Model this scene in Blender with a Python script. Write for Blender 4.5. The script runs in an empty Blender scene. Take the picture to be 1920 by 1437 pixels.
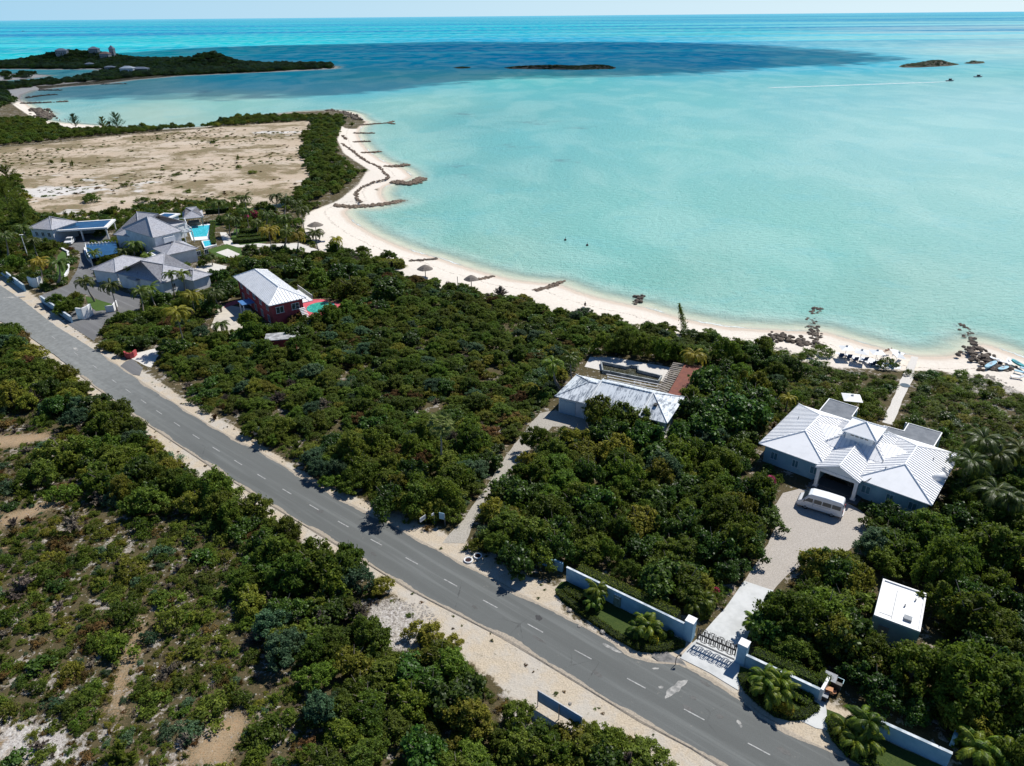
import bpy, math, random
import numpy as np
from mathutils import Vector, Matrix
random.seed(11)
rng = np.random.default_rng(11)
R = math.radians
SC = bpy.context.scene
COL = SC.collection

# ---------------------------------------------------------------- camera, sky, sun, exposure
CAM_H, FPX = 56.0, 1331.0
ROLL = math.atan2(17.0, 1920.0)
PITCH = math.atan((718.5 - 29.5) * math.cos(ROLL) / FPX)
cd = bpy.data.cameras.new('camera'); cam = bpy.data.objects.new('camera', cd); COL.objects.link(cam)
cd.sensor_width = 36.0; cd.lens = FPX / 1920 * 36; cd.clip_start = 1.0; cd.clip_end = 120000
cam.matrix_world = Matrix.Translation((0, 0, CAM_H)) @ Matrix.Rotation(math.pi / 2 - PITCH, 4, 'X') @ Matrix.Rotation(-ROLL, 4, 'Z')
SC.camera = cam

SUN_EL, SUN_AZ = R(51), R(46)            # azimuth measured from +Y towards +X
W = bpy.data.worlds.new('World'); SC.world = W; W.use_nodes = True
wn = W.node_tree; wn.nodes.clear()
wo = wn.nodes.new('ShaderNodeOutputWorld'); wb = wn.nodes.new('ShaderNodeBackground')
sky = wn.nodes.new('ShaderNodeTexSky'); sky.sky_type = 'NISHITA'; sky.sun_disc = False
sky.sun_elevation = SUN_EL; sky.sun_rotation = SUN_AZ
sky.altitude = 50; sky.air_density = 1.0; sky.dust_density = 0.0; sky.ozone_density = 2.0
wb.inputs['Strength'].default_value = 0.06
tint = wn.nodes.new('ShaderNodeMix'); tint.data_type = 'RGBA'; tint.blend_type = 'MULTIPLY'; tint.inputs[0].default_value = 1.0; tint.inputs[7].default_value = (.62, .95, 1.3, 1)
wn.links.new(sky.outputs[0], tint.inputs[6])
# pale sea haze low on the horizon, whiter below the sun
tcw = wn.nodes.new('ShaderNodeTexCoord'); sxw = wn.nodes.new('ShaderNodeSeparateXYZ'); wn.links.new(tcw.outputs['Generated'], sxw.inputs[0])
hz1 = wn.nodes.new('ShaderNodeMapRange'); hz1.interpolation_type = 'SMOOTHSTEP'; hz1.inputs['From Min'].default_value = .16; hz1.inputs['From Max'].default_value = 0.0; wn.links.new(sxw.outputs[2], hz1.inputs['Value'])
hz2 = wn.nodes.new('ShaderNodeMapRange'); hz2.inputs['From Min'].default_value = -.6; hz2.inputs['From Max'].default_value = .6; wn.links.new(sxw.outputs[0], hz2.inputs['Value'])
hc = wn.nodes.new('ShaderNodeMix'); hc.data_type = 'RGBA'; hc.inputs[6].default_value = (5.6, 9.6, 12.6, 1); hc.inputs[7].default_value = (11.2, 13.4, 14.2, 1); wn.links.new(hz2.outputs[0], hc.inputs[0])
hm = wn.nodes.new('ShaderNodeMix'); hm.data_type = 'RGBA'; wn.links.new(hz1.outputs[0], hm.inputs[0]); wn.links.new(tint.outputs[2], hm.inputs[6]); wn.links.new(hc.outputs[2], hm.inputs[7]); wn.links.new(hm.outputs[2], wb.inputs[0]); wn.links.new(wb.outputs[0], wo.inputs[0])
sd = bpy.data.lights.new('sun', 'SUN'); sd.energy = 5.0; sd.angle = R(0.53); sd.color = (1.0, 0.965, 0.91)
sun = bpy.data.objects.new('sun', sd); COL.objects.link(sun)
sdir = Vector((math.sin(SUN_AZ) * math.cos(SUN_EL), math.cos(SUN_AZ) * math.cos(SUN_EL), math.sin(SUN_EL)))
sun.rotation_euler = sdir.to_track_quat('Z', 'Y').to_euler(); sun.location = (0, 0, 200)
SC.view_settings.view_transform = 'Standard'; SC.view_settings.look = 'None'
SC.view_settings.exposure = 0.2; SC.view_settings.gamma = 1.0
SC.render.engine = 'CYCLES'
SC.cycles.max_bounces = 6; SC.cycles.diffuse_bounces = 2; SC.cycles.glossy_bounces = 2
SC.cycles.transmission_bounces = 3; SC.cycles.transparent_max_bounces = 8; SC.cycles.volume_bounces = 0
SC.cycles.caustics_reflective = False; SC.cycles.caustics_refractive = False
SC.cycles.use_denoising = True; SC.cycles.sample_clamp_indirect = 4

# ---------------------------------------------------------------- photograph pixel -> point in the place
def at(px, py, z=1.0):
    u = px - 960.0; v = 718.5 - py; c, s = math.cos(ROLL), math.sin(ROLL)
    u2 = u * c + v * s; v2 = -u * s + v * c
    dy = FPX * math.cos(PITCH) + v2 * math.sin(PITCH); dz = -FPX * math.sin(PITCH) + v2 * math.cos(PITCH)
    t = (z - CAM_H) / dz
    return Vector((u2 * t, dy * t, z))
def atn(pts, z=1.0): return [at(a, b, z) for a, b in pts]
def proj(x, y, z):
    z = z - CAM_H
    d = y * math.cos(PITCH) - z * math.sin(PITCH); up = y * math.sin(PITCH) + z * math.cos(PITCH)
    d = np.where(np.abs(d) < 1e-3, 1e-3, d)
    u2 = FPX * x / d; v2 = FPX * up / d; c, s = math.cos(ROLL), math.sin(ROLL)
    return 960 + u2 * c - v2 * s, 718.5 - (u2 * s + v2 * c), d
def S(r, g, b):
    f = lambda c: (c / 255 / 12.92) if c <= 10 else ((c / 255 + 0.055) / 1.055) ** 2.4
    return (f(r), f(g), f(b), 1.0)

# ---------------------------------------------------------------- node helpers
class NT:
    def __init__(s, name):
        s.m = bpy.data.materials.new(name); s.m.use_nodes = True; s.t = s.m.node_tree; s.t.nodes.clear()
        s.out = s.n('ShaderNodeOutputMaterial')
    def n(s, t, **k):
        x = s.t.nodes.new(t)
        for a, b in k.items(): setattr(x, a, b)
        return x
    def l(s, a, b): s.t.links.new(a, b)
    def put(s, sock, v):
        if isinstance(v, bpy.types.NodeSocket): s.l(v, sock)
        elif v is not None:
            if hasattr(sock.default_value, '__len__') and not hasattr(v, '__len__'): v = (v, v, v, 1)[:len(sock.default_value)]
            sock.default_value = v
    def pos(s, scale=(1, 1, 1), obj=False):
        g = s.n('ShaderNodeTexCoord').outputs['Object'] if obj else s.n('ShaderNodeNewGeometry').outputs['Position']
        if scale == (1, 1, 1): return g
        m = s.n('ShaderNodeVectorMath', operation='MULTIPLY'); s.l(g, m.inputs[0]); m.inputs[1].default_value = scale
        return m.outputs[0]
    def noise(s, vec, scale, detail=4, rough=.55, col=False, dist=0):
        x = s.n('ShaderNodeTexNoise'); s.l(vec, x.inputs['Vector']); x.inputs['Scale'].default_value = scale
        x.inputs['Detail'].default_value = detail; x.inputs['Roughness'].default_value = rough; x.inputs['Distortion'].default_value = dist
        return x.outputs['Color' if col else 'Fac']
    def ss(s, v, a, b, lo=0., hi=1.):
        x = s.n('ShaderNodeMapRange'); x.interpolation_type = 'SMOOTHSTEP'; s.put(x.inputs['Value'], v)
        x.inputs['From Min'].default_value = a; x.inputs['From Max'].default_value = b
        x.inputs['To Min'].default_value = lo; x.inputs['To Max'].default_value = hi
        return x.outputs[0]
    def ma(s, op, a, b=0.0):
        x = s.n('ShaderNodeMath', operation=op); s.put(x.inputs[0], a); s.put(x.inputs[1], b); return x.outputs[0]
    def mix(s, f, a, b):
        x = s.n('ShaderNodeMix', data_type='RGBA'); s.put(x.inputs[0], f); s.put(x.inputs[6], a); s.put(x.inputs[7], b); return x.outputs[2]
    def attr(s, name, col=False):
        x = s.n('ShaderNodeAttribute', attribute_name=name); return x.outputs['Color' if col else 'Fac']
    def bsdf(s, col, rough=.7, spec=.3, bump=None, bd=.05, metal=0, bs=1.0, link=True, ior=None):
        p = s.n('ShaderNodeBsdfPrincipled'); s.put(p.inputs['Base Color'], col); s.put(p.inputs['Roughness'], rough)
        s.put(p.inputs['Specular IOR Level'], spec); p.inputs['Metallic'].default_value = metal
        if ior: p.inputs['IOR'].default_value = ior
        if bump is not None:
            b = s.n('ShaderNodeBump'); b.inputs['Distance'].default_value = bd; s.put(b.inputs['Strength'], bs); s.l(bump, b.inputs['Height']); s.l(b.outputs[0], p.inputs['Normal'])
        if link: s.l(p.outputs[0], s.out.inputs[0])
        return p
MATS = {}
def mat(name, c1, c2=None, scale=3.0, rough=.7, spec=.3, bump=0., metal=0., obj=False, lo=.35, hi=.65, stretch=(1, 1, 1)):
    if name in MATS: return MATS[name]
    k = NT(name); v = k.pos(stretch, obj)
    if c2 is None: c2 = tuple(min(1, x * .86) for x in c1[:3]) + (1,)
    nz = k.noise(v, scale, 5, .6)
    col = k.mix(k.ss(nz, lo, hi), c1, c2)
    bm = k.noise(v, scale * 6, 3) if bump else None
    k.bsdf(col, rough, spec, bm, bump, metal)
    MATS[name] = k.m; return k.m

# ---------------------------------------------------------------- mesh and object helpers
ORG = {}
FOOT = []; WALLP = []
def world_org(o):
    while o is not None and o.name not in ORG: o = o.parent
    return ORG[o.name] if o is not None else Vector((0, 0, 0))
class MB:
    def __init__(s): s.v = []; s.f = []; s.m = []
    def add(s, vs, fs, mi=0):
        n = len(s.v); s.v += [tuple(v) for v in vs]; s.f += [tuple(i + n for i in f) for f in fs]; s.m += [mi] * len(fs)
    def box(s, c, size, rz=0., mi=0, M=None, rx=0., ry=0.):
        x, y, z = [q / 2 for q in size]; P = [Vector(((-1) ** (i + 1) * x * 1.0, (-1) ** ((i >> 1) + 1) * y, (-1) ** ((i >> 2) + 1) * z)) for i in range(8)]
        rot = Matrix.Rotation(rz, 3, 'Z') @ Matrix.Rotation(ry, 3, 'Y') @ Matrix.Rotation(rx, 3, 'X')
        P = [rot @ p + Vector(c) for p in P]
        if M: P = [M @ p for p in P]
        s.add(P, [(0, 2, 3, 1), (4, 5, 7, 6), (0, 1, 5, 4), (2, 6, 7, 3), (0, 4, 6, 2), (1, 3, 7, 5)], mi)
    def tube(s, pts, rad, n=8, mi=0, cap=True):
        pts = [Vector(p) for p in pts]
        if not hasattr(rad, '__len__'): rad = [rad] * len(pts)
        base = len(s.v); prev = None
        for i, p in enumerate(pts):
            d = (pts[min(i + 1, len(pts) - 1)] - pts[max(i - 1, 0)]).normalized()
            a = d.orthogonal().normalized() if prev is None else (prev - d * prev.dot(d)).normalized()
            prev = a; b = d.cross(a)
            for k in range(n):
                t = 2 * math.pi * k / n; s.v.append(tuple(p + (a * math.cos(t) + b * math.sin(t)) * rad[i]))
        for i in range(len(pts) - 1):
            for k in range(n):
                q = base + i * n; s.f.append((q + k, q + (k + 1) % n, q + n + (k + 1) % n, q + n + k)); s.m.append(mi)
        if cap:
            s.f.append(tuple(base + k for k in range(n))[::-1]); s.m.append(mi)
            q = base + (len(pts) - 1) * n; s.f.append(tuple(q + k for k in range(n))); s.m.append(mi)
    def prism(s, poly, z0, z1, mi=0, bottom=True):
        n = len(poly); a = sum(poly[i][0] * poly[(i + 1) % n][1] - poly[(i + 1) % n][0] * poly[i][1] for i in range(n))
        if a < 0: poly = poly[::-1]
        vs = [(p[0], p[1], z0) for p in poly] + [(p[0], p[1], z1) for p in poly]
        fs = [(i, (i + 1) % n, n + (i + 1) % n, n + i) for i in range(n)] + [tuple(range(n, 2 * n))]
        if bottom: fs.append(tuple(range(n))[::-1])
        s.add(vs, fs, mi)
    def build(s, name, mats, parent=None, smooth=False, local=False, bevel=0):
        me = bpy.data.meshes.new(name)
        o0 = Vector((0, 0, 0)) if (local or parent is None) else world_org(parent)
        me.from_pydata([(v[0] - o0.x, v[1] - o0.y, v[2] - o0.z) for v in s.v], [], s.f)
        if not isinstance(mats, (list, tuple)): mats = [mats]
        for m in mats: me.materials.append(m)
        if len(mats) > 1: me.polygons.foreach_set('material_index', s.m)
        if smooth: me.polygons.foreach_set('use_smooth', [True] * len(me.polygons))
        me.update()
        o = bpy.data.objects.new(name, me); COL.objects.link(o)
        if parent is not None: o.parent = parent
        if bevel:
            b = o.modifiers.new('bevel', 'BEVEL'); b.width = bevel; b.segments = 2; b.limit_method = 'ANGLE'
        return o
def npmesh(name, V, F, m):
    me = bpy.data.meshes.new(name); V = np.asarray(V, np.float32); F = np.asarray(F, np.int32)
    me.vertices.add(len(V)); me.vertices.foreach_set('co', V.ravel()); k = F.shape[1]
    me.loops.add(F.size); me.loops.foreach_set('vertex_index', F.ravel()); me.polygons.add(len(F))
    me.polygons.foreach_set('loop_start', np.arange(0, F.size, k, dtype=np.int32)); me.polygons.foreach_set('loop_total', np.full(len(F), k, np.int32))
    if m: me.materials.append(m)
    me.update(calc_edges=True); return me
def tag(o, label=None, cat=None, group=None, kind=None):
    if label: o['label'] = label
    if cat: o['category'] = cat
    if group: o['group'] = group
    if kind: o['kind'] = kind
    return o
def thing(name, label, cat, loc=(0, 0, 0), rz=0., group=None):
    o = bpy.data.objects.new(name, None); COL.objects.link(o); o.location = loc; o.rotation_euler = (0, 0, rz)
    o.empty_display_size = .5; ORG[o.name] = Vector(loc); return tag(o, label, cat, group)
def copy_tree(o, parent=None):
    c = o.copy(); COL.objects.link(c)
    if parent is not None: c.parent = parent
    for ch in list(o.children): copy_tree(ch, c)
    return c
def sheet(name, px, z, m, kind='structure', th=None, world=False, jit=0, step=0):
    P = [Vector(p) for p in px] if world else atn(px, 1.0)
    FOOT.append((np.array([(p.x, p.y) for p in P]), .25))
    if step:
        Q = []
        for i, p in enumerate(P):
            q = P[(i + 1) % len(P)]; k = max(1, int((q - p).length / step))
            for j in range(k):
                r = p.lerp(q, j / k); Q.append(Vector((r.x + random.uniform(-jit, jit), r.y + random.uniform(-jit, jit), 0)))
        P = Q
    b = MB(); b.prism([(p.x, p.y) for p in P], z - (th or 0.04), z, bottom=False)
    o = b.build(name, m); tag(o, kind=kind); return o
def frame3(pA, pB, pC, z):
    """A front left, B front right, C back left (photo pixels at height z) -> map of local u,v,z"""
    A, B, C = at(*pA, z), at(*pB, z), at(*pC, z)
    ux = (B - A); L = ux.length; ux.normalize(); uy = Vector((-ux.y, ux.x, 0)); Wd = (C - A).dot(uy)
    M = Matrix(((ux.x, uy.x, 0, A.x), (ux.y, uy.y, 0, A.y), (0, 0, 1, 0), (0, 0, 0, 1)))
    return M, L, Wd
def slope(b, pts, rib=0., mi=0, rmi=None, th=.12):
    pts = [Vector(p) for p in pts]; e = (pts[1] - pts[0]); L = e.length; e.normalize()
    nrm = e.cross(pts[2] - pts[1]).normalized()
    if nrm.z < 0: nrm = -nrm
    n = len(pts); dn = Vector((0, 0, -th))
    order = range(n) if (pts[1] - pts[0]).cross(pts[2] - pts[1]).z > 0 else range(n)[::-1]
    P = [pts[i] for i in order]
    b.add(P + [p + dn for p in P], [tuple(range(n)), tuple(range(n, 2 * n))[::-1]] + [(i, n + i, n + (i + 1) % n, (i + 1) % n) for i in range(n)], mi)
    if rib:
        d = nrm.cross(e)
        if d.dot(pts[2] - pts[0]) < 0: d = -d
        Q = [((p - pts[0]).dot(e), (p - pts[0]).dot(d)) for p in pts]
        t = min(q[0] for q in Q) + rib / 2; tm = max(q[0] for q in Q)
        while t < tm:
            hits = []
            for i in range(n):
                a, c = Q[i], Q[(i + 1) % n]
                if (a[0] - t) * (c[0] - t) < 0: k = (t - a[0]) / (c[0] - a[0]); hits.append(a[1] + k * (c[1] - a[1]))
            if len(hits) >= 2:
                lo, hi = min(hits), max(hits); p0 = pts[0] + e * t + d * lo; p1 = pts[0] + e * t + d * hi
                w = e * .035; h = nrm * .075
                b.add([p0 - w, p0 + w, p0 + w + h, p0 - w + h, p1 - w, p1 + w, p1 + w + h, p1 - w + h],
                      [(0, 1, 2, 3), (4, 7, 6, 5), (3, 2, 6, 7), (0, 3, 7, 4), (1, 5, 6, 2)], mi if rmi is None else rmi)
            t += rib
def hip(b, M, u0, u1, v0, v1, z, rise, ridge='u', inset=None, rib=0., mi=0, cap=None, rmi=None):
    """hip roof; returns nothing, adds slopes, caps on the hips and ridge"""
    T = lambda u, v, zz: M @ Vector((u, v, zz))
    if ridge == 'u':
        hw = (v1 - v0) / 2; i0, i1 = (hw, hw) if inset is None else inset; vm = (v0 + v1) / 2
        r0, r1 = T(u0 + i0, vm, z + rise), T(u1 - i1, vm, z + rise)
        c = [T(u0, v0, z), T(u1, v0, z), T(u1, v1, z), T(u0, v1, z)]
        faces = [(c[0], c[1], r1, r0), (c[1], c[2], r1), (c[2], c[3], r0, r1), (c[3], c[0], r0)]
        lines = [(c[0], r0), (c[3], r0), (c[1], r1), (c[2], r1), (r0, r1)]
    else:
        hw = (u1 - u0) / 2; i0, i1 = (hw, hw) if inset is None else inset; um = (u0 + u1) / 2
        r0, r1 = T(um, v0 + i0, z + rise), T(um, v1 - i1, z + rise)
        c = [T(u0, v0, z), T(u1, v0, z), T(u1, v1, z), T(u0, v1, z)]
        faces = [(c[0], c[1], r0), (c[1], c[2], r1, r0), (c[2], c[3], r1), (c[3], c[0], r0, r1)]
        lines = [(c[0], r0), (c[1], r0), (c[2], r1), (c[3], r1), (r0, r1)]
    for f in faces: slope(b, f, rib, mi, rmi)
    if cap is not None:
        up = Vector((0, 0, .03))
        for a, q in lines:
            if (a - q).length > .2: b.tube([a + up, q + up], .1, 6, cap)
def walls(b, M, u0, u1, v0, v1, z0, z1, mi=0):
    b.box(((u0 + u1) / 2, (v0 + v1) / 2, (z0 + z1) / 2), (u1 - u0, v1 - v0, z1 - z0), M=M, mi=mi)
def window(parent, M, u, v, z, w, h, face='f', name='window', gm=None, fm=None):
    """face f/b : wall along u ; l/r : wall along v"""
    o = .05 if face in 'fl' else -.05
    f = MB(); g = MB()
    if face in 'fb':
        s = -1 if face == 'f' else 1
        for dx in (-w / 2, 0, w / 2): f.box((u + dx, v + s * .04, z), (.07, .1, h + .1), M=M)
        for dz in (-h / 2, h / 2): f.box((u, v + s * .043, z + dz), (w + .2, .11, .08), M=M)
        g.box((u, v + s * .012, z), (w, .04, h), M=M)
    else:
        s = -1 if face == 'l' else 1
        for dx in (-w / 2, 0, w / 2): f.box((u + s * .04, v + dx, z), (.1, .07, h + .1), M=M)
        for dz in (-h / 2, h / 2): f.box((u + s * .043, v, z + dz), (.11, w + .2, .08), M=M)
        g.box((u + s * .012, v, z), (.04, w, h), M=M)
    fo = f.build(name, fm or M_WHITE, parent); g.build('pane', gm or M_GLASS, fo)

# ---------------------------------------------------------------- materials
M_WHITE = mat('white_paint', (.78, .78, .77, 1), (.70, .71, .70, 1), 2.0, .55)
M_WALLW = mat('white_render', (.74, .75, .76, 1), (.62, .64, .65, 1), .8, .8, bump=.01)
M_GLASS = mat('dark_glass', (.03, .045, .05, 1), (.05, .07, .08, 1), 3, .08, .6)
M_BLACK = mat('black_metal', (.02, .02, .022, 1), (.035, .033, .03, 1), 6, .5)
M_GREY = mat('grey_paint', (.25, .27, .29, 1), (.2, .22, .24, 1), 3, .6)
M_STEEL = mat('galvanised_steel', (.45, .46, .47, 1), (.35, .36, .37, 1), 5, .4, metal=.6)
M_WOOD = mat('weathered_timber', (.26, .23, .2, 1), (.16, .14, .12, 1), 4, .8, stretch=(1, 6, 1))
M_TRUNK = mat('bark', (.16, .13, .1, 1), (.24, .21, .17, 1), 5, .9, bump=.03, obj=True)
M_PTRUNK = mat('palm_bark', (.3, .27, .23, 1), (.2, .17, .14, 1), 8, .9, bump=.03, obj=True)
M_THATCH = mat('grey_thatch', (.24, .21, .18, 1), (.13, .11, .09, 1), 9, .95, bump=.05)
M_ROCK = mat('dark_shore_rock', (.16, .13, .1, 1), (.07, .055, .045, 1), 1.3, .9, bump=.1)
M_ROCKL = mat('pale_limestone', (.42, .39, .34, 1), (.25, .22, .19, 1), 1.5, .9, bump=.1)
M_CONC = mat('pale_concrete', (.56, .57, .56, 1), (.44, .45, .44, 1), .5, .85, bump=.01)
M_TERRA = mat('terracotta_roof_paint', (.19, .06, .035, 1), (.14, .045, .03, 1), 1.2, .75)
M_PINK = mat('pink_render', (.42, .075, .075, 1), (.32, .05, .055, 1), 1.0, .8, bump=.01)
M_PINKD = mat('pink_deck_paint', (.62, .12, .14, 1), (.5, .09, .12, 1), 1.0, .7)
M_RED = mat('red_plastic', (.4, .02, .02, 1), None, 3, .3)
M_AMBER = mat('amber_plastic', (.5, .18, .02, 1), None, 3, .3)
M_TYRE = mat('rubber', (.02, .02, .02, 1), None, 5, .85)
M_NAVY = mat('navy_fabric', (.02, .05, .12, 1), (.03, .07, .16, 1), 5, .8)
M_SOLAR = mat('solar_glass', (.012, .05, .12, 1), (.02, .08, .17, 1), .6, .12, .6)
M_BLUEP = mat('blue_metal_roof', (.08, .2, .42, 1), (.06, .16, .36, 1), 2, .5)
M_TEAL = mat('teal_plastic', (.02, .3, .32, 1), None, 2, .35)
M_LBLUE = mat('pale_blue_plastic', (.3, .52, .62, 1), None, 2, .4)
M_CARD = mat('brown_cardboard', (.42, .2, .1, 1), (.5, .28, .16, 1), 3, .9)
M_YEL = mat('yellow_leaves', (.34, .28, .03, 1), (.22, .2, .03, 1), 2, .7)
M_PURP = mat('magenta_flowers', (.4, .05, .2, 1), (.3, .05, .2, 1), 4, .7)
def carpaint():
    k = NT('white_car_paint'); p = k.bsdf((.78, .79, .79, 1), .25, .5); p.inputs['Coat Weight'].default_value = .6; return k.m
M_CAR = carpaint()
def metal_roof():                       # white standing seam roofing, slightly stained
    k = NT('white_roof_metal'); v = k.pos(); n = k.noise(v, .5, 6, .65); n2 = k.noise(v, 8, 3)
    c = k.mix(k.ss(n, .4, .75), (.88, .88, .87, 1), (.78, .78, .77, 1)); c = k.mix(k.ss(n2, .66, .8, 0, .25), c, (.5, .43, .4, 1))
    k.bsdf(c, .42, .4); return k.m
M_MROOF = metal_roof()
M_RIB = mat('roof_seam_metal', (.72, .73, .74, 1), (.66, .67, .69, 1), 2, .5)
def old_roof():                         # old white metal roofing with dark streaks running down the slope
    k = NT('streaked_roof_metal'); rt = k.n('ShaderNodeVectorRotate', rotation_type='Z_AXIS'); k.l(k.pos(), rt.inputs['Vector']); rt.inputs['Angle'].default_value = R(28.5); sv_ = k.n('ShaderNodeVectorMath', operation='MULTIPLY'); k.l(rt.outputs[0], sv_.inputs[0]); sv_.inputs[1].default_value = (3.2, .7, .7); n = k.noise(sv_.outputs[0], 1.0, 7, .75); n2 = k.noise(k.pos(), .25, 3)
    c = k.mix(k.ss(k.ma('ADD', n, k.ma('MULTIPLY', n2, .45)), .66, .86), (.66, .7, .72, 1), (.13, .16, .2, 1))
    k.bsdf(c, .5, .4); return k.m
M_OROOF = old_roof()
def shingles():
    k = NT('grey_cedar_shingles'); v = k.pos((1, 1, 3)); n = k.noise(v, 2.2, 6, .75); n2 = k.noise(k.pos(), .22, 3)
    c = k.mix(k.ss(n, .3, .7), (.46, .47, .5, 1), (.25, .25, .28, 1)); c = k.mix(k.ss(n2, .45, .65, 0, .45), c, (.4, .38, .37, 1))
    k.bsdf(c, .9, .2, n, .08); return k.m
M_SHING = shingles()
def poolwater(name, c):
    k = NT(name); n = k.noise(k.pos(), 2.5, 2, dist=1.0)
    k.bsdf(k.mix(k.ss(n, .45, .62), c, tuple(min(1, x * 1.5 + .05) for x in c[:3]) + (1,)), .06, .5, n, .02); return k.m
M_POOL = poolwater('pool_water', (.03, .42, .5, 1)); M_POOLG = poolwater('green_pool_water', (.02, .28, .2, 1))
M_POND = poolwater('stagnant_water', (.035, .035, .02, 1))
def gravel(name, a, b, sc=9):
    k = NT(name); v = k.pos(); n = k.noise(v, sc, 4, .7); n2 = k.noise(v, .35, 4)
    c = k.mix(k.ss(n, .35, .68), a, b); c = k.mix(k.ss(n2, .4, .7, 0, .35), c, tuple(x * .75 for x in a[:3]) + (1,))
    k.bsdf(c, .95, .15, n, .04); return k.m
M_GRAV = gravel('pale_gravel', (.47, .43, .385, 1), (.31, .28, .24, 1))
M_TRACK = gravel('dusty_track', (.42, .39, .34, 1), (.27, .25, .21, 1), 5)
M_SANDP = gravel('white_coral_sand', (.66, .63, .58, 1), (.52, .49, .44, 1), 6)
M_LAWN = gravel('lawn', (.05, .1, .02, 1), (.075, .12, .03, 1), 5)
def asphalt(name, a, b, dust):
    k = NT(name); v = k.pos(); n = k.noise(v, 14, 3, .7); n2 = k.noise(v, .12, 5); n3 = k.noise(v, 1.2, 6, .7)
    along = k.n('ShaderNodeVectorRotate', rotation_type='Z_AXIS'); k.l(v, along.inputs['Vector']); along.inputs['Angle'].default_value = R(39)
    st = k.n('ShaderNodeVectorMath', operation='MULTIPLY'); k.l(along.outputs[0], st.inputs[0]); st.inputs[1].default_value = (.05, 1.3, 1)
    n4 = k.noise(st.outputs[0], 1.0, 4, .6)
    c = k.mix(k.ss(n, .35, .65), a, b); c = k.mix(k.ss(n2, .4, .65, 0, .4), c, tuple(x * .8 for x in a[:3]) + (1,))
    c = k.mix(k.ss(n4, .48, .68, 0, .4), c, tuple(min(1, x * 1.5) for x in a[:3]) + (1,))
    cr = k.n('ShaderNodeTexVoronoi', feature='DISTANCE_TO_EDGE'); k.l(k.noise(v, .6, 3, col=True, dist=1) if False else v, cr.inputs['Vector']); cr.inputs['Scale'].default_value = .22; cr.inputs['Randomness'].default_value = 1
    c = k.mix(k.ma('MULTIPLY', k.ss(k.ma('ADD', cr.outputs['Distance'], k.ma('MULTIPLY', k.ma('SUBTRACT', n3, .5), .12)), .012, .002), k.ss(n2, .55, .66, 0, .5)), c, (.05, .05, .05, 1))
    wv = k.n('ShaderNodeVectorMath', operation='MULTIPLY'); k.l(along.outputs[0], wv.inputs[0]); wv.inputs[1].default_value = (.02, .55, 1); c = k.mix(k.ss(k.noise(wv.outputs[0], 1.0, 2, .4), .45, .6, 0, .35), c, tuple(x * .68 for x in a[:3]) + (1,))
    c = k.mix(k.ss(k.noise(v, .8, 6, .75), .63, .72, 0, .5), c, (.3, .28, .24, 1))
    sx = k.n('ShaderNodeSeparateXYZ'); k.l(v, sx.inputs[0])
    if dust: c = k.mix(k.ma('MULTIPLY', k.ss(sx.outputs[0], -40, -85), k.ss(n3, .3, .7, .25, .6)), c, (.3, .31, .3, 1))
    k.bsdf(c, .9, .2, n, .015); return k.m
M_ROAD = asphalt('asphalt', (.135, .142, .135, 1), (.115, .12, .115, 1), True)
M_ASPH2 = asphalt('driveway_asphalt', (.16, .16, .16, 1), (.13, .13, .13, 1), False)
M_ROADL = mat('road_paint', (.42, .42, .4, 1), (.24, .24, .23, 1), 5, .7)
M_PATCH = mat('cement_stain', (.4, .39, .36, 1), (.2, .2, .19, 1), 2, .9)
M_SHORT = mat('tan_skin', (.38, .2, .12, 1), None, 3, .6)
M_HAIR = mat('dark_hair', (.03, .02, .02, 1), None, 3, .8)
# ================================================================ THE SETTING: land, sea, cloud
LAND_MAIN = [(-900, 215), (-300, 165), (0, 158), (60, 155), (100, 150), (146, 146), (170, 140), (190, 134), (330, 134), (330, 143), (300, 146), (250, 150), (190, 158), (120, 163),
    (60, 170), (40, 178), (37, 188), (50, 196), (60, 204), (78, 208), (92, 214), (85, 221), (80, 226), (110, 231), (150, 234), (200, 238), (260, 242), (300, 243), (380, 239), (450, 229), (475, 219), (560, 210),
    (620, 207), (652, 209), (672, 215), (680, 224), (692, 229), (683, 234), (676, 240), (671, 252), (679, 270), (694, 287), (718, 303), (735, 308), (757, 318), (773, 332), (762, 338), (735, 344), (718, 352), (714, 363), (722, 377), (735, 379),
    (700, 388), (660, 389), (647, 397), (650, 404), (662, 417), (677, 426), (700, 440), (737, 457), (775, 472), (825, 485), (875, 502), (920, 515), (960, 525), (1000, 530), (1047, 533),
    (1082, 547), (1125, 560), (1175, 571), (1212, 578), (1250, 590), (1275, 597), (1325, 607), (1375, 615), (1430, 618), (1480, 621), (1521, 622), (1549, 624), (1595, 637), (1640, 650), (1686, 663),
    (1732, 669), (1778, 668), (1815, 660), (1822, 652), (1838, 645), (1851, 647), (1881, 657), (1920, 671), (2100, 735), (2400, 840)]
PENIN = [(632, 125), (600, 122), (500, 122), (440, 118), (400, 112), (250, 112), (100, 116), (0, 121), (-300, 126), (-900, 140), (-900, 158), (-300, 135), (0, 130), (60, 130), (110, 131), (180, 130), (200, 134), (260, 147), (330, 143), (440, 138), (560, 133), (628, 129)]
SPIT = [(-300, 150), (0, 138.5), (50, 139), (93, 142), (60, 147), (0, 152), (-300, 168)]
ISLES = [[(942, 128), (960, 125), (1000, 124), (1050, 124), (1120, 124), (1155, 127), (1150, 130), (1080, 131.5), (1000, 130), (960, 129.5)],
         [(848, 127.5), (860, 125.5), (883, 126), (882, 128.5), (860, 129)],
         [(1685, 125), (1700, 121), (1740, 119), (1775, 116), (1801, 121), (1780, 124), (1720, 127), (1692, 127)],
         [(1806, 119.5), (1820, 116), (1843, 115), (1848, 118.5), (1830, 120)]]
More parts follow.
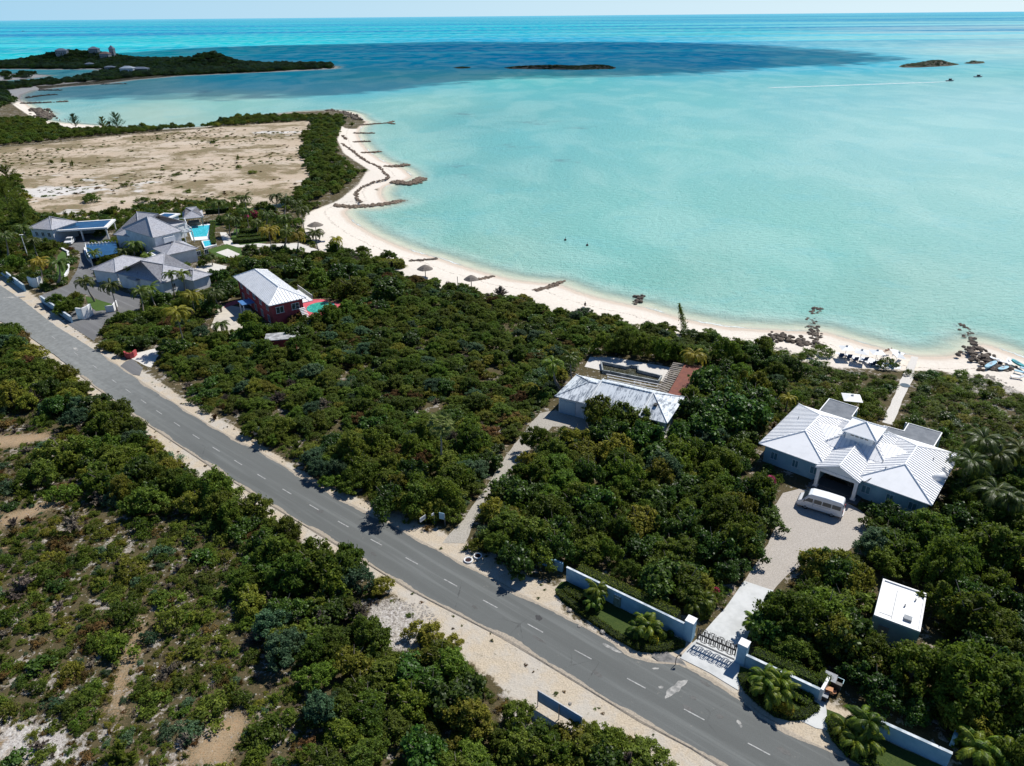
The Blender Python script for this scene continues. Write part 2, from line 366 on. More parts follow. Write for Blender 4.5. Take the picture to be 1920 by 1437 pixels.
tw = lambda pl, z=0.0: np.array([tuple(at(a, b, z))[:2] for a, b in pl])
main = tw(LAND_MAIN); main = np.vstack([main, [[420, 40], [420, -160], [-1100, -160], [-1300, 250]]])
def sdf(P, poly):
    """signed distance, positive inside"""
    P = np.asarray(P, float); d = np.full(len(P), 1e18); ins = np.zeros(len(P), bool); n = len(poly)
    for i in range(n):
        a, b = poly[i], poly[(i + 1) % n]; e = b - a; w = P - a
        t = np.clip((w @ e) / max(e @ e, 1e-9), 0, 1); q = w - t[:, None] * e; d = np.minimum(d, (q * q).sum(1))
        c = (a[1] > P[:, 1]) != (b[1] > P[:, 1])
        if abs(b[1] - a[1]) > 1e-12: ins ^= c & (P[:, 0] < (b[0] - a[0]) * (P[:, 1] - a[1]) / (b[1] - a[1]) + a[0])
    return np.where(ins, 1, -1) * np.sqrt(d)
LANDS = [main, tw(PENIN), tw(SPIT)] + [tw(i) for i in ISLES]
def landd(P): return np.max([sdf(P, l) for l in LANDS], axis=0)

# masks drawn on the ground (photo pixels)
BEACH = [[(600, 205), (640, 208), (660, 212), (690, 222), (700, 232), (668, 239), (650, 240), (640, 236), (632, 262), (645, 288), (690, 318), (672, 345), (640, 372), (596, 390), (575, 400), (566, 430), (600, 470), (660, 486), (720, 505), (765, 520), (800, 540), (880, 556), (960, 568), (1040, 592), (1110, 612), (1200, 630), (1290, 648),
          (1400, 664), (1480, 672), (1560, 690), (1700, 694), (1760, 690), (1840, 712), (1900, 730), (2100, 790), (2100, 700), (1700, 600), (1000, 480), (700, 350), (800, 330), (700, 210)],
         [(30, 165), (0, 168), (0, 178), (30, 200), (50, 214), (75, 228), (130, 240), (220, 245), (220, 225), (60, 160)],
         [(60, 172), (250, 148), (440, 137), (640, 126), (640, 131), (440, 141), (250, 155), (100, 168), (60, 178)],
         [(-300, 138), (95, 140), (95, 145), (-300, 170)],
         [(0, 150), (150, 146), (200, 150), (100, 160), (0, 165)], [(40, 129), (190, 128), (190, 133), (40, 134)]]
DRY = [[(-300, 310), (0, 277), (90, 270), (200, 257), (330, 246), (420, 238), (500, 232), (590, 226), (590, 255), (572, 290), (588, 318), (575, 345), (548, 372), (500, 385), (450, 398), (400, 402), (300, 410), (210, 416), (90, 420), (0, 430), (-300, 450)]]
VERGE = [[(-200, 500), (0, 498), (75, 565), (170, 640), (262, 690), (345, 748), (440, 800), (560, 880), (600, 905), (700, 945), (760, 960), (800, 985), (860, 1010), (930, 1050), (1040, 1100), (1060, 1150), (1130, 1195), (1240, 1235), (1420, 1320), (1560, 1400), (1660, 1470), (1400, 1520), (1230, 1437), (1120, 1390), (1000, 1350), (920, 1270),
           (830, 1215), (770, 1140), (700, 1090), (640, 1060), (470, 960), (330, 868), (250, 800), (170, 740), (0, 640), (-200, 600)],
         [(1040, 1100), (1060, 1086), (1290, 1200), (1390, 1245), (1540, 1308), (1620, 1350), (1790, 1430), (1790, 1520), (1500, 1400), (1200, 1270)]]
ROCKY = [[(690, 1140), (730, 1125), (800, 1140), (825, 1180), (770, 1225), (720, 1215)], [(960, 1320), (1000, 1330), (990, 1380), (950, 1370)], [(0, 1350), (110, 1360), (160, 1437), (0, 1437)],
         [(1380, 640), (1480, 655), (1490, 672), (1400, 668)], [(1780, 700), (1860, 705), (1920, 740), (1800, 735)], [(930, 1010), (1000, 1040), (1010, 1060), (935, 1045)], [(890, 520), (940, 560), (880, 560)]]
DIRT = [[(-50, 820), (90, 812), (95, 822), (30, 838), (-50, 844)], [(0, 968), (100, 938), (118, 942), (60, 968), (0, 990)], [(0, 1365), (45, 1358), (50, 1425), (0, 1440)], [(205, 1330), (215, 1270), (245, 1200), (262, 1160), (272, 1170), (258, 1220), (232, 1290), (225, 1340)], [(330, 1440), (345, 1405), (380, 1385), (430, 1335), (465, 1320), (480, 1340), (440, 1390), (410, 1437)] if 0 else [(340, 1437), (370, 1400), (400, 1390), (390, 1437)],
        [(360, 1400), (440, 1330), (470, 1350), (420, 1437), (340, 1437)], [(-50, 330), (0, 328), (130, 330), (100, 350), (-50, 352)]]
def mask(P, L): return np.max([sdf(P, tw(l, 1.0)) for l in L], axis=0)

def fan(ys, cols, k, c):
    s = np.linspace(-1, 1, cols); X = s[None, :] * (np.abs(ys)[:, None] * k + c); Y = np.repeat(ys[:, None], cols, 1)
    P = np.stack([X.ravel(), Y.ravel()], 1); r = len(ys)
    i = np.arange(r * cols).reshape(r, cols)
    F = np.stack([i[:-1, :-1].ravel(), i[:-1, 1:].ravel(), i[1:, 1:].ravel(), i[1:, :-1].ravel()], 1)
    return P, F
sm = lambda x: (lambda t: t * t * (3 - 2 * t))(np.clip(x, 0, 1))
HILLS = [(400, 126, 12.5, 26, 26), (330, 126, 5, 60, 26), (250, 122, 5.5, 45, 30), (120, 119, 10.5, 55, 30), (190, 119, 8.5, 50, 30), (20, 124, 2, 60, 30), (600, 125.5, 2.2, 25, 10), (560, 127, 1.6, 30, 12),
         (980, 127.5, 2.2, 24, 9), (1040, 127.5, 3.0, 30, 9), (1120, 126.5, 2.8, 22, 9), (866, 127.5, 2.2, 11, 6), (1755, 121.5, 5, 20, 14), (1715, 123.5, 2.4, 22, 9), (1832, 117.8, 3.2, 11, 9)]
def ground_z(P, sd):
    z = np.where(sd > 0, 1.0 * sm(sd / 13), -3.0 * sm(-sd / 22) - .02 * np.minimum(-sd, 1))
    for px, py, h, rx, ry in HILLS:
        c = at(px, py, 1.0); u = (P[:, 0] - c.x) / rx; v = (P[:, 1] - c.y) / ry
        z = z + h * np.exp(-(u * u + v * v)) * sm((sd + 1) / 7)
    return z
ys = np.concatenate([np.linspace(-60, 20, 24)[:-1], 20 * np.exp(np.arange(0, math.log(1130 / 20), .0095))])
GP, GF = fan(ys, 380, .86, 48)
gsd = landd(GP); GZ = ground_z(GP, gsd)
gm = npmesh('ground', np.column_stack([GP, GZ]), GF, None)
def setattr_f(me, name, arr):
    a = me.attributes.new(name, 'FLOAT', 'POINT'); a.data.foreach_set('value', np.clip(arr, -60, 60).astype(np.float32))
for nm, arr in [('shore', gsd), ('beach', mask(GP, BEACH)), ('dry', mask(GP, DRY)), ('verge', mask(GP, VERGE)), ('rocky', mask(GP, ROCKY)), ('dirt', mask(GP, DIRT)), ('isle', np.max([sdf(GP, l) for l in LANDS[3:]], axis=0))]: setattr_f(gm, nm, arr)
def ground_mat():
    k = NT('ground_soil_and_sand'); v = k.pos()
    nb = k.noise(v, .35, 6, .62); nm = k.noise(v, 1.4, 6, .7); nf = k.noise(v, 6, 5, .7); nv = k.noise(v, .09, 4)
    vo = k.n('ShaderNodeTexVoronoi'); k.l(v, vo.inputs['Vector']); vo.inputs['Scale'].default_value = 3.2
    pebble = k.ss(vo.outputs['Distance'], .15, .5)
    soil = k.mix(k.ss(nm, .35, .65), (.085, .07, .035, 1), (.045, .045, .018, 1))
    soil = k.mix(k.ss(nf, .45, .7, 0, .6), soil, (.17, .11, .06, 1))
    rock = k.mix(pebble, (.52, .5, .46, 1), (.2, .18, .15, 1)); rock = k.mix(k.ss(nf, .35, .65), rock, (.34, .31, .27, 1))
    c = k.mix(k.ss(k.ma('ADD', k.ma('MULTIPLY', nb, .45), k.ma('MULTIPLY', nm, .55)), .535, .59), soil, rock)
    def reg(name, w, amp, col, nz=nm):
        nonlocal c
        f = k.ss(k.ma('ADD', k.attr(name), k.ma('MULTIPLY', k.ma('SUBTRACT', nz, .5), amp)), -w, w); c = k.mix(f, c, col)
    reg('dirt', .9, 7, k.mix(k.ss(nf, .4, .65), (.36, .27, .17, 1), k.mix(k.ss(nm, .4, .6), (.3, .19, .1, 1), (.2, .15, .09, 1))), nf); c = k.mix(k.ma('MULTIPLY', k.ss(nm, .56, .64, 0, .75), k.ss(nv, .45, .6)), c, (.27, .17, .09, 1))
    reg('rocky', .8, 6, k.mix(k.ss(nf, .35, .6), k.mix(pebble, (.62, .6, .56, 1), (.25, .22, .2, 1)), (.5, .47, .43, 1)))
    vs = k.mix(k.ss(nf, .4, .7), (.52, .44, .33, 1), (.36, .3, .22, 1)); vs = k.mix(k.ss(nb, .42, .62, 0, .7), vs, (.46, .43, .38, 1))
    vs = k.mix(k.ss(nm, .6, .7, 0, .55), vs, (.17, .14, .08, 1))
    reg('verge', .25, 2.5, vs)
    # cleared sandy land with scattered low dry growth
    ds = k.mix(k.ss(k.noise(v, .05, 4), .4, .65), (.45, .36, .265, 1), (.5, .42, .33, 1)); ds = k.mix(k.ss(k.noise(v, .03, 8, .75), .5, .62, 0, .6), ds, (.4, .33, .24, 1)); ds = k.mix(k.ss(nf, .45, .75, 0, .4), ds, (.42, .34, .25, 1))
    sv = k.pos((.8, 1, 1)); n1 = k.noise(sv, .045, 8, .78)
    ds = k.mix(k.ss(n1, .47, .56, 0, .85), ds, k.mix(k.ss(nm, .4, .6), (.2, .14, .075, 1), (.13, .12, .05, 1)))
    ds = k.mix(k.ss(k.noise(sv, .16, 8, .8), .56, .62, 0, .75), ds, (.17, .14, .07, 1))
    ds = k.mix(k.ss(k.noise(k.pos((.7, 1, 1)), .014, 6, .75), .57, .62, 0, .85), ds, (.6, .58, .55, 1))
    reg('dry', 1.6, 16, ds, nm)
    sand = k.mix(k.ss(nm, .3, .7), (.69, .635, .555, 1), (.62, .56, .48, 1)); sand = k.mix(k.ss(nf, .5, .8, 0, .35), sand, (.5, .42, .34, 1))
    wrack = k.ma('MULTIPLY', k.ss(k.ma('ABSOLUTE', k.ma('SUBTRACT', k.ma('ADD', k.attr('shore'), k.ma('MULTIPLY', nb, 3.5)), 8.0)), .5, .1), k.ss(k.noise(v, 2.5, 4), .5, .6))
    sand = k.mix(k.ma('MULTIPLY', wrack, .75), sand, (.12, .075, .05, 1))
    reg('beach', .5, 3, sand)
    wet = k.ss(k.ma('ADD', k.attr('shore'), k.ma('MULTIPLY', nb, 2)), 3.4, 1.8)
    c = k.mix(wet, c, (.56, .47, .38, 1)); c = k.mix(k.ss(k.attr('shore'), .4, -2), c, (.66, .64, .5, 1)); c = k.mix(k.ss(k.attr('isle'), -9, -6), c, k.mix(k.ss(nm, .4, .6), (.06, .055, .04, 1), (.1, .09, .07, 1)))
    k.bsdf(c, .95, .15, k.ma('ADD', nm, k.ma('MULTIPLY', nf, .4)), .12); return k.m
gm.materials.append(ground_mat())
gm.polygons.foreach_set('use_smooth', [True] * len(gm.polygons))
ground = bpy.data.objects.new('ground', gm); COL.objects.link(ground); tag(ground, kind='structure')
# side aprons so that the ground also runs beyond the fan
# ---------------------------------------------------------------- sea
ys2 = np.concatenate([60 * np.exp(np.arange(0, math.log(1600 / 60), .008)), np.exp(np.linspace(math.log(1620), math.log(90000), 130))])
WP, WF = fan(ys2, 340, .95, 60)
wsd = np.max([sdf(WP, l) for l in LANDS[:3]], axis=0)
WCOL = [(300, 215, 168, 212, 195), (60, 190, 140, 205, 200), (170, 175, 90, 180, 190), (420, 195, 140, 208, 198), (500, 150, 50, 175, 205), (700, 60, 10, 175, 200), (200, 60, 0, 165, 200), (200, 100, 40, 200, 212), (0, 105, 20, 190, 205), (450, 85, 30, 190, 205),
    (900, 55, 30, 180, 205), (1300, 60, 70, 190, 205), (1800, 60, 165, 212, 220), (1850, 90, 165, 215, 220), (1650, 75, 130, 205, 215), (1000, 110, 0, 150, 205), (800, 110, 0, 160, 205), (1350, 110, 0, 155, 205), (1550, 115, 70, 185, 215), (900, 90, 0, 155, 205), (1200, 90, 0, 155, 205), (600, 110, 0, 165, 205), (700, 160, 60, 185, 205), (1000, 160, 90, 195, 198),  # far-right entries are paler: sun glitter painted into the water colour
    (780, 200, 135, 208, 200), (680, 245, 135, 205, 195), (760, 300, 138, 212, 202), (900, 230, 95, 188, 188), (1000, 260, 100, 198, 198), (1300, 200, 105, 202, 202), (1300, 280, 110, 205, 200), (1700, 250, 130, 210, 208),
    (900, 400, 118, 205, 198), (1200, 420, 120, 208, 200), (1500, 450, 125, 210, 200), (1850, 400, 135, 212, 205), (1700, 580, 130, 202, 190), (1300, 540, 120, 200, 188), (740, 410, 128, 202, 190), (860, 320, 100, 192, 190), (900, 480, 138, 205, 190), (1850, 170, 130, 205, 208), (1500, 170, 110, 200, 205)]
def lp(x, y): return np.column_stack([np.arctan2(x, y) * 2.2, np.log(np.hypot(x, y))])
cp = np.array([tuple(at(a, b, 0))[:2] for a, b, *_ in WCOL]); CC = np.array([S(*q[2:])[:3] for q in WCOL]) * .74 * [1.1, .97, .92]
CC = np.where(CC[:, :1] > .03, CC * .95 + CC.mean(1)[:, None] * .05, CC * [.3, 1.05, 1.05])  # low-red tones under the cloud: its blue shade is deepened in the colour
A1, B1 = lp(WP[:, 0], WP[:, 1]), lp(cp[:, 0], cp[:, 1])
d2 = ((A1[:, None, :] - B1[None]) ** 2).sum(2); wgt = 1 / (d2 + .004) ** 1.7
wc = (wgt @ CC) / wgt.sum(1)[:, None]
wm = npmesh('sea', np.column_stack([WP, np.zeros(len(WP))]), WF, None)
setattr_f(wm, 'shore', -wsd)
ca = wm.attributes.new('depth_light_colour', 'FLOAT_COLOR', 'POINT'); ca.data.foreach_set('color', np.column_stack([wc, np.ones(len(wc))]).astype(np.float32).ravel())
grass_px = [(870, 215, 60, 9), (960, 275, 70, 12), (1000, 230, 70, 8), (850, 312, 40, 9), (1060, 300, 60, 8), (1200, 557, 20, 14), (1365, 590, 14, 14), (1400, 606, 70, 8), (690, 352, 22, 4), (660, 395, 30, 5), (880, 330, 30, 6), (1080, 240, 60, 6), (1530, 590, 16, 26), (1810, 625, 18, 22), (1060, 523, 9, 4), (1260, 590, 40, 7)]
gr = np.zeros(len(WP)) - 1
wpx, wpy, wd = proj(WP[:, 0], WP[:, 1], 0)
for a, b, rx, ry in grass_px:
    c0 = at(a, b, 0); ex = (at(a + rx, b, 0) - c0).length; ey = (at(a, b + ry, 0) - c0).length
    gr = np.maximum(gr, 1 - np.hypot((WP[:, 0] - c0.x) / ex, (WP[:, 1] - c0.y) / ey))
setattr_f(wm, 'seagrass', gr)
def sea_mat():
    k = NT('sea_water'); v = k.pos(); sx = k.n('ShaderNodeSeparateXYZ'); k.l(v, sx.inputs[0]); Y = sx.outputs[1]
    sh = k.attr('shore'); c = k.attr('depth_light_colour', True)
    far = k.ss(Y, 900, 2500)
    band = k.noise(k.pos((.00012, .0011, 0)), 1.0, 5, .6); band2 = k.noise(k.pos((.0003, .0035, 0)), 1.0, 4, .6)
    c = k.mix(k.ma('MULTIPLY', k.ss(band, .48, .56), k.ma('MULTIPLY', far, .85)), c, (.0, .17, .36, 1))
    c = k.mix(k.ma('MULTIPLY', k.ss(band2, .5, .62), k.ma('MULTIPLY', k.ss(Y, 700, 1500), .45)), c, (.05, .5, .62, 1))
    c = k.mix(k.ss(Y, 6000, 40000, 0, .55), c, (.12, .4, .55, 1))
    n1 = k.noise(k.pos((1, .55, 0)), .028, 5, .6, dist=.6); c = k.mix(k.ma('MULTIPLY', k.ss(n1, .42, .62), .28), c, k.mix(.5, c, (.62, .78, .68, 1)))
    n2 = k.noise(k.pos((.8, 1, 0)), .06, 6, .72, dist=.4); c = k.mix(k.ma('MULTIPLY', k.ss(n2, .52, .64), .22), c, (.1, .42, .45, 1))
    g = k.ma('ADD', k.attr('seagrass'), k.ma('MULTIPLY', k.ma('SUBTRACT', k.noise(k.pos((.5, 1, 1)), .16, 8, .8), .56), 7.))
    c = k.mix(k.ma('MULTIPLY', k.ss(g, .2, .8), k.ss(k.attr('seagrass'), -.15, .3, 0, .8)), c, (.1, .22, .22, 1))
    edge = k.ma('ADD', sh, k.ma('MULTIPLY', k.ma('SUBTRACT', k.noise(v, .12, 4), .5), 8))
    c = k.mix(k.ss(edge, 13, 1, 0, .6), c, (.56, .65, .55, 1))
    foam = k.ma('MULTIPLY', k.ss(k.ma('ABSOLUTE', k.ma('SUBTRACT', k.ma('ADD', sh, k.ma('MULTIPLY', k.noise(v, .5, 4), 1.6)), 1.2)), .45, .1), k.ss(k.noise(v, .07, 2), .46, .6))
    c = k.mix(k.ma('MULTIPLY', foam, .8), c, (.85, .87, .85, 1))
    w1 = k.noise(k.pos((.5, 1, 0)), .9, 5, .62, dist=.3); w2 = k.noise(k.pos((1, .6, 0)), 2.6, 3, .6)
    hgt = k.ma('ADD', w1, k.ma('MULTIPLY', w2, .35))
    p = k.bsdf(c, .36, k.ss(Y, 250, 800, .5, .0), hgt, .8, link=False, ior=1.33, bs=1.0)
    tr = k.n('ShaderNodeBsdfTransparent'); mx = k.n('ShaderNodeMixShader')
    al = k.ss(k.ma('ADD', sh, k.ma('MULTIPLY', k.noise(v, .3, 3), 3)), 1.0, 10.0, .15, 1.0)
    k.put(mx.inputs[0], k.ma('MAXIMUM', al, foam)); k.l(tr.outputs[0], mx.inputs[1]); k.l(p.outputs[0], mx.inputs[2]); k.l(mx.outputs[0], k.out.inputs[0])
    return k.m
wm.materials.append(sea_mat()); sea = bpy.data.objects.new('sea', wm); COL.objects.link(sea); tag(sea, kind='structure')

# a real cloud high above the bay: it throws the dark patch on the water and on the headland
SHADE = [(-700, 235), (-300, 207), (60, 196), (130, 190), (320, 181), (480, 186), (640, 182), (760, 172), (860, 158), (960, 146), (1150, 144), (1350, 139), (1500, 126), (1640, 122), (1720, 110), (1640, 97), (1520, 88), (1400, 82), (1200, 77.5), (1000, 78), (860, 77), (680, 81), (520, 84), (420, 87), (330, 92), (250, 97), (100, 103), (0, 112), (-300, 120), (-700, 132)]
CZ = 620.0
off = sdir * (CZ / sdir.z)
shp = tw(SHADE, 0.5)
def cloud():
    lo, hi = shp.min(0), shp.max(0); st = 15.0
    xs = np.arange(lo[0] - 60, hi[0] + 60, st); yy = np.arange(lo[1] - 60, hi[1] + 60, st)
    X, Y = np.meshgrid(xs, yy); P = np.stack([X.ravel(), Y.ravel()], 1); d = sdf(P, shp)
    d = d + rng.normal(0, 4, len(d)); r, c = X.shape
    thick = np.clip(d / 120, 0, 1) ** .5
    bump = sum(np.sin(P[:, 0] / a + p) * np.sin(P[:, 1] / b + q) for a, b, p, q in [(70, 60, 1, 2), (38, 45, 3, 1), (21, 25, .4, 2.2)])
    top = CZ + thick * (110 + 28 * bump) + rng.normal(0, 4, len(d)); bot = CZ - thick * 14 - 1
    i = np.arange(r * c).reshape(r, c); q = np.stack([i[:-1, :-1].ravel(), i[:-1, 1:].ravel(), i[1:, 1:].ravel(), i[1:, :-1].ravel()], 1)
    q = q[(d[q] > 0).all(1)]; dq = d[q].mean(1); q = q[rng.random(len(q)) < .12 + .9 * np.clip(dq / 45, 0, 1)]; n = len(P)
    V = np.vstack([np.column_stack([P + [off.x, off.y], top]), np.column_stack([P + [off.x, off.y], bot])])
    ck = NT('cloud_vapour'); cb = ck.bsdf((.85, .85, .85, 1), 1.0, 0, link=False); ct = ck.n('ShaderNodeBsdfTransparent'); cx = ck.n('ShaderNodeMixShader'); cx.inputs[0].default_value = .44; ck.l(ct.outputs[0], cx.inputs[1]); ck.l(cb.outputs[0], cx.inputs[2]); ck.l(cx.outputs[0], ck.out.inputs[0])
    me = npmesh('cloud', V, np.vstack([q, q[:, ::-1] + n]), ck.m)
    o = bpy.data.objects.new('cloud', me); COL.objects.link(o); tag(o, kind='stuff'); o['label'] = 'white cumulus cloud high over the headland and the bay'
cloud()

# ---------------------------------------------------------------- roads, drives, paths
NEAR = [(-260, 560), (-60, 590), (0, 603), (40, 620), (110, 672), (180, 726), (252, 778.5), (334, 833), (480, 929), (656, 1034.7), (772, 1106), (940, 1192.4), (1016.7, 1237.5), (1129, 1306), (1200, 1350), (1296, 1400), (1420, 1478), (1620, 1590)]
FAR = [(1900, 1600), (1700, 1490), (1611, 1437), (1517, 1393.6), (1428, 1344), (1384, 1310), (1330, 1272), (1274, 1248), (1229, 1244), (1180, 1228), (1156, 1212), (1062, 1159), (1006, 1132), (867, 1058.6), (704, 970), (651, 943.6), (559, 892), (480, 844), (398, 802), (351, 773), (264, 716), (178, 657), (106, 613), (70, 585), (40, 562), (0, 535), (-260, 470)]
sheet('road', NEAR + FAR, 1.09, M_ROAD, step=1.2, jit=.07)
ROADW = tw(NEAR + FAR, 1.0)
mk = MB()
def dash(a, b, w=.12):
    A, B = at(*a, 1.09), at(*b, 1.09); d = (B - A).normalized(); nr = Vector((-d.y, d.x, 0)) * w / 2
    n = len(mk.v); mk.add([A - nr, B - nr, B + nr, A + nr], [(0, 1, 2, 3)])
DC = [(100, 633), (142.5, 663.6), (178, 688), (214, 715), (240, 733), (269, 753), (298.5, 773.5), (332, 796), (367.5, 819), (405, 842.6), (446.5, 867.6), (490, 894), (538, 922), (589, 951.6), (643.5, 983), (705.6, 1017), (772, 1052), (845, 1093), (919, 1132.6), (1003.5, 1178), (1093, 1227.5), (1193, 1281.5), (1301.5, 1340), (1423, 1404.6), (1560, 1478)]
dcw = [at(a, b, 1.1) for a, b in DC]
for i, p in enumerate(dcw):
    d = (dcw[min(i + 1, len(dcw) - 1)] - dcw[max(i - 1, 0)]).normalized(); nr = Vector((-d.y, d.x, 0)) * .06
    a, b = p - d * .95, p + d * .95; mk.add([a - nr + Vector((0, 0, 0)), b - nr, b + nr, a + nr], [(0, 1, 2, 3)])
dm = mk.build('road_marking', M_ROADL); dm.location.z = .004; tag(dm, kind='structure')
def blob(name, c, rx, ry, z, m, seed=0, n=26, rot=0., kind='structure'):
    rr = random.Random(seed); P = at(*c, 1.0); ph = [rr.uniform(0, 6) for _ in range(3)]
    pts = []
    for i in range(n):
        t = 2 * math.pi * i / n; k = 1 + .18 * math.sin(2 * t + ph[0]) + .12 * math.sin(5 * t + ph[1]) + .1 * rr.uniform(-1, 1)
        x, y = math.cos(t) * rx * k, math.sin(t) * ry * k
        pts.append((P.x + x * math.cos(rot) - y * math.sin(rot), P.y + x * math.sin(rot) + y * math.cos(rot)))
    b = MB(); b.prism(pts, z - .002, z, bottom=False); o = b.build(name, m); tag(o, kind=kind); return o
blob('cement_stain', (1267, 1292), 1.25, .42, 1.097, M_PATCH, 3, rot=R(38)); blob('cement_stain', (1239, 1290), .2, .17, 1.097, M_PATCH, 4); blob('cement_stain', (1385, 1356), .2, .2, 1.097, M_PATCH, 5)
blob('cement_stain', (1389, 1363), .14, .12, 1.097, M_PATCH, 6); blob('cement_stain', (1147, 1217), .9, .22, 1.097, M_PATCH, 7, rot=R(-35)); blob('cement_stain', (1229, 1255), .3, .12, 1.097, M_PATCH, 8); blob('cement_stain', (142, 655), 1.0, .3, 1.097, M_PATCH, 12, rot=R(-38))
blob('cement_stain', (28, 558), 2.0, .5, 1.097, M_PATCH, 13, rot=R(10)); blob('road_patch', (1010, 1160), .32, .4, 1.097, mat('dark_asphalt_patch', (.06, .06, .06, 1), None, 4, .9), 9)
blob('entry_asphalt', (1258, 1243), 2.1, .9, 1.065, mat('old_asphalt', (.11, .11, .105, 1), (.22, .21, .2, 1), 2, .9), 10, rot=R(-35))
# sand drifted over both edges of the asphalt, and a few dark stains
def drift(edge, sgn, name='sand_drift'):
    P = atn(edge, 1.0); Q = []
    for i in range(len(P) - 1):
        a, c = P[i], P[i + 1]; k_ = max(1, int((c - a).length / .35))
        for j in range(k_): Q.append(a.lerp(c, j / k_))
    Q = [q for q in Q if -75 < q.x < 45 and q.y > 20]; n = len(Q); I, O = [], []
    for i, q in enumerate(Q):
        d = (Q[min(i + 1, n - 1)] - Q[max(i - 1, 0)]).normalized(); nr = Vector((-d.y, d.x, 0)) * sgn
        w = max(.03, .16 + .2 * math.sin(i * .13 + 1) * math.sin(i * .041) + .14 * math.sin(i * .31) + random.uniform(-.06, .08)); I.append(tuple(q + nr * w)[:2] + (1.094,)); O.append(tuple(q - nr * .25)[:2] + (1.02,))
        I[-1] = I[-1]; O[-1] = O[-1]
    M_ = [(i_[0] * .3 + o_[0] * .7, i_[1] * .3 + o_[1] * .7, 1.096) for i_, o_ in zip(I, O)]
    b = MB(); b.add(I + M_ + O, [(i, i + 1, n + i + 1, n + i) for i in range(n - 1)] + [(n + i, n + i + 1, 2 * n + i + 1, 2 * n + i) for i in range(n - 1)]); o = b.build(name, M_DRIFT); tag(o, kind='structure')
M_DRIFT = gravel('drifted_sand', (.42, .36, .28, 1), (.26, .23, .19, 1), 7)
drift(NEAR, 1); drift(FAR, 1)
M_OIL = mat('old_oil_stain', (.085, .085, .08, 1), (.11, .11, .105, 1), 4, .7)
for i_, (x_, y_, a_, b_2) in enumerate(((1120, 1265, .5, .25), (890, 1140, .35, .2), (1290, 1330, .6, .22), (1350, 1345, .3, .25), (700, 1040, .5, .2), (1470, 1410, .5, .3), (600, 960, .5, .3), (1010, 1200, .7, .18), (1322, 1283, .5, .2), (1300, 1310, .25, .2))): blob('road_stain', (x_, y_), a_, b_2, 1.096, M_OIL, 40 + i_, rot=R(-37))
# driveways
sheet('middle_driveway', [(828, 1018), (850, 995), (872, 972), (905, 922), (945, 862), (985, 805), (1012, 776), (1040, 770), (1120, 788), (1260, 800), (1250, 830), (1120, 822), (1062, 800), (1035, 800), (1002, 832), (960, 890), (925, 935), (895, 968), (882, 995), (872, 1020)], 1.02, M_TRACK, step=1, jit=.12)
sheet('gate_apron', [(1274, 1234), (1330, 1262), (1384, 1295), (1386, 1250), (1388, 1228), (1412, 1170), (1450, 1108), (1395, 1090), (1360, 1140), (1315, 1190), (1300, 1205)], 1.05, M_CONC, step=2, jit=.02)
sheet('forecourt', [(1394, 1092), (1449, 1108), (1480, 1075), (1520, 1050), (1580, 1040), (1620, 1010), (1632, 975), (1610, 955), (1580, 940), (1540, 925), (1500, 917), (1468, 925), (1452, 950), (1455, 985), (1440, 1020), (1415, 1060)], 1.03, M_GRAV, step=1, jit=.05)
sheet('beach_path', [(1654, 792), (1664, 770), (1686, 719), (1700, 690), (1709, 668), (1721, 670), (1716, 690), (1711, 711), (1692, 752), (1673, 797)], 1.02, M_SANDP, step=1, jit=.1)
sheet('stone_footpath', [(1497, 1350), (1512, 1335), (1534, 1306), (1546, 1314), (1550, 1335), (1558, 1360), (1562, 1372), (1530, 1366)], 1.04, M_CONC, step=2, jit=.02)
sheet('compound_drive', [(88, 588), (72, 556), (128, 534), (144, 508), (150, 490), (150, 472), (128, 462), (110, 440), (205, 440), (208, 452), (158, 460), (163, 478), (172, 487), (182, 500), (176, 520), (200, 535), (262, 560), (262, 580), (225, 592), (200, 600), (176, 640), (120, 604), (140, 580), (170, 580), (215, 585), (222, 578), (160, 552), (130, 552), (110, 572)], 1.03, M_ASPH2, step=2, jit=.02)
sheet('lawn', [(160, 556), (168, 558), (215, 572), (212, 580), (180, 584), (165, 570)], 1.045, M_LAWN); sheet('lawn', [(118, 470), (127, 474), (128, 500), (122, 525), (105, 520), (108, 480)], 1.045, M_LAWN)
sheet('lawn', [(385, 470), (425, 458), (452, 466), (455, 480), (432, 488), (410, 484)], 1.035, M_LAWN); sheet('sand_court', [(405, 474), (427, 467), (450, 477), (437, 486)], 1.05, M_SANDP)
sheet('lawn', [(440, 430), (480, 428), (500, 440), (500, 455), (450, 460), (432, 450)], 1.035, M_LAWN); sheet('lawn', [(392, 414), (412, 412), (414, 424), (398, 428)], 1.035, M_LAWN)
sheet('garden_path', [(412, 436), (424, 436), (436, 452), (500, 458), (560, 456), (600, 470), (590, 476), (520, 464), (440, 464), (420, 458)], 1.03, M_SANDP)
sheet('pink_house_drive', [(395, 615), (408, 580), (425, 572), (470, 580), (482, 600), (468, 625), (440, 632), (418, 628)], 1.03, mat('cream_concrete', (.55, .5, .42, 1), (.45, .41, .35, 1), .6, .85), step=2)
sheet('pink_house_entry', [(246, 672), (258, 662), (282, 656), (300, 652), (296, 668), (284, 690), (268, 684)], 1.03, M_SANDP, step=1, jit=.1)
sheet('entry_asphalt', [(222, 690), (236, 678), (248, 674), (268, 690), (262, 705), (246, 702)], 1.05, M_ASPH2)
sheet('pool_terrace', [(1096, 688), (1106, 670), (1148, 670), (1258, 690), (1248, 716), (1170, 706)], 1.03, M_SANDP, step=1, jit=.1)
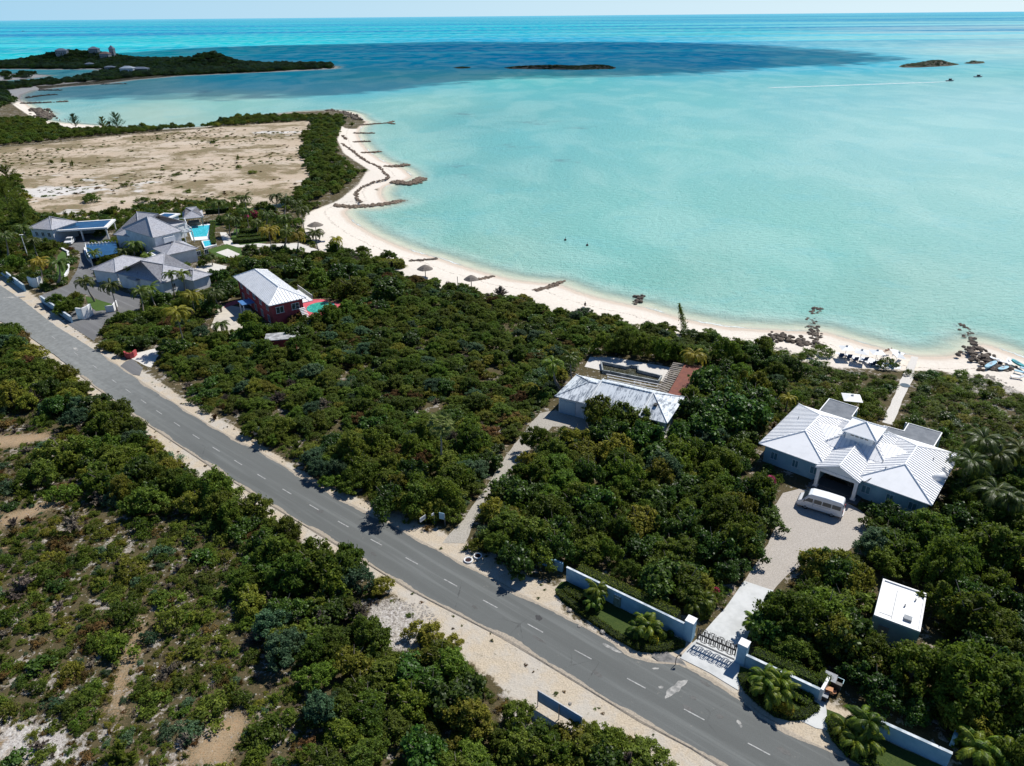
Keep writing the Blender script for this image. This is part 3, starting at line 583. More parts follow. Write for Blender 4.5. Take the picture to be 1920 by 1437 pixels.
# ================================================================ BUILDINGS
def house(name, label, M, L, Wd, cat='house'):
    c = M @ Vector((L / 2, Wd / 2, 0)); FOOT.append((np.array([tuple(M @ Vector((u, v, 0)))[:2] for u, v in ((0, 0), (L, 0), (L, Wd), (0, Wd))]), .5)); return thing(name, label, cat, (c.x, c.y, 1.0))
# ---- the white metal-roofed villa
ZE = 4.0
M1, L1, W1_ = frame3((1423, 831), (1748, 947.5), (1495, 757), ZE)
h = house('white_villa', 'white single-storey villa with ribbed white metal hip roofs beside the forecourt', M1, L1, W1_)
b = MB()
walls(b, M1, .7, 8.3, .7, W1_ - .7, .9, 4.0); walls(b, M1, L1 - 8.3, L1 - .7, .7, W1_ - .7, .9, 4.0); walls(b, M1, 8.302, L1 - 8.302, 3.4, W1_ - 1.2, .9, 3.98)
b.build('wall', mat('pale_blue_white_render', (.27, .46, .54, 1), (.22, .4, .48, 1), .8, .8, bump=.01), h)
for u0, u1 in ((0, 8.9), (L1 - 8.9, L1)):
    b = MB(); hip(b, M1, u0, u1, 0, W1_, ZE, 1.75, 'v', (4.1, 4.6), rib=0, cap=0)
    # seams only on the long slopes, the end slopes read smooth from far
    um = (u0 + u1) / 2; T = lambda u, v, z: M1 @ Vector((u, v, z)); zr = ZE + 1.75
    rb = MB()
    for f in ((T(u1, 0, ZE + .02), T(u1, W1_, ZE + .02), T(um, W1_ - 4.6, zr + .02), T(um, 4.1, zr + .02)), (T(u0, W1_, ZE + .02), T(u0, 0, ZE + .02), T(um, 4.1, zr + .02), T(um, W1_ - 4.6, zr + .02))): slope(rb, f, .5, 0, 1, th=.015)
    ro = b.build('roof', M_MROOF, h); rb.build('standing_seams', [M_MROOF, M_RIB], ro)
b = MB(); um = L1 / 2; T = lambda u, v, z: M1 @ Vector((u, v, z)); zc = ZE + 1.6
for f in ((T(4.2, 3.2, ZE), T(L1 - 4.2, 3.2, ZE), T(L1 - 4.6, 7.6, zc), T(4.6, 7.6, zc)), (T(L1 - 4.2, 12.0, ZE), T(4.2, 12.0, ZE), T(4.6, 7.6, zc), T(L1 - 4.6, 7.6, zc))): slope(b, f, .5, 0, 1)
hip(b, M1, 6.6, L1 - 6.6, 4.6, 12.6, ZE + .55, 2.0, 'u', (3.9, 3.9), rib=.5, cap=0, rmi=1)
b.build('roof', [M_MROOF, M_RIB], h)
b = MB(); b.tube([T(.0, -.05, ZE - .04), T(8.8, -.05, ZE - .04)], .07, 6); b.build('gutter', M_WHITE, h); b = MB(); b.tube([T(L1 - 8.8, -.05, ZE - .04), T(L1, -.05, ZE - .04)], .07, 6); b.build('gutter', M_WHITE, h)
for u_, v_ in ((2.0, 8.5), (7.2, 5.2), (L1 - 2.2, 9.0), (L1 - 7.0, 4.5), (L1 - 6.2, 2.6)): b = MB(); zz_ = ZE + 1.75 * min(u_ if u_ < 4.4 else 8.9 - u_, 4.4) / 4.45 if u_ < 9 else ZE + 1.75 * min(L1 - u_, 8.9 - (L1 - u_)) / 4.45; b.tube([T(u_, v_, zz_ - .1), T(u_, v_, zz_ + .35)], .06, 8); b.build('vent_pipe', M_GREY, h)
# raised lantern roof on the centre, with its little vent windows
b = MB(); walls(b, M1, um - 1.7, um + 1.7, 6.3, 9.9, ZE + 1.0, ZE + 2.6); lw_ = b.build('lantern', M_WHITE, h)
b = MB(); hip(b, M1, um - 2.2, um + 2.2, 5.9, 10.4, ZE + 2.6, 1.1, 'u', (2.2, 2.2), cap=0); b.build('lantern_roof', M_MROOF, lw_)
b = MB()
for du in (-.9, -.3, .3, .9): b.box((um + du, 6.28, ZE + 2.25), (.4, .06, .3), M=M1)
b.build('vent', M_GLASS, lw_)
# entrance porch with a gable
pz = ZE + 1.35; pu0, pu1 = um - 2.75, um + 2.75
b = MB()
for f in ((T(pu0, 7, ZE + .05), T(pu0, -.9, ZE + .05), T(um, -.9, pz), T(um, 7, pz)), (T(pu1, -.9, ZE + .05), T(pu1, 7, ZE + .05), T(um, 7, pz), T(um, -.9, pz))): slope(b, f, .5, 0, 1)
b.tube([T(um, -.9, pz + .04), T(um, 7, pz + .04)], .09, 6); b.build('porch_roof', [M_MROOF, M_RIB], h)
b = MB(); g0 = [T(pu0 + .15, -.6, ZE - .02), T(pu1 - .15, -.6, ZE - .02), T(um, -.6, pz - .15)]; g1 = [T(pu0 + .15, -.4, ZE - .02), T(pu1 - .15, -.4, ZE - .02), T(um, -.4, pz - .15)]
b.add(g0 + g1, [(0, 1, 2), (5, 4, 3), (0, 3, 4, 1), (1, 4, 5, 2), (2, 5, 3, 0)]); b.box((um, -.5, ZE - .25), (5.2, .3, .42), M=M1); b.build('gable', M_WHITE, h)
for u in (pu0 + .4, pu1 - .4):
    b = MB(); b.box((u, -.5, 2.4), (.42, .42, 2.9), M=M1); b.box((u, -.5, 1.1), (.6, .6, .3), M=M1); b.build('porch_column', M_WHITE, h)
b = MB(); b.box((um, .2, 1.06), (6.2, 3.2, .16), M=M1); b.box((um, .8, 1.16), (5.4, 2.2, .16), M=M1); b.build('porch_step', mat('dark_slate_paving', (.09, .1, .11, 1), None, 3, .6), h)
b = MB(); b.box((um, 3.36, 2.3), (3.6, .1, 2.3), M=M1); b.build('entrance_glazing', M_GLASS, h)
M_SHUT = mat('teal_window_glass', (.06, .16, .2, 1), (.09, .22, .27, 1), 2, .25); M_FR = mat('pale_aqua_frame', (.4, .56, .63, 1), None, 2, .6)
for u, w_ in ((2.1, .9), (5.0, .8), (7.5, 1.0), (L1 - 7.4, 1.0), (L1 - 4.6, .8), (L1 - 2.0, .9)): window(h, M1, u, .7, 2.45, w_, 1.1, 'f', gm=M_SHUT, fm=M_FR)
for v in (3.5, 7, 11): window(h, M1, .7, v, 2.4, 1.2, 1.2, 'l')
for pts, nm in (([(1536, 771), (1555, 748), (1609, 765), (1597, 782), (1612, 788), (1606, 796)], 'terrace_roof'), ([(1650, 808), (1657.8, 799), (1694.5, 809), (1703.6, 794.4), (1766, 812.3), (1750.6, 838)], 'terrace_roof')):
    P = atn(pts, 3.9); b = MB(); b.prism([(p.x, p.y) for p in P], 3.66, 3.9); o = b.build(nm, mat('grey_flat_roofing', (.1, .115, .135, 1), (.15, .165, .185, 1), .8, .7), h)
    e = MB(); n = len(P)
    for i in range(n):
        a, c = P[i], P[(i + 1) % n]; e.tube([a + Vector((0, 0, .02)), c + Vector((0, 0, .02))], .09, 4)
    e.build('white_edging', M_WHITE, o)
for px, py in ((1700, 790), (1764, 815), (1753, 835), (1607, 768)):
    p = at(px, py, 3.9); b = MB(); b.tube([(p.x, p.y, 1), (p.x, p.y, 3.66)], .12, 8); b.build('terrace_post', M_WHITE, h)
b = MB(); b.box((L1 - .6, 6.0, ZE + .12), (1.1, 1.1, .7), M=M1); b.tube([M1 @ Vector((L1 - 1.2, 5.4, ZE + .2)), M1 @ Vector((L1 - .2, 6.2, ZE + .9))], .5, 10); b.build('roof_tank', M_WHITE, h, smooth=True)
b = MB(); b.tube([T(um + 3.9, 1.6, ZE + .4), T(um + 3.1, -.6, ZE + .1)], .04, 6); b.build('downpipe', M_BLACK, h)
# ---- old house with a streaked roof, terrace and pond
Z2 = 4.0
M2, L2, W2 = frame3((1040, 743), (1252, 794), (1080, 701.5), Z2); W2 = 8.3
h = house('old_house', 'long low house with streaked old white metal roof behind the middle driveway', M2, L2, W2)
b = MB(); walls(b, M2, .5, L2 - .5, .5, W2 - .5, .9, 3.98); b.build('wall', M_WALLW, h)
b = MB(); hip(b, M2, 0, 6.2, 0, W2, Z2, 1.5, 'u', (4.0, .1), rib=0, cap=0); b.build('garage_roof', M_OROOF, h)
b = MB(); hip(b, M2, 4.6, L2, -.25, W2 + .3, Z2 + .12, 1.9, 'u', (1.2, 3.6), rib=0, cap=0); b.build('roof', M_OROOF, h)
b = MB(); b.tube([M2 @ Vector((5.6, -.2, Z2 + .2)), M2 @ Vector((5.9, 4.1, Z2 + 2.08))], .16, 6); b.build('roof_flashing', M_WHITE, h); b = MB(); b.tube([M2 @ Vector((L2 - 4.2, -.2, Z2 + .2)), M2 @ Vector((L2 - 3.7, 4.1, Z2 + 2.08))], .16, 6); b.build('roof_flashing', M_WHITE, h)
b = MB(); b.box((2.0, .46, 2.2), (2.6, .08, 2.3), M=M2); b.build('garage_door', mat('pale_blue_door', (.42, .55, .62, 1), (.38, .5, .57, 1), 2, .6), h)
b = MB(); b.box((L2 - 2.6, 2.2, Z2 + 1.3), (.5, .7, .25), M=M2); b.build('roof_vent', M_BLACK, h)
for u in (8, 11, 14): window(h, M2, u, .5, 2.4, 1.1, 1.1, 'f')
# pergola of pale slats behind it
t = thing('slatted_pergola', 'white slatted pergola between the old streaked roof and the dark pond', 'pergola', at(1200, 712, 1.0))
b = MB()
for i in range(4):
    a, c = at(1137 + i * 2, 702 + i * 5, 3.4), at(1240 - i * 1.5, 722 + i * 5, 3.4); b.tube([a, c], .07, 4)
b.build('slat', M_WHITE, t)
for i, (x, y) in enumerate(((1140, 705), (1190, 715), (1238, 725))):
    p = at(x, y, 3.4); b = MB(); b.tube([(p.x, p.y, 1), (p.x, p.y, 3.35)], .08, 6); b.build('post', M_WHITE, t)
t = thing('garden_pond', 'dark walled garden pond behind the old streaked house', 'pond', at(1190, 705, 1.0))
pp = atn([(1127, 683), (1175, 693), (1183, 690), (1196, 692), (1196, 699), (1240, 710), (1234, 720), (1145, 702), (1130, 700)], 1.0)
b = MB(); b.prism([(p.x, p.y) for p in pp], 1.0, 1.06); b.build('water', M_POND, t)
b = MB()
for i in range(len(pp)):
    a, c = pp[i], pp[(i + 1) % len(pp)]; d = (c - a); m = (a + c) / 2; b.box((m.x, m.y, 1.28), (d.length + .15, .22, .6), math.atan2(d.y, d.x))
b.build('rim', mat('pond_rim_render', (.16, .19, .2, 1), (.36, .38, .38, 1), .7, .9), t)
t = thing('timber_roof', 'weathered grey timber slat roof beside the red terrace roof', 'roof', at(1255, 708, 1.0))
P = atn([(1240, 733), (1268, 682), (1280, 684), (1254, 736)], 3.4); b = MB()
Q = atn([(1232, 729), (1262, 681), (1283, 684), (1252, 737)], 3.4)
for i in range(16):
    k = i / 15; a = Q[0].lerp(Q[1], k); c = Q[3].lerp(Q[2], k); b.box(((a + c) / 2)[:2] + (3.42,), ((c - a).length, .34, .08), math.atan2(c.y - a.y, c.x - a.x))
b.build('slat', M_WOOD, t)
for p in Q: b = MB(); b.tube([(p.x, p.y, 1), (p.x, p.y, 3.38)], .09, 6); b.build('post', M_WOOD, t)
t = thing('red_terrace_roof', 'flat terracotta red roof beyond the dark green sea grape tree', 'roof', at(1295, 705, 1.0))
Q = atn([(1252, 739), (1283, 684), (1310, 686), (1337, 693), (1300, 722), (1283, 735), (1264, 750)], 3.6); b = MB(); b.prism([(p.x, p.y) for p in Q], 3.4, 3.6); b.build('deck', M_TERRA, t)
b = MB(); Q2 = [Q[0].lerp(at(1295, 710), .1), Q[1].lerp(at(1295, 710), .1), Q[3].lerp(at(1295, 710), .1), Q[6].lerp(at(1295, 710), .1)]; b.prism([(p.x, p.y) for p in Q2], .9, 3.398); b.build('wall', M_WALLW, t)
p = at(1316, 699, 3.6); b = MB(); b.tube([(p.x, p.y, 3.6), (p.x, p.y, 4.0)], .25, 8); b.tube([(p.x, p.y, 4.0), (p.x + .1, p.y, 4.25)], [.3, .1], 8); b.build('roof_fan', M_WHITE, t)
# ---- pink house
Z3 = 6.0
M3, L3, W3 = frame3((437.5, 519), (504, 574), (517.5, 501), Z3); c_ = M3.inverted() @ at(572.5, 557.5, Z3); W3 = c_.y
h = house('pink_house', 'two-storey pink house under a white metal hip roof among dark trees', M3, L3, W3)
b = MB(); walls(b, M3, .6, L3 - .6, .6, W3 - .6, .9, 5.98); b.build('wall', M_PINK, h)
b = MB(); hip(b, M3, 0, L3, 0, W3, Z3, 1.9, 'u', (W3 * .5, W3 * .55), rib=.6, cap=0); b.build('roof', M_MROOF, h)
for u in (3, 7, 11, 15, 19):
    if u < L3 - 1: window(h, M3, u, .6, 4.6, 1.2, 1.2, 'f'); window(h, M3, u, .6, 2.2, 1.2, 1.4, 'f')
for v in (2.2, W3 - 2.2): window(h, M3, L3 - .6, v, 4.5, 1.5, 1.3, 'r')
b = MB(); b.box((L3 * .52, -1.3, 3.9), (3.0, 2.6, .14), M=M3); b.build('porch_roof', M_BLUEP, h)
for u in (L3 * .52 - 1.2, L3 * .52 + 1.2): b = MB(); b.tube([M3 @ Vector((u, -2.3, 1)), M3 @ Vector((u, -2.3, 3.83))], .14, 8); b.build('porch_post', M_WHITE, h)
b = MB(); b.box((L3 * .72, W3 + .9, 4.2), (8, 2.6, .16), M=M3); d_ = b.build('balcony', M_WHITE, h)
b = MB()
for u in np.arange(L3 * .72 - 4, L3 * .72 + 4.01, .5): b.box((u, W3 + 2.15, 4.8), (.05, .05, 1.1), M=M3)
b.box((L3 * .72, W3 + 2.15, 5.35), (8, .07, .07), M=M3); b.build('railing', M_WHITE, d_)
for i in range(12): pass
b = MB()
for i in range(14): b.box((L3 + .3 + i * .3, W3 - 1.2, 4.1 - i * .22), (.34, 1.2, .12), M=M3)
b.build('stair', M_WHITE, h)
t = thing('kidney_pool', 'small green swimming pool beside the pink house', 'pool', at(602, 576, 1.0))
b = MB(); c0 = at(602, 577, 1.0); ring = [(c0.x + math.cos(a) * 3.0, c0.y + math.sin(a) * 3.2) for a in np.linspace(0, 6.28, 25)[:-1]]
b.prism(ring, 1.0, 1.1); b.build('water', M_POOLG, t)
b = MB(); b.prism([(at(x, y).x, at(x, y).y) for x, y in ((560, 590), (572, 562), (605, 562), (640, 570), (640, 590), (600, 600))], 1.0, 1.05); b.build('deck', M_PINKD, t)
b = MB(); b.prism([(at(x, y).x, at(x, y).y) for x, y in ((424, 570), (448, 562), (452, 568), (420, 578))], 1.02, 1.08); o = b.build('pink_paving', M_PINKD); tag(o, kind='structure')
ms = Matrix.Translation(at(530, 652, 1.0)) @ Matrix.Rotation(R(12), 4, 'Z')
t = thing('pink_shed', 'small dark pink shed with white flat roof below the pink house', 'shed', at(530, 652, 1.0))
b = MB(); b.box((0, 0, 1.1), (5.2, 3, 2.2), M=ms); b.build('wall', M_PINK, t); b = MB(); b.box((0, 0, 2.3), (5.6, 3.4, .16), M=ms); b.build('roof', mat('stained_shed_roof', (.45, .45, .45, 1), (.2, .2, .2, 1), .9, .8), t)
b = MB(); b.box((1.5, -1.52, 1.5), (.5, .06, .5), M=ms); b.build('window', M_GLASS, t)
# ---- flat-roofed outbuilding
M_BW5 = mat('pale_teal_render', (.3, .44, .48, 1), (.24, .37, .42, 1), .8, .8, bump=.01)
Z5 = 3.9
M5, L5, W5 = frame3((1638.7, 1153), (1725.7, 1185), (1658, 1085.6), Z5)
h = house('white_outbuilding', 'plain white flat-roofed outbuilding half hidden under the trees', M5, L5, W5, 'building')
b = MB(); walls(b, M5, 0, L5, 0, W5, .9, 3.72); b.build('wall', M_BW5, h)
b = MB(); b.box((L5 / 2, W5 / 2, 3.75), (L5 - .36, W5 - .36, .06), M=M5); b.build('roof', mat('white_roof_coating', (.82, .82, .8, 1), (.74, .73, .7, 1), .9, .8), h)
b = MB()
for c, s in (((L5 / 2, .09, 3.81), (L5, .18, .2)), ((L5 / 2, W5 - .09, 3.81), (L5, .18, .2)), ((.09, W5 / 2, 3.81), (.18, W5 - .36, .2)), ((L5 - .09, W5 / 2, 3.81), (.18, W5 - .36, .2))): b.box(c, s, M=M5)
b.build('parapet', M_WHITE, h)
b = MB(); b.box((1.5, W5 / 2 - .4, 3.79), (.05, W5 * .8, .03), M=M5); b.box((.9, .8, 3.79), (1.1, .05, .03), M=M5); b.build('roof_joint', M_GREY, h)
b = MB(); b.box((L5 - 1.2, 1.2, 3.92), (.7, .6, .26), M=M5); b.build('roof_hatch', M_GREY, h)
b = MB(); b.box((1.1, -.03, 2.0), (.9, .06, 2.0), M=M5); b.build('door', M_GREY, h)
for u_, v_ in ((2.4, 3.0), (3.2, 4.4)): b = MB(); b.tube([M5 @ Vector((u_, v_, 3.7)), M5 @ Vector((u_, v_, 4.15))], .07, 8); b.build('vent_pipe', M_STEEL, h)
# ---- the shingle-roofed estate at far left
def shingle_house(label, A, Bp, C, z, rise, ridge='u', inset=None, name='shingle_house', win=(), u1=None, th=.35, cat='house', mroof=None):
    M, L, Wd = frame3(A, Bp, C, z)
    h = house(name, label, M, L, Wd, cat)
    b = MB(); walls(b, M, .5, L - .5, .5, Wd - .5, .9, z - .02); b.build('wall', M_WALLW, h)
    b = MB(); hip(b, M, 0, L, 0, Wd, z, rise, ridge, inset, cap=1); b.build('roof', [M_SHING, mat('ridge_cap_lead', (.4, .41, .44, 1), (.32, .33, .36, 1), 3, .7)], h)
    for u, zz in win: window(h, M, u, .5, zz, .9, 1.2, 'f')
    return h, M, L, Wd
shingle_house('grey-shingled lodge left of the solar carport', (51, 428), (97, 431.5), (66, 410), 5.0, 2.3, 'u', None, 'lodge', win=((2.2, 3.4), (4.3, 3.4), (6.4, 3.4)))
shingle_house('biggest grey-shingled hip-roofed wing, left behind the tower wing', (212, 440), (262, 446), (243, 405), 5.0, 4.2, 'u', None, 'main_wing')
h, MM, LL, WW = shingle_house('tall two-storey white tower wing with steep grey shingle roof', (287, 446), (342, 433), (262, 421), 7.0, 3.4, 'u', (3.5, 3.5), 'tower_wing')
b = MB(); b.box((LL * .5, .2, 5.0), (3.0, .9, 2.6), M=MM); b.build('bay', M_WALLW, h)
shingle_house('grey-shingled wing between the tower wing and the terrace', (312, 479), (372, 466), (322, 458), 4.4, 1.9, 'u', None, 'terrace_wing', win=((8, 3), (10, 3)))
shingle_house('narrow grey-shingled wing left of the big front wing', (217, 512), (283, 487), (195, 496), 4.2, 1.8, 'u', None, 'narrow_wing')
shingle_house('largest front grey-shingled hip roof of the estate', (304, 532), (372, 508), (262, 497), 4.4, 3.6, 'u', None, 'front_wing', win=((3, 2.8), (6, 2.8)))
shingle_house('low grey-shingled annex at the right of the front wing', (361, 527), (398, 514), (345, 512), 3.9, 1.5, 'u', None, 'right_annex')
shingle_house('small grey-shingled porch roof left of the front wing', (254, 527), (288, 517), (236, 522), 3.9, 1.2, 'u', None, 'front_porch')
h, MG, LG, WG = shingle_house('open garden pavilion with grey shingle hip roof beside the pool', (343, 411), (382, 407), (349, 398), 4.0, 2.2, 'u', None, 'pool_pavilion', cat='pavilion')
w = [c for c in h.children if c.name.startswith('wall')][0]; bpy.data.objects.remove(w)
for u, v in ((.6, .6), (LG - .6, .6), (.6, WG - .6), (LG - .6, WG - .6)): b = MB(); b.tube([MG @ Vector((u, v, 1)), MG @ Vector((u, v, 3.95))], .15, 8); b.build('post', M_WOOD, h)
b = MB(); b.box((LG / 2, WG / 2, 1.5), (LG * .6, WG * .4, 1.0), M=MG); b.build('counter', M_WOOD, h)
# carport with solar roof
MC, LC, WC = frame3((99, 434.5), (201, 428), (110, 419), 4.2)
h = house('solar_carport', 'long white carport with dark blue solar roof beside the lodge', MC, LC, WC, 'carport')
b = MB()
for c, s in (((LC / 2, .35, 4.2), (LC, .7, .45)), ((LC / 2, WC - .35, 4.2), (LC, .7, .45)), ((.7, WC / 2, 4.2), (1.4, WC - 1.4, .45)), ((LC - .5, WC / 2, 4.2), (1.0, WC - 1.4, .45))): b.box(c, s, M=MC)
b.build('roof_frame', M_WHITE, h); b = MB(); b.box((LC / 2 + .2, WC / 2, 4.2), (LC - 2.42, WC - 1.42, .2), M=MC); b.build('solar_panel', M_SOLAR, h)
for u in (.5, LC * .5, LC - .5):
    for v in (.5, WC - .5): b = MB(); b.tube([MC @ Vector((u, v, 1)), MC @ Vector((u, v, 3.97))], .22, 8); b.build('column', M_WHITE, h)
b = MB(); b.box((LC * .35, WC - .9, 2.2), (LC * .6, .2, 2.4), M=MC); b.build('back_wall', M_WALLW, h)
MC2, LC2, WC2 = frame3((290, 408), (316, 409), (292, 400), 5.0)
h = house('rear_flat_roof', 'small flat white-edged roof with solar glass behind the tower wing', MC2, LC2, WC2, 'roof')
b = MB(); b.box((LC2 / 2, WC2 / 2, 4.9), (LC2 + 1, WC2 + 1, .35), M=MC2); b.build('roof_frame', M_WHITE, h); b = MB(); b.box((LC2 / 2, WC2 / 2, 5.12), (LC2 - 1, WC2 - 1, .1), M=MC2); b.build('solar_panel', M_SOLAR, h); b = MB(); walls(b, MC2, 0, LC2, 0, WC2, .9, 4.7); b.build('wall', M_WALLW, h)
t = thing('solar_canopy', 'dark blue solar canopy over a court with a row of white posts', 'solar canopy', at(190, 470, 1))
P = atn([(160, 459), (217, 455), (222, 474), (195, 480), (170, 486), (163, 474)], 3.0); b = MB(); b.prism([(p.x, p.y) for p in P], 2.9, 3.0); b.build('solar_panel', M_SOLAR, t)
e = MB(); e.tube([P[0] + Vector((0, 0, .05)), P[1] + Vector((0, 0, .05))], .12, 4); e.tube([P[0], P[5], P[4]], .14, 4); e.build('edge', M_WHITE, t)
for i in range(10):
    p = P[0].lerp(P[1], i / 9); b = MB(); b.box((p.x, p.y, 3.25), (.22, .22, .4)); b.build('post_cap', M_WHITE, t)
for p in P: b = MB(); b.tube([(p.x, p.y, 1), (p.x, p.y, 2.9)], .12, 6); b.build('post', M_WHITE, t)
t = thing('swimming_pool', 'large turquoise swimming pool in front of the shingled pavilion', 'pool', at(375, 434, 1))
P = atn([(354, 426), (394, 423), (388, 444), (361, 446)], 1.0); b = MB(); b.prism([(p.x, p.y) for p in P], 1.0, 1.16); b.build('water', M_POOL, t)
P2 = atn([(350, 423), (397, 420), (398, 424), (392, 450), (360, 452)], 1.0); b = MB(); b.prism([(p.x, p.y) for p in P2], 1.0, 1.12); b.build('deck', M_WHITE, t)
t = thing('plunge_pool', 'small turquoise plunge pool below the large pool', 'pool', at(391, 459, 1))
P = atn([(381, 456), (402, 453), (405, 461), (385, 466)], 1.0); b = MB(); b.prism([(p.x, p.y) for p in P], 1.0, 1.5); b.build('water', M_POOL, t)
P = atn([(378, 455), (403, 452), (407, 462), (384, 468)], 1.0); b = MB(); b.prism([(p.x, p.y) for p in P], 1.0, 1.46); b.build('deck', M_WHITE, t)
t = thing('curved_balcony', 'white curved balcony between the tower wing and the large pool', 'balcony', at(345, 425, 1))
b = MB(); P = atn([(328, 416), (347, 415), (352, 428), (360, 433), (345, 437), (330, 430)], 4.2); b.prism([(p.x, p.y) for p in P], 4.0, 4.2); b.build('slab', mat('tinted_slab', (.35, .38, .4, 1), None, 2, .5), t)
b = MB()
for i in range(len(P) - 1): b.tube([P[i] + Vector((0, 0, .9)), P[i + 1] + Vector((0, 0, .9))], .09, 5); b.tube([P[i], P[i] + Vector((0, 0, .9))], .09, 5)
b.build('railing', M_WHITE, t)
for p in (P[1], P[3], P[4]): b = MB(); b.tube([(p.x, p.y, 1), (p.x, p.y, 4)], .16, 6); b.build('post', M_WHITE, t)
P = atn([(352, 512), (372, 500), (398, 494), (425, 500), (420, 512), (396, 520)], 1.0); b = MB(); b.prism([(p.x, p.y) for p in P], 1.0, 1.1); o = b.build('terrace', M_SANDP); tag(o, kind='structure')
P = atn([(275, 474), (296, 470), (303, 473), (286, 481)], 3.6); b = MB(); b.prism([(p.x, p.y) for p in P], 3.4, 3.6); o = b.build('walkway_roof', M_WHITE); tag(o, 'flat white walkway roof linking two shingled wings', 'roof')
# garden and boundary walls
def wall(name, label, pts, hgt, th=.25, m=None, cap=True, parent=None, pil=(), cat='wall'):
    P = atn(pts, 1.0); b = MB(); mid = P[len(P) // 2]; WALLP.append(np.array([(p.x, p.y) for p in P]))
    if cap or pil: t = thing(name, label, cat, mid)
    for i in range(len(P) - 1):
        a, c = P[i], P[i + 1]; d = c - a; m_ = (a + c) / 2; b.box((m_.x, m_.y, 1 + hgt / 2 - .05), (d.length + (th * .5 if len(P) > 2 else 0), th, hgt + .1), math.atan2(d.y, d.x))
    if not cap:
        o = b.build(name, m or M_WALLW); return tag(o, label, cat)
    b.build('masonry', m or M_WALLW, t); k = MB()
    for i in range(len(P) - 1):
        a, c = P[i], P[i + 1]; d = c - a; m_ = (a + c) / 2; k.box((m_.x, m_.y, 1 + hgt + .035), (d.length + .06, th + .05, .06), math.atan2(d.y, d.x))
    k.build('coping', mat('weathered_coping', (.62, .66, .68, 1), (.3, .36, .4, 1), 1.2, .8), t); return t
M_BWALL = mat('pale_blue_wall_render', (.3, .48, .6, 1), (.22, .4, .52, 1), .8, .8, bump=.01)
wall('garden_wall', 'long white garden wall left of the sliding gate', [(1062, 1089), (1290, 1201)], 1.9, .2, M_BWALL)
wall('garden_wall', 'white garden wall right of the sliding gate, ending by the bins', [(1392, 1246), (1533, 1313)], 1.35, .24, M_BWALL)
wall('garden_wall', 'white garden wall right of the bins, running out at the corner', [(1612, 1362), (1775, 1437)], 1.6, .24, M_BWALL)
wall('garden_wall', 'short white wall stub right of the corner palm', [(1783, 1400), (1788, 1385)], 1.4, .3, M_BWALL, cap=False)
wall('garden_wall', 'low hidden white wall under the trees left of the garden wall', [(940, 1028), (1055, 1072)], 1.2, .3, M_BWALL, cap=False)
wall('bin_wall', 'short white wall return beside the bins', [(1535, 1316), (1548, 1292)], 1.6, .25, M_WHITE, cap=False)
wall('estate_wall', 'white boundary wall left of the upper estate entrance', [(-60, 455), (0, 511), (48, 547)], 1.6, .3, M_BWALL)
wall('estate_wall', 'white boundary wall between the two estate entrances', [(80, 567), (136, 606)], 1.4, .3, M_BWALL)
wall('estate_gate_wing', 'curved white gate wing at the upper estate entrance', [(57, 536), (64, 539), (73, 539), (80, 535)], 2.2, .3, M_WHITE, cap=False)
wall('estate_gate_wing', 'curved white gate wing at the lower estate entrance', [(148, 598), (158, 599), (168, 595), (174, 590)], 2.4, .3, M_WHITE, cap=False)
wall('estate_gate_wing', 'white gate wing behind the leaning palm', [(200, 586), (214, 584), (220, 575)], 1.4, .25, M_WHITE, cap=False)
wall('estate_kerb_wall', 'low white curb wall along the villa drive', [(115, 467), (128, 474), (130, 490), (127, 512), (117, 528)], .45, .5, M_WHITE, cap=False)
wall('court_wall', 'curved white wall edging the solar court', [(160, 468), (161, 478), (166, 488), (172, 494)], .6, .4, M_WHITE, cap=False)
wall('glass_fence', 'long pale garden fence behind the palms', [(470, 400), (500, 392), (540, 388)], 1.2, .1, mat('pale_green_glass', (.3, .45, .42, 1), None, 3, .3), cap=False, cat='fence')
wall('pink_sign_wall', 'curved pink sign wall with white board at the pink house entry', [(234, 668), (238, 672), (245, 673), (251, 671), (256, 666)], 1.1, .3, M_PINK, cap=False)
# gate pillars
for px, py, l in ((1291, 1197, 'left'), (1389, 1241, 'right')):
    p = at(px, py, 1.0); t = thing('gate_pillar', 'square white gate pillar at the %s end of the sliding gate' % l, 'pillar', p, R(-37))
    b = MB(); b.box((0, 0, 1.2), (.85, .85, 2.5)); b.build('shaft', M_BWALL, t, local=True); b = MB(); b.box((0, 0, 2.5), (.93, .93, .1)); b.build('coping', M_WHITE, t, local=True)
# sliding gate with key pattern bars
g0, g1 = at(1305, 1206, 1.0), at(1377, 1238, 1.0); gd = g1 - g0; GL = gd.length
t = thing('sliding_gate', 'black metal driveway gate with square key-pattern bars', 'gate', g0, math.atan2(gd.y, gd.x))
fr = MB(); fr.box((GL / 2, 0, 1.28), (GL, .08, .16)); fr.box((.03, 0, 1.3), (.07, .06, 1.5)); fr.box((GL - .03, 0, 1.3), (.07, .06, 1.5)); fr.box((GL / 2, 0, .12), (GL, .05, .06)); fr.build('frame', M_BLACK, t, local=True)
k = MB(); n = 9; w = GL / n
def U(x0, x1, z0, z1, op):
    q = .052
    k.box((x0, 0, (z0 + z1) / 2), (q, q, z1 - z0)); k.box((x1, 0, (z0 + z1) / 2), (q, q, z1 - z0))
    zz = z1 if op == 'd' else z0; k.box(((x0 + x1) / 2, 0, zz), (x1 - x0 + q, q, q))
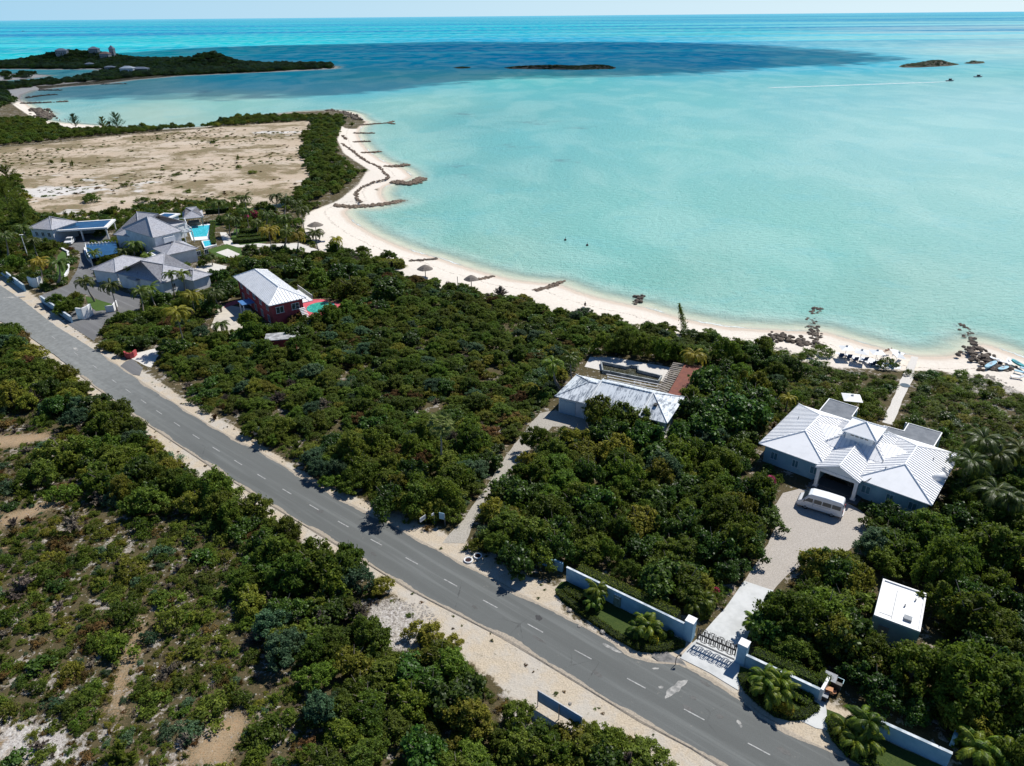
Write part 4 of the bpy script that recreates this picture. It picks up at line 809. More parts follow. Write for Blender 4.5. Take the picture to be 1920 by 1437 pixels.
for i in range(n):
    x = i * w
    U(x + .06, x + w * .82, 1.34, 2.12, 'd' if i % 2 else 'u'); U(x + .2, x + w * .62, 1.34, 1.9, 'u' if i % 2 else 'd')
    U(x + w * .2, x + w * .95, .42, 1.22, 'u' if i % 2 else 'd'); U(x + w * .36, x + w * .78, .62, 1.22, 'd' if i % 2 else 'u')
    k.box((x + w * .5, 0, 1.85 if i % 3 else .75), (w, .04, .045))
k.build('bar', M_BLACK, t, local=True)
# far houses on the headland
def far_house(label, px, py, z, w, d, hh, rot, wallm, roofm):
    p = at(px, py, z); p = Vector((p.x, p.y, float(ground_z(np.array([[p.x, p.y]]), landd(np.array([[p.x, p.y]])))[0]))); t = thing('far_house', label, 'house', p, rot)
    b = MB(); b.box((0, 0, hh / 2), (w, d, hh + 2)); b.build('wall', wallm, t, local=True)
    I = Matrix.Identity(4); b = MB(); T0 = Matrix.Translation((-w / 2 - .6, -d / 2 - .6, 0)); hip(b, T0, 0, w + 1.2, 0, d + 1.2, hh + 1, hh * .45, 'u'); b.build('roof', roofm, t, local=True)
    b = MB()
    for i in range(int(w // 3)): b.box((-w / 2 + 1.6 + i * 3, -d / 2 - .03, hh * .55 + .3), (1.3, .06, 1.6))
    b.build('window', M_GLASS, t, local=True)
M_DOVE = mat('dove_grey_roof', (.3, .33, .38, 1), (.24, .26, .3, 1), 1, .8)
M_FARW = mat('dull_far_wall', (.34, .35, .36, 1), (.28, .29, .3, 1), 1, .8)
far_house('white gabled beach house low on the far headland shore', 241, 137, 2.0, 14, 9, 5, .1, M_WALLW, M_WALLW)
far_house('grey-roofed beach building right of the white gabled house', 262, 136, 2.0, 20, 9, 4, .1, M_GREY, M_DOVE)
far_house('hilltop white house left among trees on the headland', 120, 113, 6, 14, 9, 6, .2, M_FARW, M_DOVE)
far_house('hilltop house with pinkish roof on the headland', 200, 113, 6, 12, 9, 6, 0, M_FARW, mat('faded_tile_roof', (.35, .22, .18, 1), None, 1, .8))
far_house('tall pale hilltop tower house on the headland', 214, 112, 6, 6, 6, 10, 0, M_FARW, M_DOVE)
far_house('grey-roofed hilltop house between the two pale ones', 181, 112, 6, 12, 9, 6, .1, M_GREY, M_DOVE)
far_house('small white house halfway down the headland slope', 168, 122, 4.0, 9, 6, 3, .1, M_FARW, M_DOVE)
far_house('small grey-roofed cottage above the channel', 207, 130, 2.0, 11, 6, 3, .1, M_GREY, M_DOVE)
# ================================================================ VEGETATION
def leafmat(name, c1, c2, trans=.42, rough=.6, spec=.2, tipc=None):
    k = NT(name); v = k.pos(obj=True); n = k.noise(v, 1.8, 3, .6); oi = k.n('ShaderNodeObjectInfo')
    wn_ = k.n('ShaderNodeTexWhiteNoise'); geo = k.n('ShaderNodeNewGeometry')
    c = k.mix(k.ss(n, .35, .65), c1, c2)
    hs = k.n('ShaderNodeHueSaturation'); k.put(hs.inputs['Color'], c); k.put(hs.inputs['Hue'], k.ss(oi.outputs['Random'], 0, 1, .478, .515))
    k.put(hs.inputs['Value'], k.ma('MULTIPLY', k.ss(k.ma('FRACT', k.ma('MULTIPLY', oi.outputs['Random'], 7.3)), 0, 1, .62, 1.3), k.ss(geo.outputs['Random Per Island'], 0, 1, .6, 1.45)))
    p = k.bsdf(hs.outputs[0], rough, spec, link=False)
    t = k.n('ShaderNodeBsdfTranslucent'); k.put(t.inputs[0], k.mix(.5, hs.outputs[0], tuple(min(1, x * 1.5) for x in c2[:3]) + (1,)))
    m = k.n('ShaderNodeMixShader'); m.inputs[0].default_value = trans; k.l(p.outputs[0], m.inputs[1]); k.l(t.outputs[0], m.inputs[2]); k.l(m.outputs[0], k.out.inputs[0])
    return k.m
SPEC = {
    'dark': leafmat('dark_glossy_leaves', (.034, .072, .01, 1), (.066, .125, .014, 1), .36, .45, .3),
    'olive': leafmat('olive_leaves', (.072, .108, .013, 1), (.13, .17, .02, 1)),
    'green': leafmat('mid_green_leaves', (.06, .105, .01, 1), (.12, .175, .018, 1)),
    'yellow': leafmat('yellow_green_leaves', (.14, .16, .018, 1), (.22, .22, .03, 1), .45),
    'blue': leafmat('blue_green_leaves', (.05, .1, .045, 1), (.09, .15, .07, 1), .34, .6),
    'brown': leafmat('rusty_leaves', (.15, .09, .028, 1), (.1, .075, .028, 1), .3, .8, .1),
    'grey': leafmat('dry_grey_twigs', (.2, .17, .13, 1), (.14, .11, .085, 1), .2, .9, .1),
}
TONE = {'dark': 'dark glossy green', 'olive': 'olive green', 'green': 'mid green', 'yellow': 'bright yellow-green', 'blue': 'blue-green', 'brown': 'rusty brown', 'grey': 'dry greyish brown'}
def quads(Pc, Nn, a, b, g):
    """diamond leaves at Pc facing Nn, half length a, half width b"""
    n = len(Pc); t = g.normal(size=(n, 3)); t -= Nn * (t * Nn).sum(1)[:, None]; t /= np.linalg.norm(t, axis=1)[:, None] + 1e-9
    s = np.cross(Nn, t); a = a[:, None]; b = b[:, None]
    V = np.stack([Pc - t * a, Pc + s * b, Pc + t * a, Pc - s * b], 1).reshape(-1, 3)
    return V, np.arange(4 * n).reshape(n, 4)
def unit(x): return x / (np.linalg.norm(x, axis=1)[:, None] + 1e-9)
def crown_pts(Rr, H, z0, K, n, ls, seed, lob=.25, cs=(.24, .42), up=.35, low=.15, wid=.62):
    g = np.random.default_rng(seed); ph = g.uniform(0, 6, 4)
    th = g.uniform(0, 2 * np.pi, K); q = g.uniform(low, 1, K) ** .8; ang = np.arccos(np.clip(q, 0, 1))
    rad = 1 + lob * np.sin(2 * th + ph[0]) + lob * .6 * np.sin(3 * th + ph[1]) + g.normal(0, .07, K)
    cr = g.uniform(*cs, K) * Rr
    inner = g.uniform(.5, 1, K) ** .5
    C = np.column_stack([np.cos(th) * np.sin(ang) * (Rr - cr * .7) * rad * inner, np.sin(th) * np.sin(ang) * (Rr - cr * .7) * rad * inner, z0 + q * (H - z0 - cr * .6) * inner * g.uniform(.88, 1.08, K)])
    idx = g.integers(0, K, n); d = unit(g.normal(size=(n, 3)) + [0, 0, up])
    Pc = C[idx] + d * cr[idx][:, None] * (g.uniform(.5, 1.1, n) + (g.random(n) < .12) * g.uniform(.1, .7, n))[:, None] * [1, 1, .85]
    Nn = unit(d * .7 + g.normal(size=(n, 3)) * .55 + [0, 0, .35])
    keep = Pc[:, 2] > .03
    Pc, Nn = Pc[keep], Nn[keep]; m = len(Pc)
    sz = g.uniform(.6, 1.3, m) * ls
    return quads(Pc, Nn, sz, sz * wid, g)
def spiky_pts(Rr, H, K, n, ls, seed):
    """wispy branches sweeping up and out (casuarina, dry brush)"""
    g = np.random.default_rng(seed); Vs = []; Fs = []; off_ = 0
    for i in range(K):
        th = g.uniform(0, 6.28); rr = g.uniform(.1, 1) * Rr; h = H * (1 - .55 * rr / Rr) * g.uniform(.75, 1.1); st = g.uniform(.1, .5) * h
        m = n // K; t = g.uniform(0, 1, m); x = rr * t ** 1.2; z = st + (h - st) * t
        Pc = np.column_stack([np.cos(th) * x, np.sin(th) * x, z]) + g.normal(0, .05 * Rr, (m, 3)) * (1.1 - t)[:, None]
        Nn = unit(g.normal(size=(m, 3))); V, F = quads(Pc, Nn, g.uniform(.7, 1.3, m) * ls, g.uniform(.7, 1.3, m) * ls * .28, g)
        Vs.append(V); Fs.append(F + off_); off_ += len(V)
    return np.vstack(Vs), np.vstack(Fs)
def trunk_bm(Rr, H, seed, thick=.13, n=5):
    rr = random.Random(seed); b = MB(); top = H * .35
    b.tube([(0, 0, -.1), (.05 * Rr * rr.uniform(-1, 1), .05 * Rr, top * .6), (rr.uniform(-.1, .1) * Rr, rr.uniform(-.1, .1) * Rr, top)], [thick, thick * .8, thick * .65], 7)
    for i in range(n):
        t = 6.28 * i / n + rr.uniform(-.4, .4); k = rr.uniform(.35, .62) * Rr
        b.tube([(0, 0, top * .85), (math.cos(t) * k * .45, math.sin(t) * k * .45, H * .55), (math.cos(t) * k, math.sin(t) * k, H * .78)], [thick * .55, thick * .35, .02], 5)
    return b
PROTO = {}
def protomesh(key, kind, sp, shape, V, F):
    me = npmesh(kind, V, F, SPEC[sp]); PROTO[key] = (kind, sp, me); return me
SHR = {}; TRE = {}; i = 0
shapes_s = [crown_pts(1, .95, .08, 34, 1150, .07, 100, .35, (.14, .3)), crown_pts(1, .8, .06, 40, 1150, .065, 101, .45, (.12, .28)), crown_pts(1, 1.2, .08, 34, 1100, .075, 102, .3, (.14, .3)), crown_pts(1, 1.0, .1, 14, 600, .11, 103, .35, wid=.7), spiky_pts(.95, 1.15, 26, 1000, .12, 104)]
shapes_t = [crown_pts(2.4, 3.3, .5, 85, 7000, .12, 110, .3, (.11, .22)), crown_pts(2.4, 2.9, .4, 75, 6500, .13, 111, .45, (.1, .24)), crown_pts(2.4, 3.9, .7, 95, 7600, .115, 112, .28, (.1, .2)), crown_pts(2.4, 3.5, .4, 55, 4600, .18, 113, .35, (.14, .26), wid=.75), spiky_pts(2.3, 3.7, 60, 5200, .17, 114)]
for sp, sh in [('olive', 0), ('olive', 1), ('green', 0), ('green', 1), ('green', 2), ('dark', 3), ('yellow', 1), ('yellow', 2), ('blue', 2), ('blue', 0), ('brown', 1), ('grey', 4), ('brown', 4), ('olive', 4)]:
    SHR.setdefault(sp, []).append(protomesh(('s', sp, sh), 'shrub', sp, sh, *shapes_s[sh]))
for sp, sh in [('olive', 0), ('olive', 2), ('green', 0), ('green', 1), ('green', 2), ('dark', 3), ('dark', 1), ('yellow', 1), ('yellow', 0), ('blue', 2), ('brown', 1), ('grey', 4), ('olive', 1)]:
    TRE.setdefault(sp, []).append(protomesh(('t', sp, sh), 'crown', sp, sh, *shapes_t[sh]))
tb = [trunk_bm(2.4, 3.6, s) for s in (1, 2, 3)]
TRUNKS = []
for b in tb:
    me = bpy.data.meshes.new('trunk'); me.from_pydata(b.v, [], b.f); me.materials.append(M_TRUNK); TRUNKS.append(me)

# where nothing grows: (polygon in photo pixels, margin in metres)
CLEAR = [
 ([(1040, 745), (1062, 718), (1090, 696), (1096, 686), (1106, 670), (1150, 670), (1262, 688), (1335, 692), (1300, 735), (1262, 790), (1262, 800), (1180, 795), (1120, 790), (1062, 800), (1020, 790)], -.4),
 ([(1300, 1160), (1320, 1185), (1390, 1215), (1396, 1240), (1300, 1210)], .1),
 ([(1650, 800), (1664, 770), (1686, 719), (1700, 685), (1725, 685), (1711, 711), (1692, 752), (1675, 805)], .1),
 ([(1555, 692), (1562, 655), (1700, 668), (1690, 706), (1640, 702)], .0),
 ([(1618, 1200), (1640, 1120), (1640, 1090), (1752, 1115), (1735, 1200), (1690, 1222)], .3),
 ([(1040, 1075), (1075, 1068), (1300, 1170), (1300, 1215), (1420, 1240), (1560, 1300), (1640, 1345), (1800, 1420), (1840, 1480), (1600, 1480), (1380, 1310), (1260, 1260), (1140, 1210), (1050, 1140)], .1),
 ([(590, 560), (640, 565), (640, 592), (590, 596), (560, 600), (560, 570)], .0), ([(430, 560), (470, 575), (480, 606), (468, 628), (435, 634), (398, 618), (404, 570)], .0),
 ([(1530, 1318), (1538, 1280), (1575, 1275), (1590, 1300), (1570, 1320)], .3), ([(505, 640), (560, 632), (562, 656), (500, 662)], .0), ([(350, 400), (420, 400), (425, 440), (405, 470), (370, 468), (350, 450)], 0), ([(350, 505), (395, 490), (430, 500), (400, 525)], 0),
 ([(240, 672), (300, 648), (300, 670), (284, 695), (240, 705)], .1), ([(-100, 440), (-100, 500), (60, 556), (140, 612), (180, 640), (200, 640), (150, 580), (80, 545)], -.2),
]
CLW = [(tw(p, 1.0), m) for p, m in CLEAR]
DENSE = [  # (polygon, mean crown radius, kind weights)
 ([(-300, 560), (0, 618), (60, 652), (130, 712), (215, 775), (300, 855), (400, 925), (500, 985), (610, 1052), (690, 1095), (700, 1150), (650, 1190), (600, 1120), (470, 1050), (400, 990), (330, 930), (250, 880), (120, 790), (0, 760), (-300, 760)], 'T'),
 ([(500, 1060), (690, 1150), (720, 1230), (830, 1215), (900, 1275), (950, 1330), (950, 1437), (900, 1480), (620, 1480), (560, 1380), (560, 1280), (470, 1180), (430, 1100)], 'M'),
 ([(560, 885), (640, 925), (740, 972), (830, 1005), (870, 960), (905, 905), (960, 815), (900, 800), (800, 830), (700, 850), (600, 850)], 'T'),
 ([(150, 850), (260, 850), (400, 930), (380, 980), (230, 960), (140, 900)], 'T'), ([(960, 1350), (1090, 1385), (1230, 1437), (1230, 1500), (940, 1500)], 'M'),
 ([(300, 690), (400, 770), (560, 870), (700, 940), (830, 990), (900, 930), (1000, 790), (1060, 700), (1110, 665), (1200, 668), (1330, 690), (1400, 644), (1300, 626), (1200, 611), (1150, 602), (1060, 583), (950, 559), (860, 542), (760, 521), (715, 500), (650, 488), (600, 478), (460, 490), (440, 520), (400, 560), (380, 590), (250, 600), (190, 622), (180, 650), (240, 690)], 'X'),
 ([(850, 1050), (870, 1000), (960, 900), (1040, 800), (1110, 825), (1240, 840), (1290, 700), (1400, 650), (1500, 680), (1400, 830), (1400, 900), (1450, 960), (1420, 1040), (1370, 1130), (1310, 1190), (1180, 1130), (1070, 1065), (1000, 1085), (900, 1060)], 'T'),
 ([(1400, 645), (1500, 668), (1560, 686), (1700, 698), (1760, 700), (1850, 715), (1920, 740), (2200, 850), (2200, 1000), (1900, 900), (1800, 850), (1740, 790), (1500, 740), (1440, 760)], 'L'),
 ([(1800, 860), (2100, 860), (2300, 1437), (2200, 1600), (1900, 1500), (1700, 1390), (1560, 1290), (1400, 1220), (1450, 1120), (1560, 1050), (1630, 1010), (1640, 970), (1750, 960)], 'T'),
 ([(560, 215), (640, 212), (648, 225), (636, 250), (628, 275), (645, 305), (675, 325), (665, 340), (640, 362), (590, 378), (550, 388), (560, 360), (585, 335), (565, 300), (568, 260), (585, 235)], 'H'),
 ([(460, 218), (560, 210), (600, 212), (590, 225), (500, 232), (440, 236), (330, 243), (240, 252), (130, 260), (0, 275), (-300, 300), (-300, 200), (0, 192), (60, 212), (90, 236), (140, 245), (250, 243), (380, 238)], 'H'),
 ([(-300, 350), (0, 340), (40, 335), (50, 355), (60, 420), (40, 450), (0, 450), (-300, 430)], 'H'),
 ([(-200, 445), (0, 440), (50, 400), (110, 405), (150, 402), (220, 398), (300, 380), (420, 378), (470, 395), (520, 400), (600, 470), (560, 482), (440, 500), (420, 540), (380, 590), (260, 610), (190, 640), (140, 606), (60, 545), (-200, 455)], 'G'),
 ([(1395, 860), (1420, 820), (1440, 770), (1500, 740), (1560, 735), (1640, 770), (1655, 800), (1700, 790), (1780, 800), (1830, 860), (1800, 920), (1770, 965), (1700, 975), (1640, 975), (1600, 950), (1500, 905), (1440, 920)], 'G'),
 ([(425, 520), (440, 500), (500, 488), (560, 515), (600, 545), (640, 560), (650, 600), (560, 620), (480, 620), (400, 620)], 'G'),
 ([(540, 380), (560, 375), (600, 385), (585, 398), (520, 398)], 'H'),
 ([(560, 480), (620, 465), (720, 488), (760, 500), (700, 515), (600, 500)], 'H'),
]
DW = [(tw(p, 1.0), k) for p, k in DENSE]
LEFT = tw([(-400, 560), (-300, 560), (0, 612), (60, 640), (170, 735), (252, 785), (330, 862), (470, 950), (640, 1055), (770, 1150), (830, 1215), (930, 1290), (1000, 1345), (1100, 1385), (1250, 1470), (1250, 1800), (-1500, 1800), (-1500, 700)], 1.0)
OPENW = [tw(p, 1.0) for p in DIRT + [ROCKY[0]]]
road_d = lambda P: -sdf(P, ROADW)
def inside_view(x, y, pad=60):
    a, b, d = proj(x, y, 1.5); return (a > -pad) & (a < 1920 + pad) & (b > 60) & (b < 1437 + 140) & (d > 0)
def scatter():
    out = []
    def cells(x0, x1, y0, y1, st):
        xs = np.arange(x0, x1, st); yy = np.arange(y0, y1, st); X, Y = np.meshgrid(xs, yy)
        P = np.stack([X.ravel(), Y.ravel()], 1) + rng.uniform(-.46, .46, (X.size, 2)) * st
        return P[inside_view(P[:, 0], P[:, 1])]
    clr = lambda P, extra: np.all([(sdf(P, w) < -(m + extra)) for w, m in CLW] + [(sdf(P, w) < -(m + extra * .7)) for w, m in FOOT if len(w) > 2], axis=0)
    nz = lambda P, f, s: np.sin(P[:, 0] * f + s) * np.sin(P[:, 1] * f * 1.3 + s * 2) + .6 * np.sin(P[:, 0] * f * 2.3 - P[:, 1] * f * 1.7 + s * 3)
    # trees and tall shrubs in the dense belts
    for st, kinds, r0, r1, hf in [(2.45, 'T', 1.35, 2.7, (.75, 1.35)), (2.5, 'M', 1.2, 2.3, (.7, 1.15)), (2.1, 'X', 1.0, 2.2, (.5, .95)), (3.4, 'H', 1.6, 2.5, (.7, .95))]:
        P = cells(-330, 130, 28, 470, st); ok = np.zeros(len(P), bool)
        for w, k in DW:
            if k == kinds: ok |= sdf(P, w) > .3
        P = P[ok]; P = P[clr(P, 1.3) & (road_d(P) > np.where(P[:, 0] < -20, 1.2, 2.0))]
        keep = (nz(P, .23, 1.7) > (-2 if kinds in 'TH' else -.75)); P = P[keep]
        mixv = nz(P, .16, 3.1) + rng.normal(0, .5, len(P))
        for (x, y), mv in zip(P, mixv):
            u = rng.random()
            if kinds == 'H': sp = 'green' if u < .62 else ('olive' if u < .85 else 'dark')
            elif kinds == 'T' and x > 0: sp = 'dark' if u < .42 else ('green' if u < .8 else ('olive' if u < .92 else ('blue' if u < .94 else 'yellow')))
            else: sp = ('dark' if u < .12 else 'green' if u < .45 else 'olive' if u < .8 else 'blue' if u < .86 else 'yellow' if u < .95 else 'brown' if u < .98 else 'grey')
            if kinds == 'T' and y < 85 and x > 28 and u < .9 and u > .5: sp = 'green'
            if mv > 1.0 and u > .3: sp = 'yellow' if u > .75 else 'olive'
            r = rng.uniform(r0, r1); out.append(('t', sp, x, y, r, r / 2.4 * rng.uniform(*hf)))
    # shrubs everywhere else
    for st, rr0, rr1 in [(1.45, .5, 1.25)]:
        P = cells(-330, 130, 28, 240, st); L = sdf(P, LEFT); dn = np.max([sdf(P, w) for w, k in DW if k in 'TMX'], axis=0); lw = np.max([sdf(P, w) for w, k in DW if k == 'L'], axis=0)
        rd = road_d(P); inl = L > .3
        dens = nz(P, .31, .4) + .5 * nz(P, .8, 2.2)
        op = np.max([sdf(P, w) for w in OPENW], axis=0)
        okL = inl & (op < -.2) & (rd > 1.5) & (rng.random(len(P)) < np.where(dn > 0, .8, np.where(dens > -1.0, .86, .35)))
        okM = (~inl) & ((dn > 0) | (lw > 0)) & (rd > 2) & (rng.random(len(P)) < np.where(lw > 0, .95, .8))
        ok = (okL | okM) & clr(P, .7)
        for (x, y), l_, low, d_ in zip(P[ok], inl[ok], (lw > 0)[ok], dn[ok]):
            u = rng.random()
            if l_: sp = 'olive' if u < .4 else 'green' if u < .64 else 'brown' if u < .72 else 'yellow' if u < .84 else 'blue' if u < .9 else 'grey' if u < .97 else 'dark'
            elif low: sp = 'green' if u < .5 else 'olive' if u < .82 else 'yellow' if u < .92 else 'dark'
            else: sp = 'olive' if u < .38 else 'green' if u < .7 else 'yellow' if u < .82 else 'blue' if u < .87 else 'brown' if u < .92 else 'grey' if u < .95 else 'dark'
            r = rng.uniform(rr0, rr1) * (1.75 if l_ and rng.random() < .14 else 1.25 if low or rng.random() < .12 else 1.0)
            out.append(('s', sp, x, y, r, r * rng.uniform(.6, 1.05) * (.8 if low else 1)))
        # gardens round the houses
        P = cells(-330, 130, 28, 330, 1.7); gd = np.max([sdf(P, w) for w, k in DW if k == 'G'], axis=0)
        ok = (gd > 0) & clr(P, .7) & (rng.random(len(P)) < .92)
        for x, y in P[ok]:
            u = rng.random(); sp = 'green' if u < .45 else 'dark' if u < .7 else 'olive' if u < .85 else 'yellow' if u < .95 else 'brown'
            r = rng.uniform(.8, 1.5); out.append(('s', sp, x, y, r, r * rng.uniform(.7, 1.35)))
        # tufts along the edges of the asphalt and thin growth in the cleared field
        P = cells(-110, 40, 28, 140, .55); rd = road_d(P); ok = (rd > .12) & (rd < 3.2) & (rng.random(len(P)) < np.where(nz(P, .5, 1.1) > .5, .2, .012)) & clr(P, .2)
        for x, y in P[ok]: r = rng.uniform(.1, .3); out.append(('s', 'olive' if rng.random() < .5 else 'brown', x, y, r, r * rng.uniform(.4, .9)))
        P = cells(-330, -20, 180, 420, 2.6); fd = np.max([sdf(P, tw(l, 1.0)) for l in DRY], axis=0)
        ok = (fd > 1) & (rng.random(len(P)) < np.where(nz(P, .045, 2.1) > .3, .6, .1)) & clr(P, .7)
        for x, y in P[ok]: r = rng.uniform(.3, 1.3); out.append(('s', 'olive' if rng.random() < .6 else 'brown', x, y, r, r * rng.uniform(.2, .5)))
        # small ground plants in the open scrub
        P = cells(-90, 30, 28, 110, .72); L = sdf(P, LEFT); op = np.max([sdf(P, w) for w in OPENW], axis=0)
        dens = nz(P, .55, 5.0)
        ok = (L > .2) & (rng.random(len(P)) < np.where(op > 0, .05, np.where(dens > -.9, .62, .25))) & (road_d(P) > 1.2) & clr(P, .4)
        for x, y in P[ok]:
            u = rng.random(); sp = 'brown' if u < .2 else 'olive' if u < .55 else 'grey' if u < .68 else 'yellow' if u < .8 else 'green' if u < .93 else 'blue'
            r = rng.uniform(.22, .5); out.append(('s', sp, x, y, r, r * rng.uniform(.5, .9)))
    return out
ITEMS = scatter()
# single bushes and trees that can be picked out
HAND = [('s', 'green', 172, 378, 3.6, 2.4), ('s', 'green', 270, 379, 3.2, 2.2), ('s', 'olive', 237, 350, 2.2, 1.5), ('s', 'green', 353, 361, 2.0, 1.4), ('s', 'olive', 330, 329, 2.6, .9), ('s', 'olive', 300, 361, 1.4, .7), ('s', 'olive', 85, 369, 1.6, .6), ('s', 'olive', 474, 325, 2.6, 1.2), ('s', 'olive', 448, 318, 1.2, 2.2), ('s', 'olive', 97, 308, 1.1, 2.2), ('s', 'olive', 119, 305, .9, 2.4), ('s', 'olive', 137, 313, 1.0, 3.4), ('s', 'olive', 205, 303, 1.0, 1.4), ('s', 'olive', 447, 301, .8, 3.0),
        ('s', 'olive', 445, 372, 3.4, .8), ('s', 'olive', 460, 385, 4, .8), ('s', 'olive', 400, 268, 5, 1.0), ('s', 'olive', 660, 236, 2.6, 1.8), ('s', 'green', 683, 322, 2.2, 1.4), ('s', 'yellow', 735, 500, 2.2, 1.2), ('s', 'yellow', 752, 502, 1.8, 1.1), ('s', 'yellow', 715, 498, 2.2, 1.2),
        ('t', 'dark', 1335, 810, 4.3, 1.75), ('t', 'dark', 1380, 800, 4.6, 1.7), ('t', 'dark', 1300, 790, 3.6, 1.5), ('t', 'dark', 1410, 770, 3.6, 1.4), ('t', 'dark', 1350, 760, 3.8, 1.5), ('t', 'olive', 1150, 800, 3.4, 1.4), ('t', 'olive', 1195, 805, 2.6, 1.0), ('t', 'olive', 1120, 790, 2.4, .9), ('t', 'olive', 1122, 800, 3.2, 1.75), ('t', 'green', 1158, 808, 3.2, 1.6), ('t', 'olive', 1195, 812, 3.0, 1.5), ('t', 'olive', 1220, 816, 2.4, 1.0), ('t', 'green', 1130, 664, 2.4, 1.3), ('t', 'olive', 1168, 665, 2.4, 1.4), ('t', 'green', 1205, 670, 2.4, 1.4), ('t', 'green', 1240, 676, 2.2, 1.3), ('t', 'green', 1265, 680, 2.0, 1.2), ('t', 'dark', 1322, 742, 3.2, 1.6), ('t', 'green', 1745, 1108, 2.8, 1.9), ('t', 'green', 500, 672, 2.8, 1.1), ('t', 'green', 562, 672, 2.8, 1.2), ('t', 'olive', 530, 684, 2.6, .9), ('t', 'green', 470, 622, 2.4, 1.2), ('t', 'green', 622, 606, 2.6, 1.1), ('t', 'olive', 590, 612, 2.4, 1.0), ('t', 'green', 652, 594, 2.6, 1.1), ('t', 'brown', 560, 606, 2.0, .8),
        ('t', 'olive', 130, 872, 3.6, 1.3), ('t', 'olive', 85, 905, 2.6, 1.0), ('t', 'green', 600, 1085, 3.2, 1.5), ('t', 'green', 650, 1080, 2.4, 1.4), ('t', 'green', 560, 1100, 3.0, 1.3), ('t', 'yellow', 715, 1110, 1.4, .6), ('t', 'yellow', 800, 1200, 1.7, .7), ('t', 'yellow', 845, 1215, 1.3, .5),
        ('t', 'dark', 860, 1330, 2.3, .95), ('t', 'green', 1000, 1400, 2.1, .8), ('t', 'green', 1140, 1415, 1.9, .75), ('t', 'yellow', 1195, 1420, 1.3, .5), ('t', 'dark', 730, 960, 2.6, 1.3), ('t', 'yellow', 800, 955, 2.6, 1.0), ('t', 'yellow', 760, 930, 2.4, 1.0), ('t', 'green', 850, 920, 3.0, 1.2),
        ('t', 'green', 1540, 1180, 3.2, 1.5), ('t', 'green', 1480, 1190, 3.0, 1.4), ('t', 'dark', 1590, 1220, 2.6, 1.3), ('t', 'green', 1800, 1180, 3.6, 1.7), ('t', 'green', 1780, 1330, 3.1, 1.8), ('t', 'olive', 1860, 1330, 3.2, 1.8), ('t', 'green', 1700, 1290, 2.9, 1.4), ('t', 'green', 1820, 1290, 2.8, 1.7), ('t', 'green', 1860, 1060, 3.6, 1.6), ('t', 'green', 1740, 1050, 3.2, 1.4), ('t', 'green', 1680, 1060, 3.0, 1.3), ('t', 'yellow', 1560, 1080, 2.3, 1.1), ('t', 'yellow', 1600, 1110, 2.3, 1.2),
        ('t', 'olive', 660, 560, 4.0, 1.6), ('t', 'dark', 730, 560, 4.0, 1.5), ('t', 'dark', 640, 530, 3.4, 1.4), ('t', 'dark', 560, 520, 3.6, 1.4), ('t', 'dark', 480, 515, 3.4, 1.3), ('t', 'green', 600, 540, 3.6, 1.4), ('t', 'dark', 420, 560, 3.2, 1.4), ('t', 'green', 475, 640, 2.8, 1.2), ('t', 'green', 530, 635, 2.8, 1.1), ('t', 'dark', 560, 640, 2.6, 1.1),
        ('t', 'dark', 330, 668, 3.0, 1.25), ('t', 'green', 120, 590, 2.2, .9), ('t', 'green', 140, 590, 2.2, .9), ('t', 'green', 112, 575, 2.2, .9), ('t', 'green', 75, 470, 3.0, 1.2), ('t', 'green', 30, 505, 2.5, 1.1), ('t', 'green', 12, 480, 2.6, 1.1), ('t', 'green', 10, 520, 2.2, .8), ('t', 'dark', 40, 530, 1.9, .8), ('t', 'green', 90, 500, 2.0, .8), ('t', 'olive', 95, 470, 2.4, .9),
        ('t', 'green', 190, 445, 2.2, .8), ('t', 'green', 205, 500, 2.0, .9), ('t', 'yellow', 220, 490, 2.0, .7), ('t', 'green', 260, 480, 2.4, .9), ('t', 'yellow', 275, 500, 1.8, .7), ('t', 'dark', 305, 570, 2.2, .9), ('t', 'green', 345, 590, 2.6, 1.0), ('t', 'dark', 390, 590, 2.8, 1.1), ('t', 'green', 300, 600, 2.6, 1.0), ('t', 'olive', 240, 605, 2.2, .9), ('t', 'green', 380, 500, 1.5, .6),
        ('t', 'dark', 410, 530, 2.4, 1.0), ('t', 'dark', 440, 545, 2.4, 1.0), ('t', 'green', 215, 402, 2.2, .7), ('t', 'green', 495, 395, 2.6, .8), ('t', 'green', 510, 400, 2.4, .8), ('t', 'dark', 420, 420, 2.0, .8), ('t', 'green', 480, 410, 2.2, .7), ('t', 'green', 560, 425, 2.2, .7),
        ('t', 'green', 1350, 1000, 3.0, 1.4), ('t', 'green', 1420, 950, 2.6, 1.3), ('t', 'green', 1400, 1020, 2.6, 1.3), ('t', 'olive', 950, 1010, 3.0, 1.1), ('t', 'olive', 1000, 1030, 2.8, 1.1), ('s', 'yellow', 895, 1030, 1.2, 1.2), ('s', 'yellow', 920, 1030, 1.0, 1.5), ('s', 'brown', 802, 993, .8, .6), ('s', 'green', 388, 772, 1.2, 1.0), ('s', 'brown', 404, 786, 1.0, .8), ('s', 'green', 368, 756, 1.3, 1.1), ('t', 'brown', 462, 962, 1.6, .55), ('t', 'grey', 432, 955, 2.0, .5), ('t', 'brown', 486, 972, 1.2, .45),
        ('s', 'green', 1660, 690, 1.8, 1.7), ('s', 'green', 1702, 703, .8, 1.2), ('s', 'green', 1800, 706, 1.6, 1.3), ('s', 'olive', 1835, 710, 1.0, .8), ('s', 'green', 1545, 665, 2.0, 1.6), ('s', 'green', 1520, 668, 2.0, 1.4), ('s', 'green', 1440, 645, 1.4, 1.4), ('s', 'green', 1030, 600, 1.8, 1.6), ('s', 'yellow', 1075, 590, 1.0, .6)]
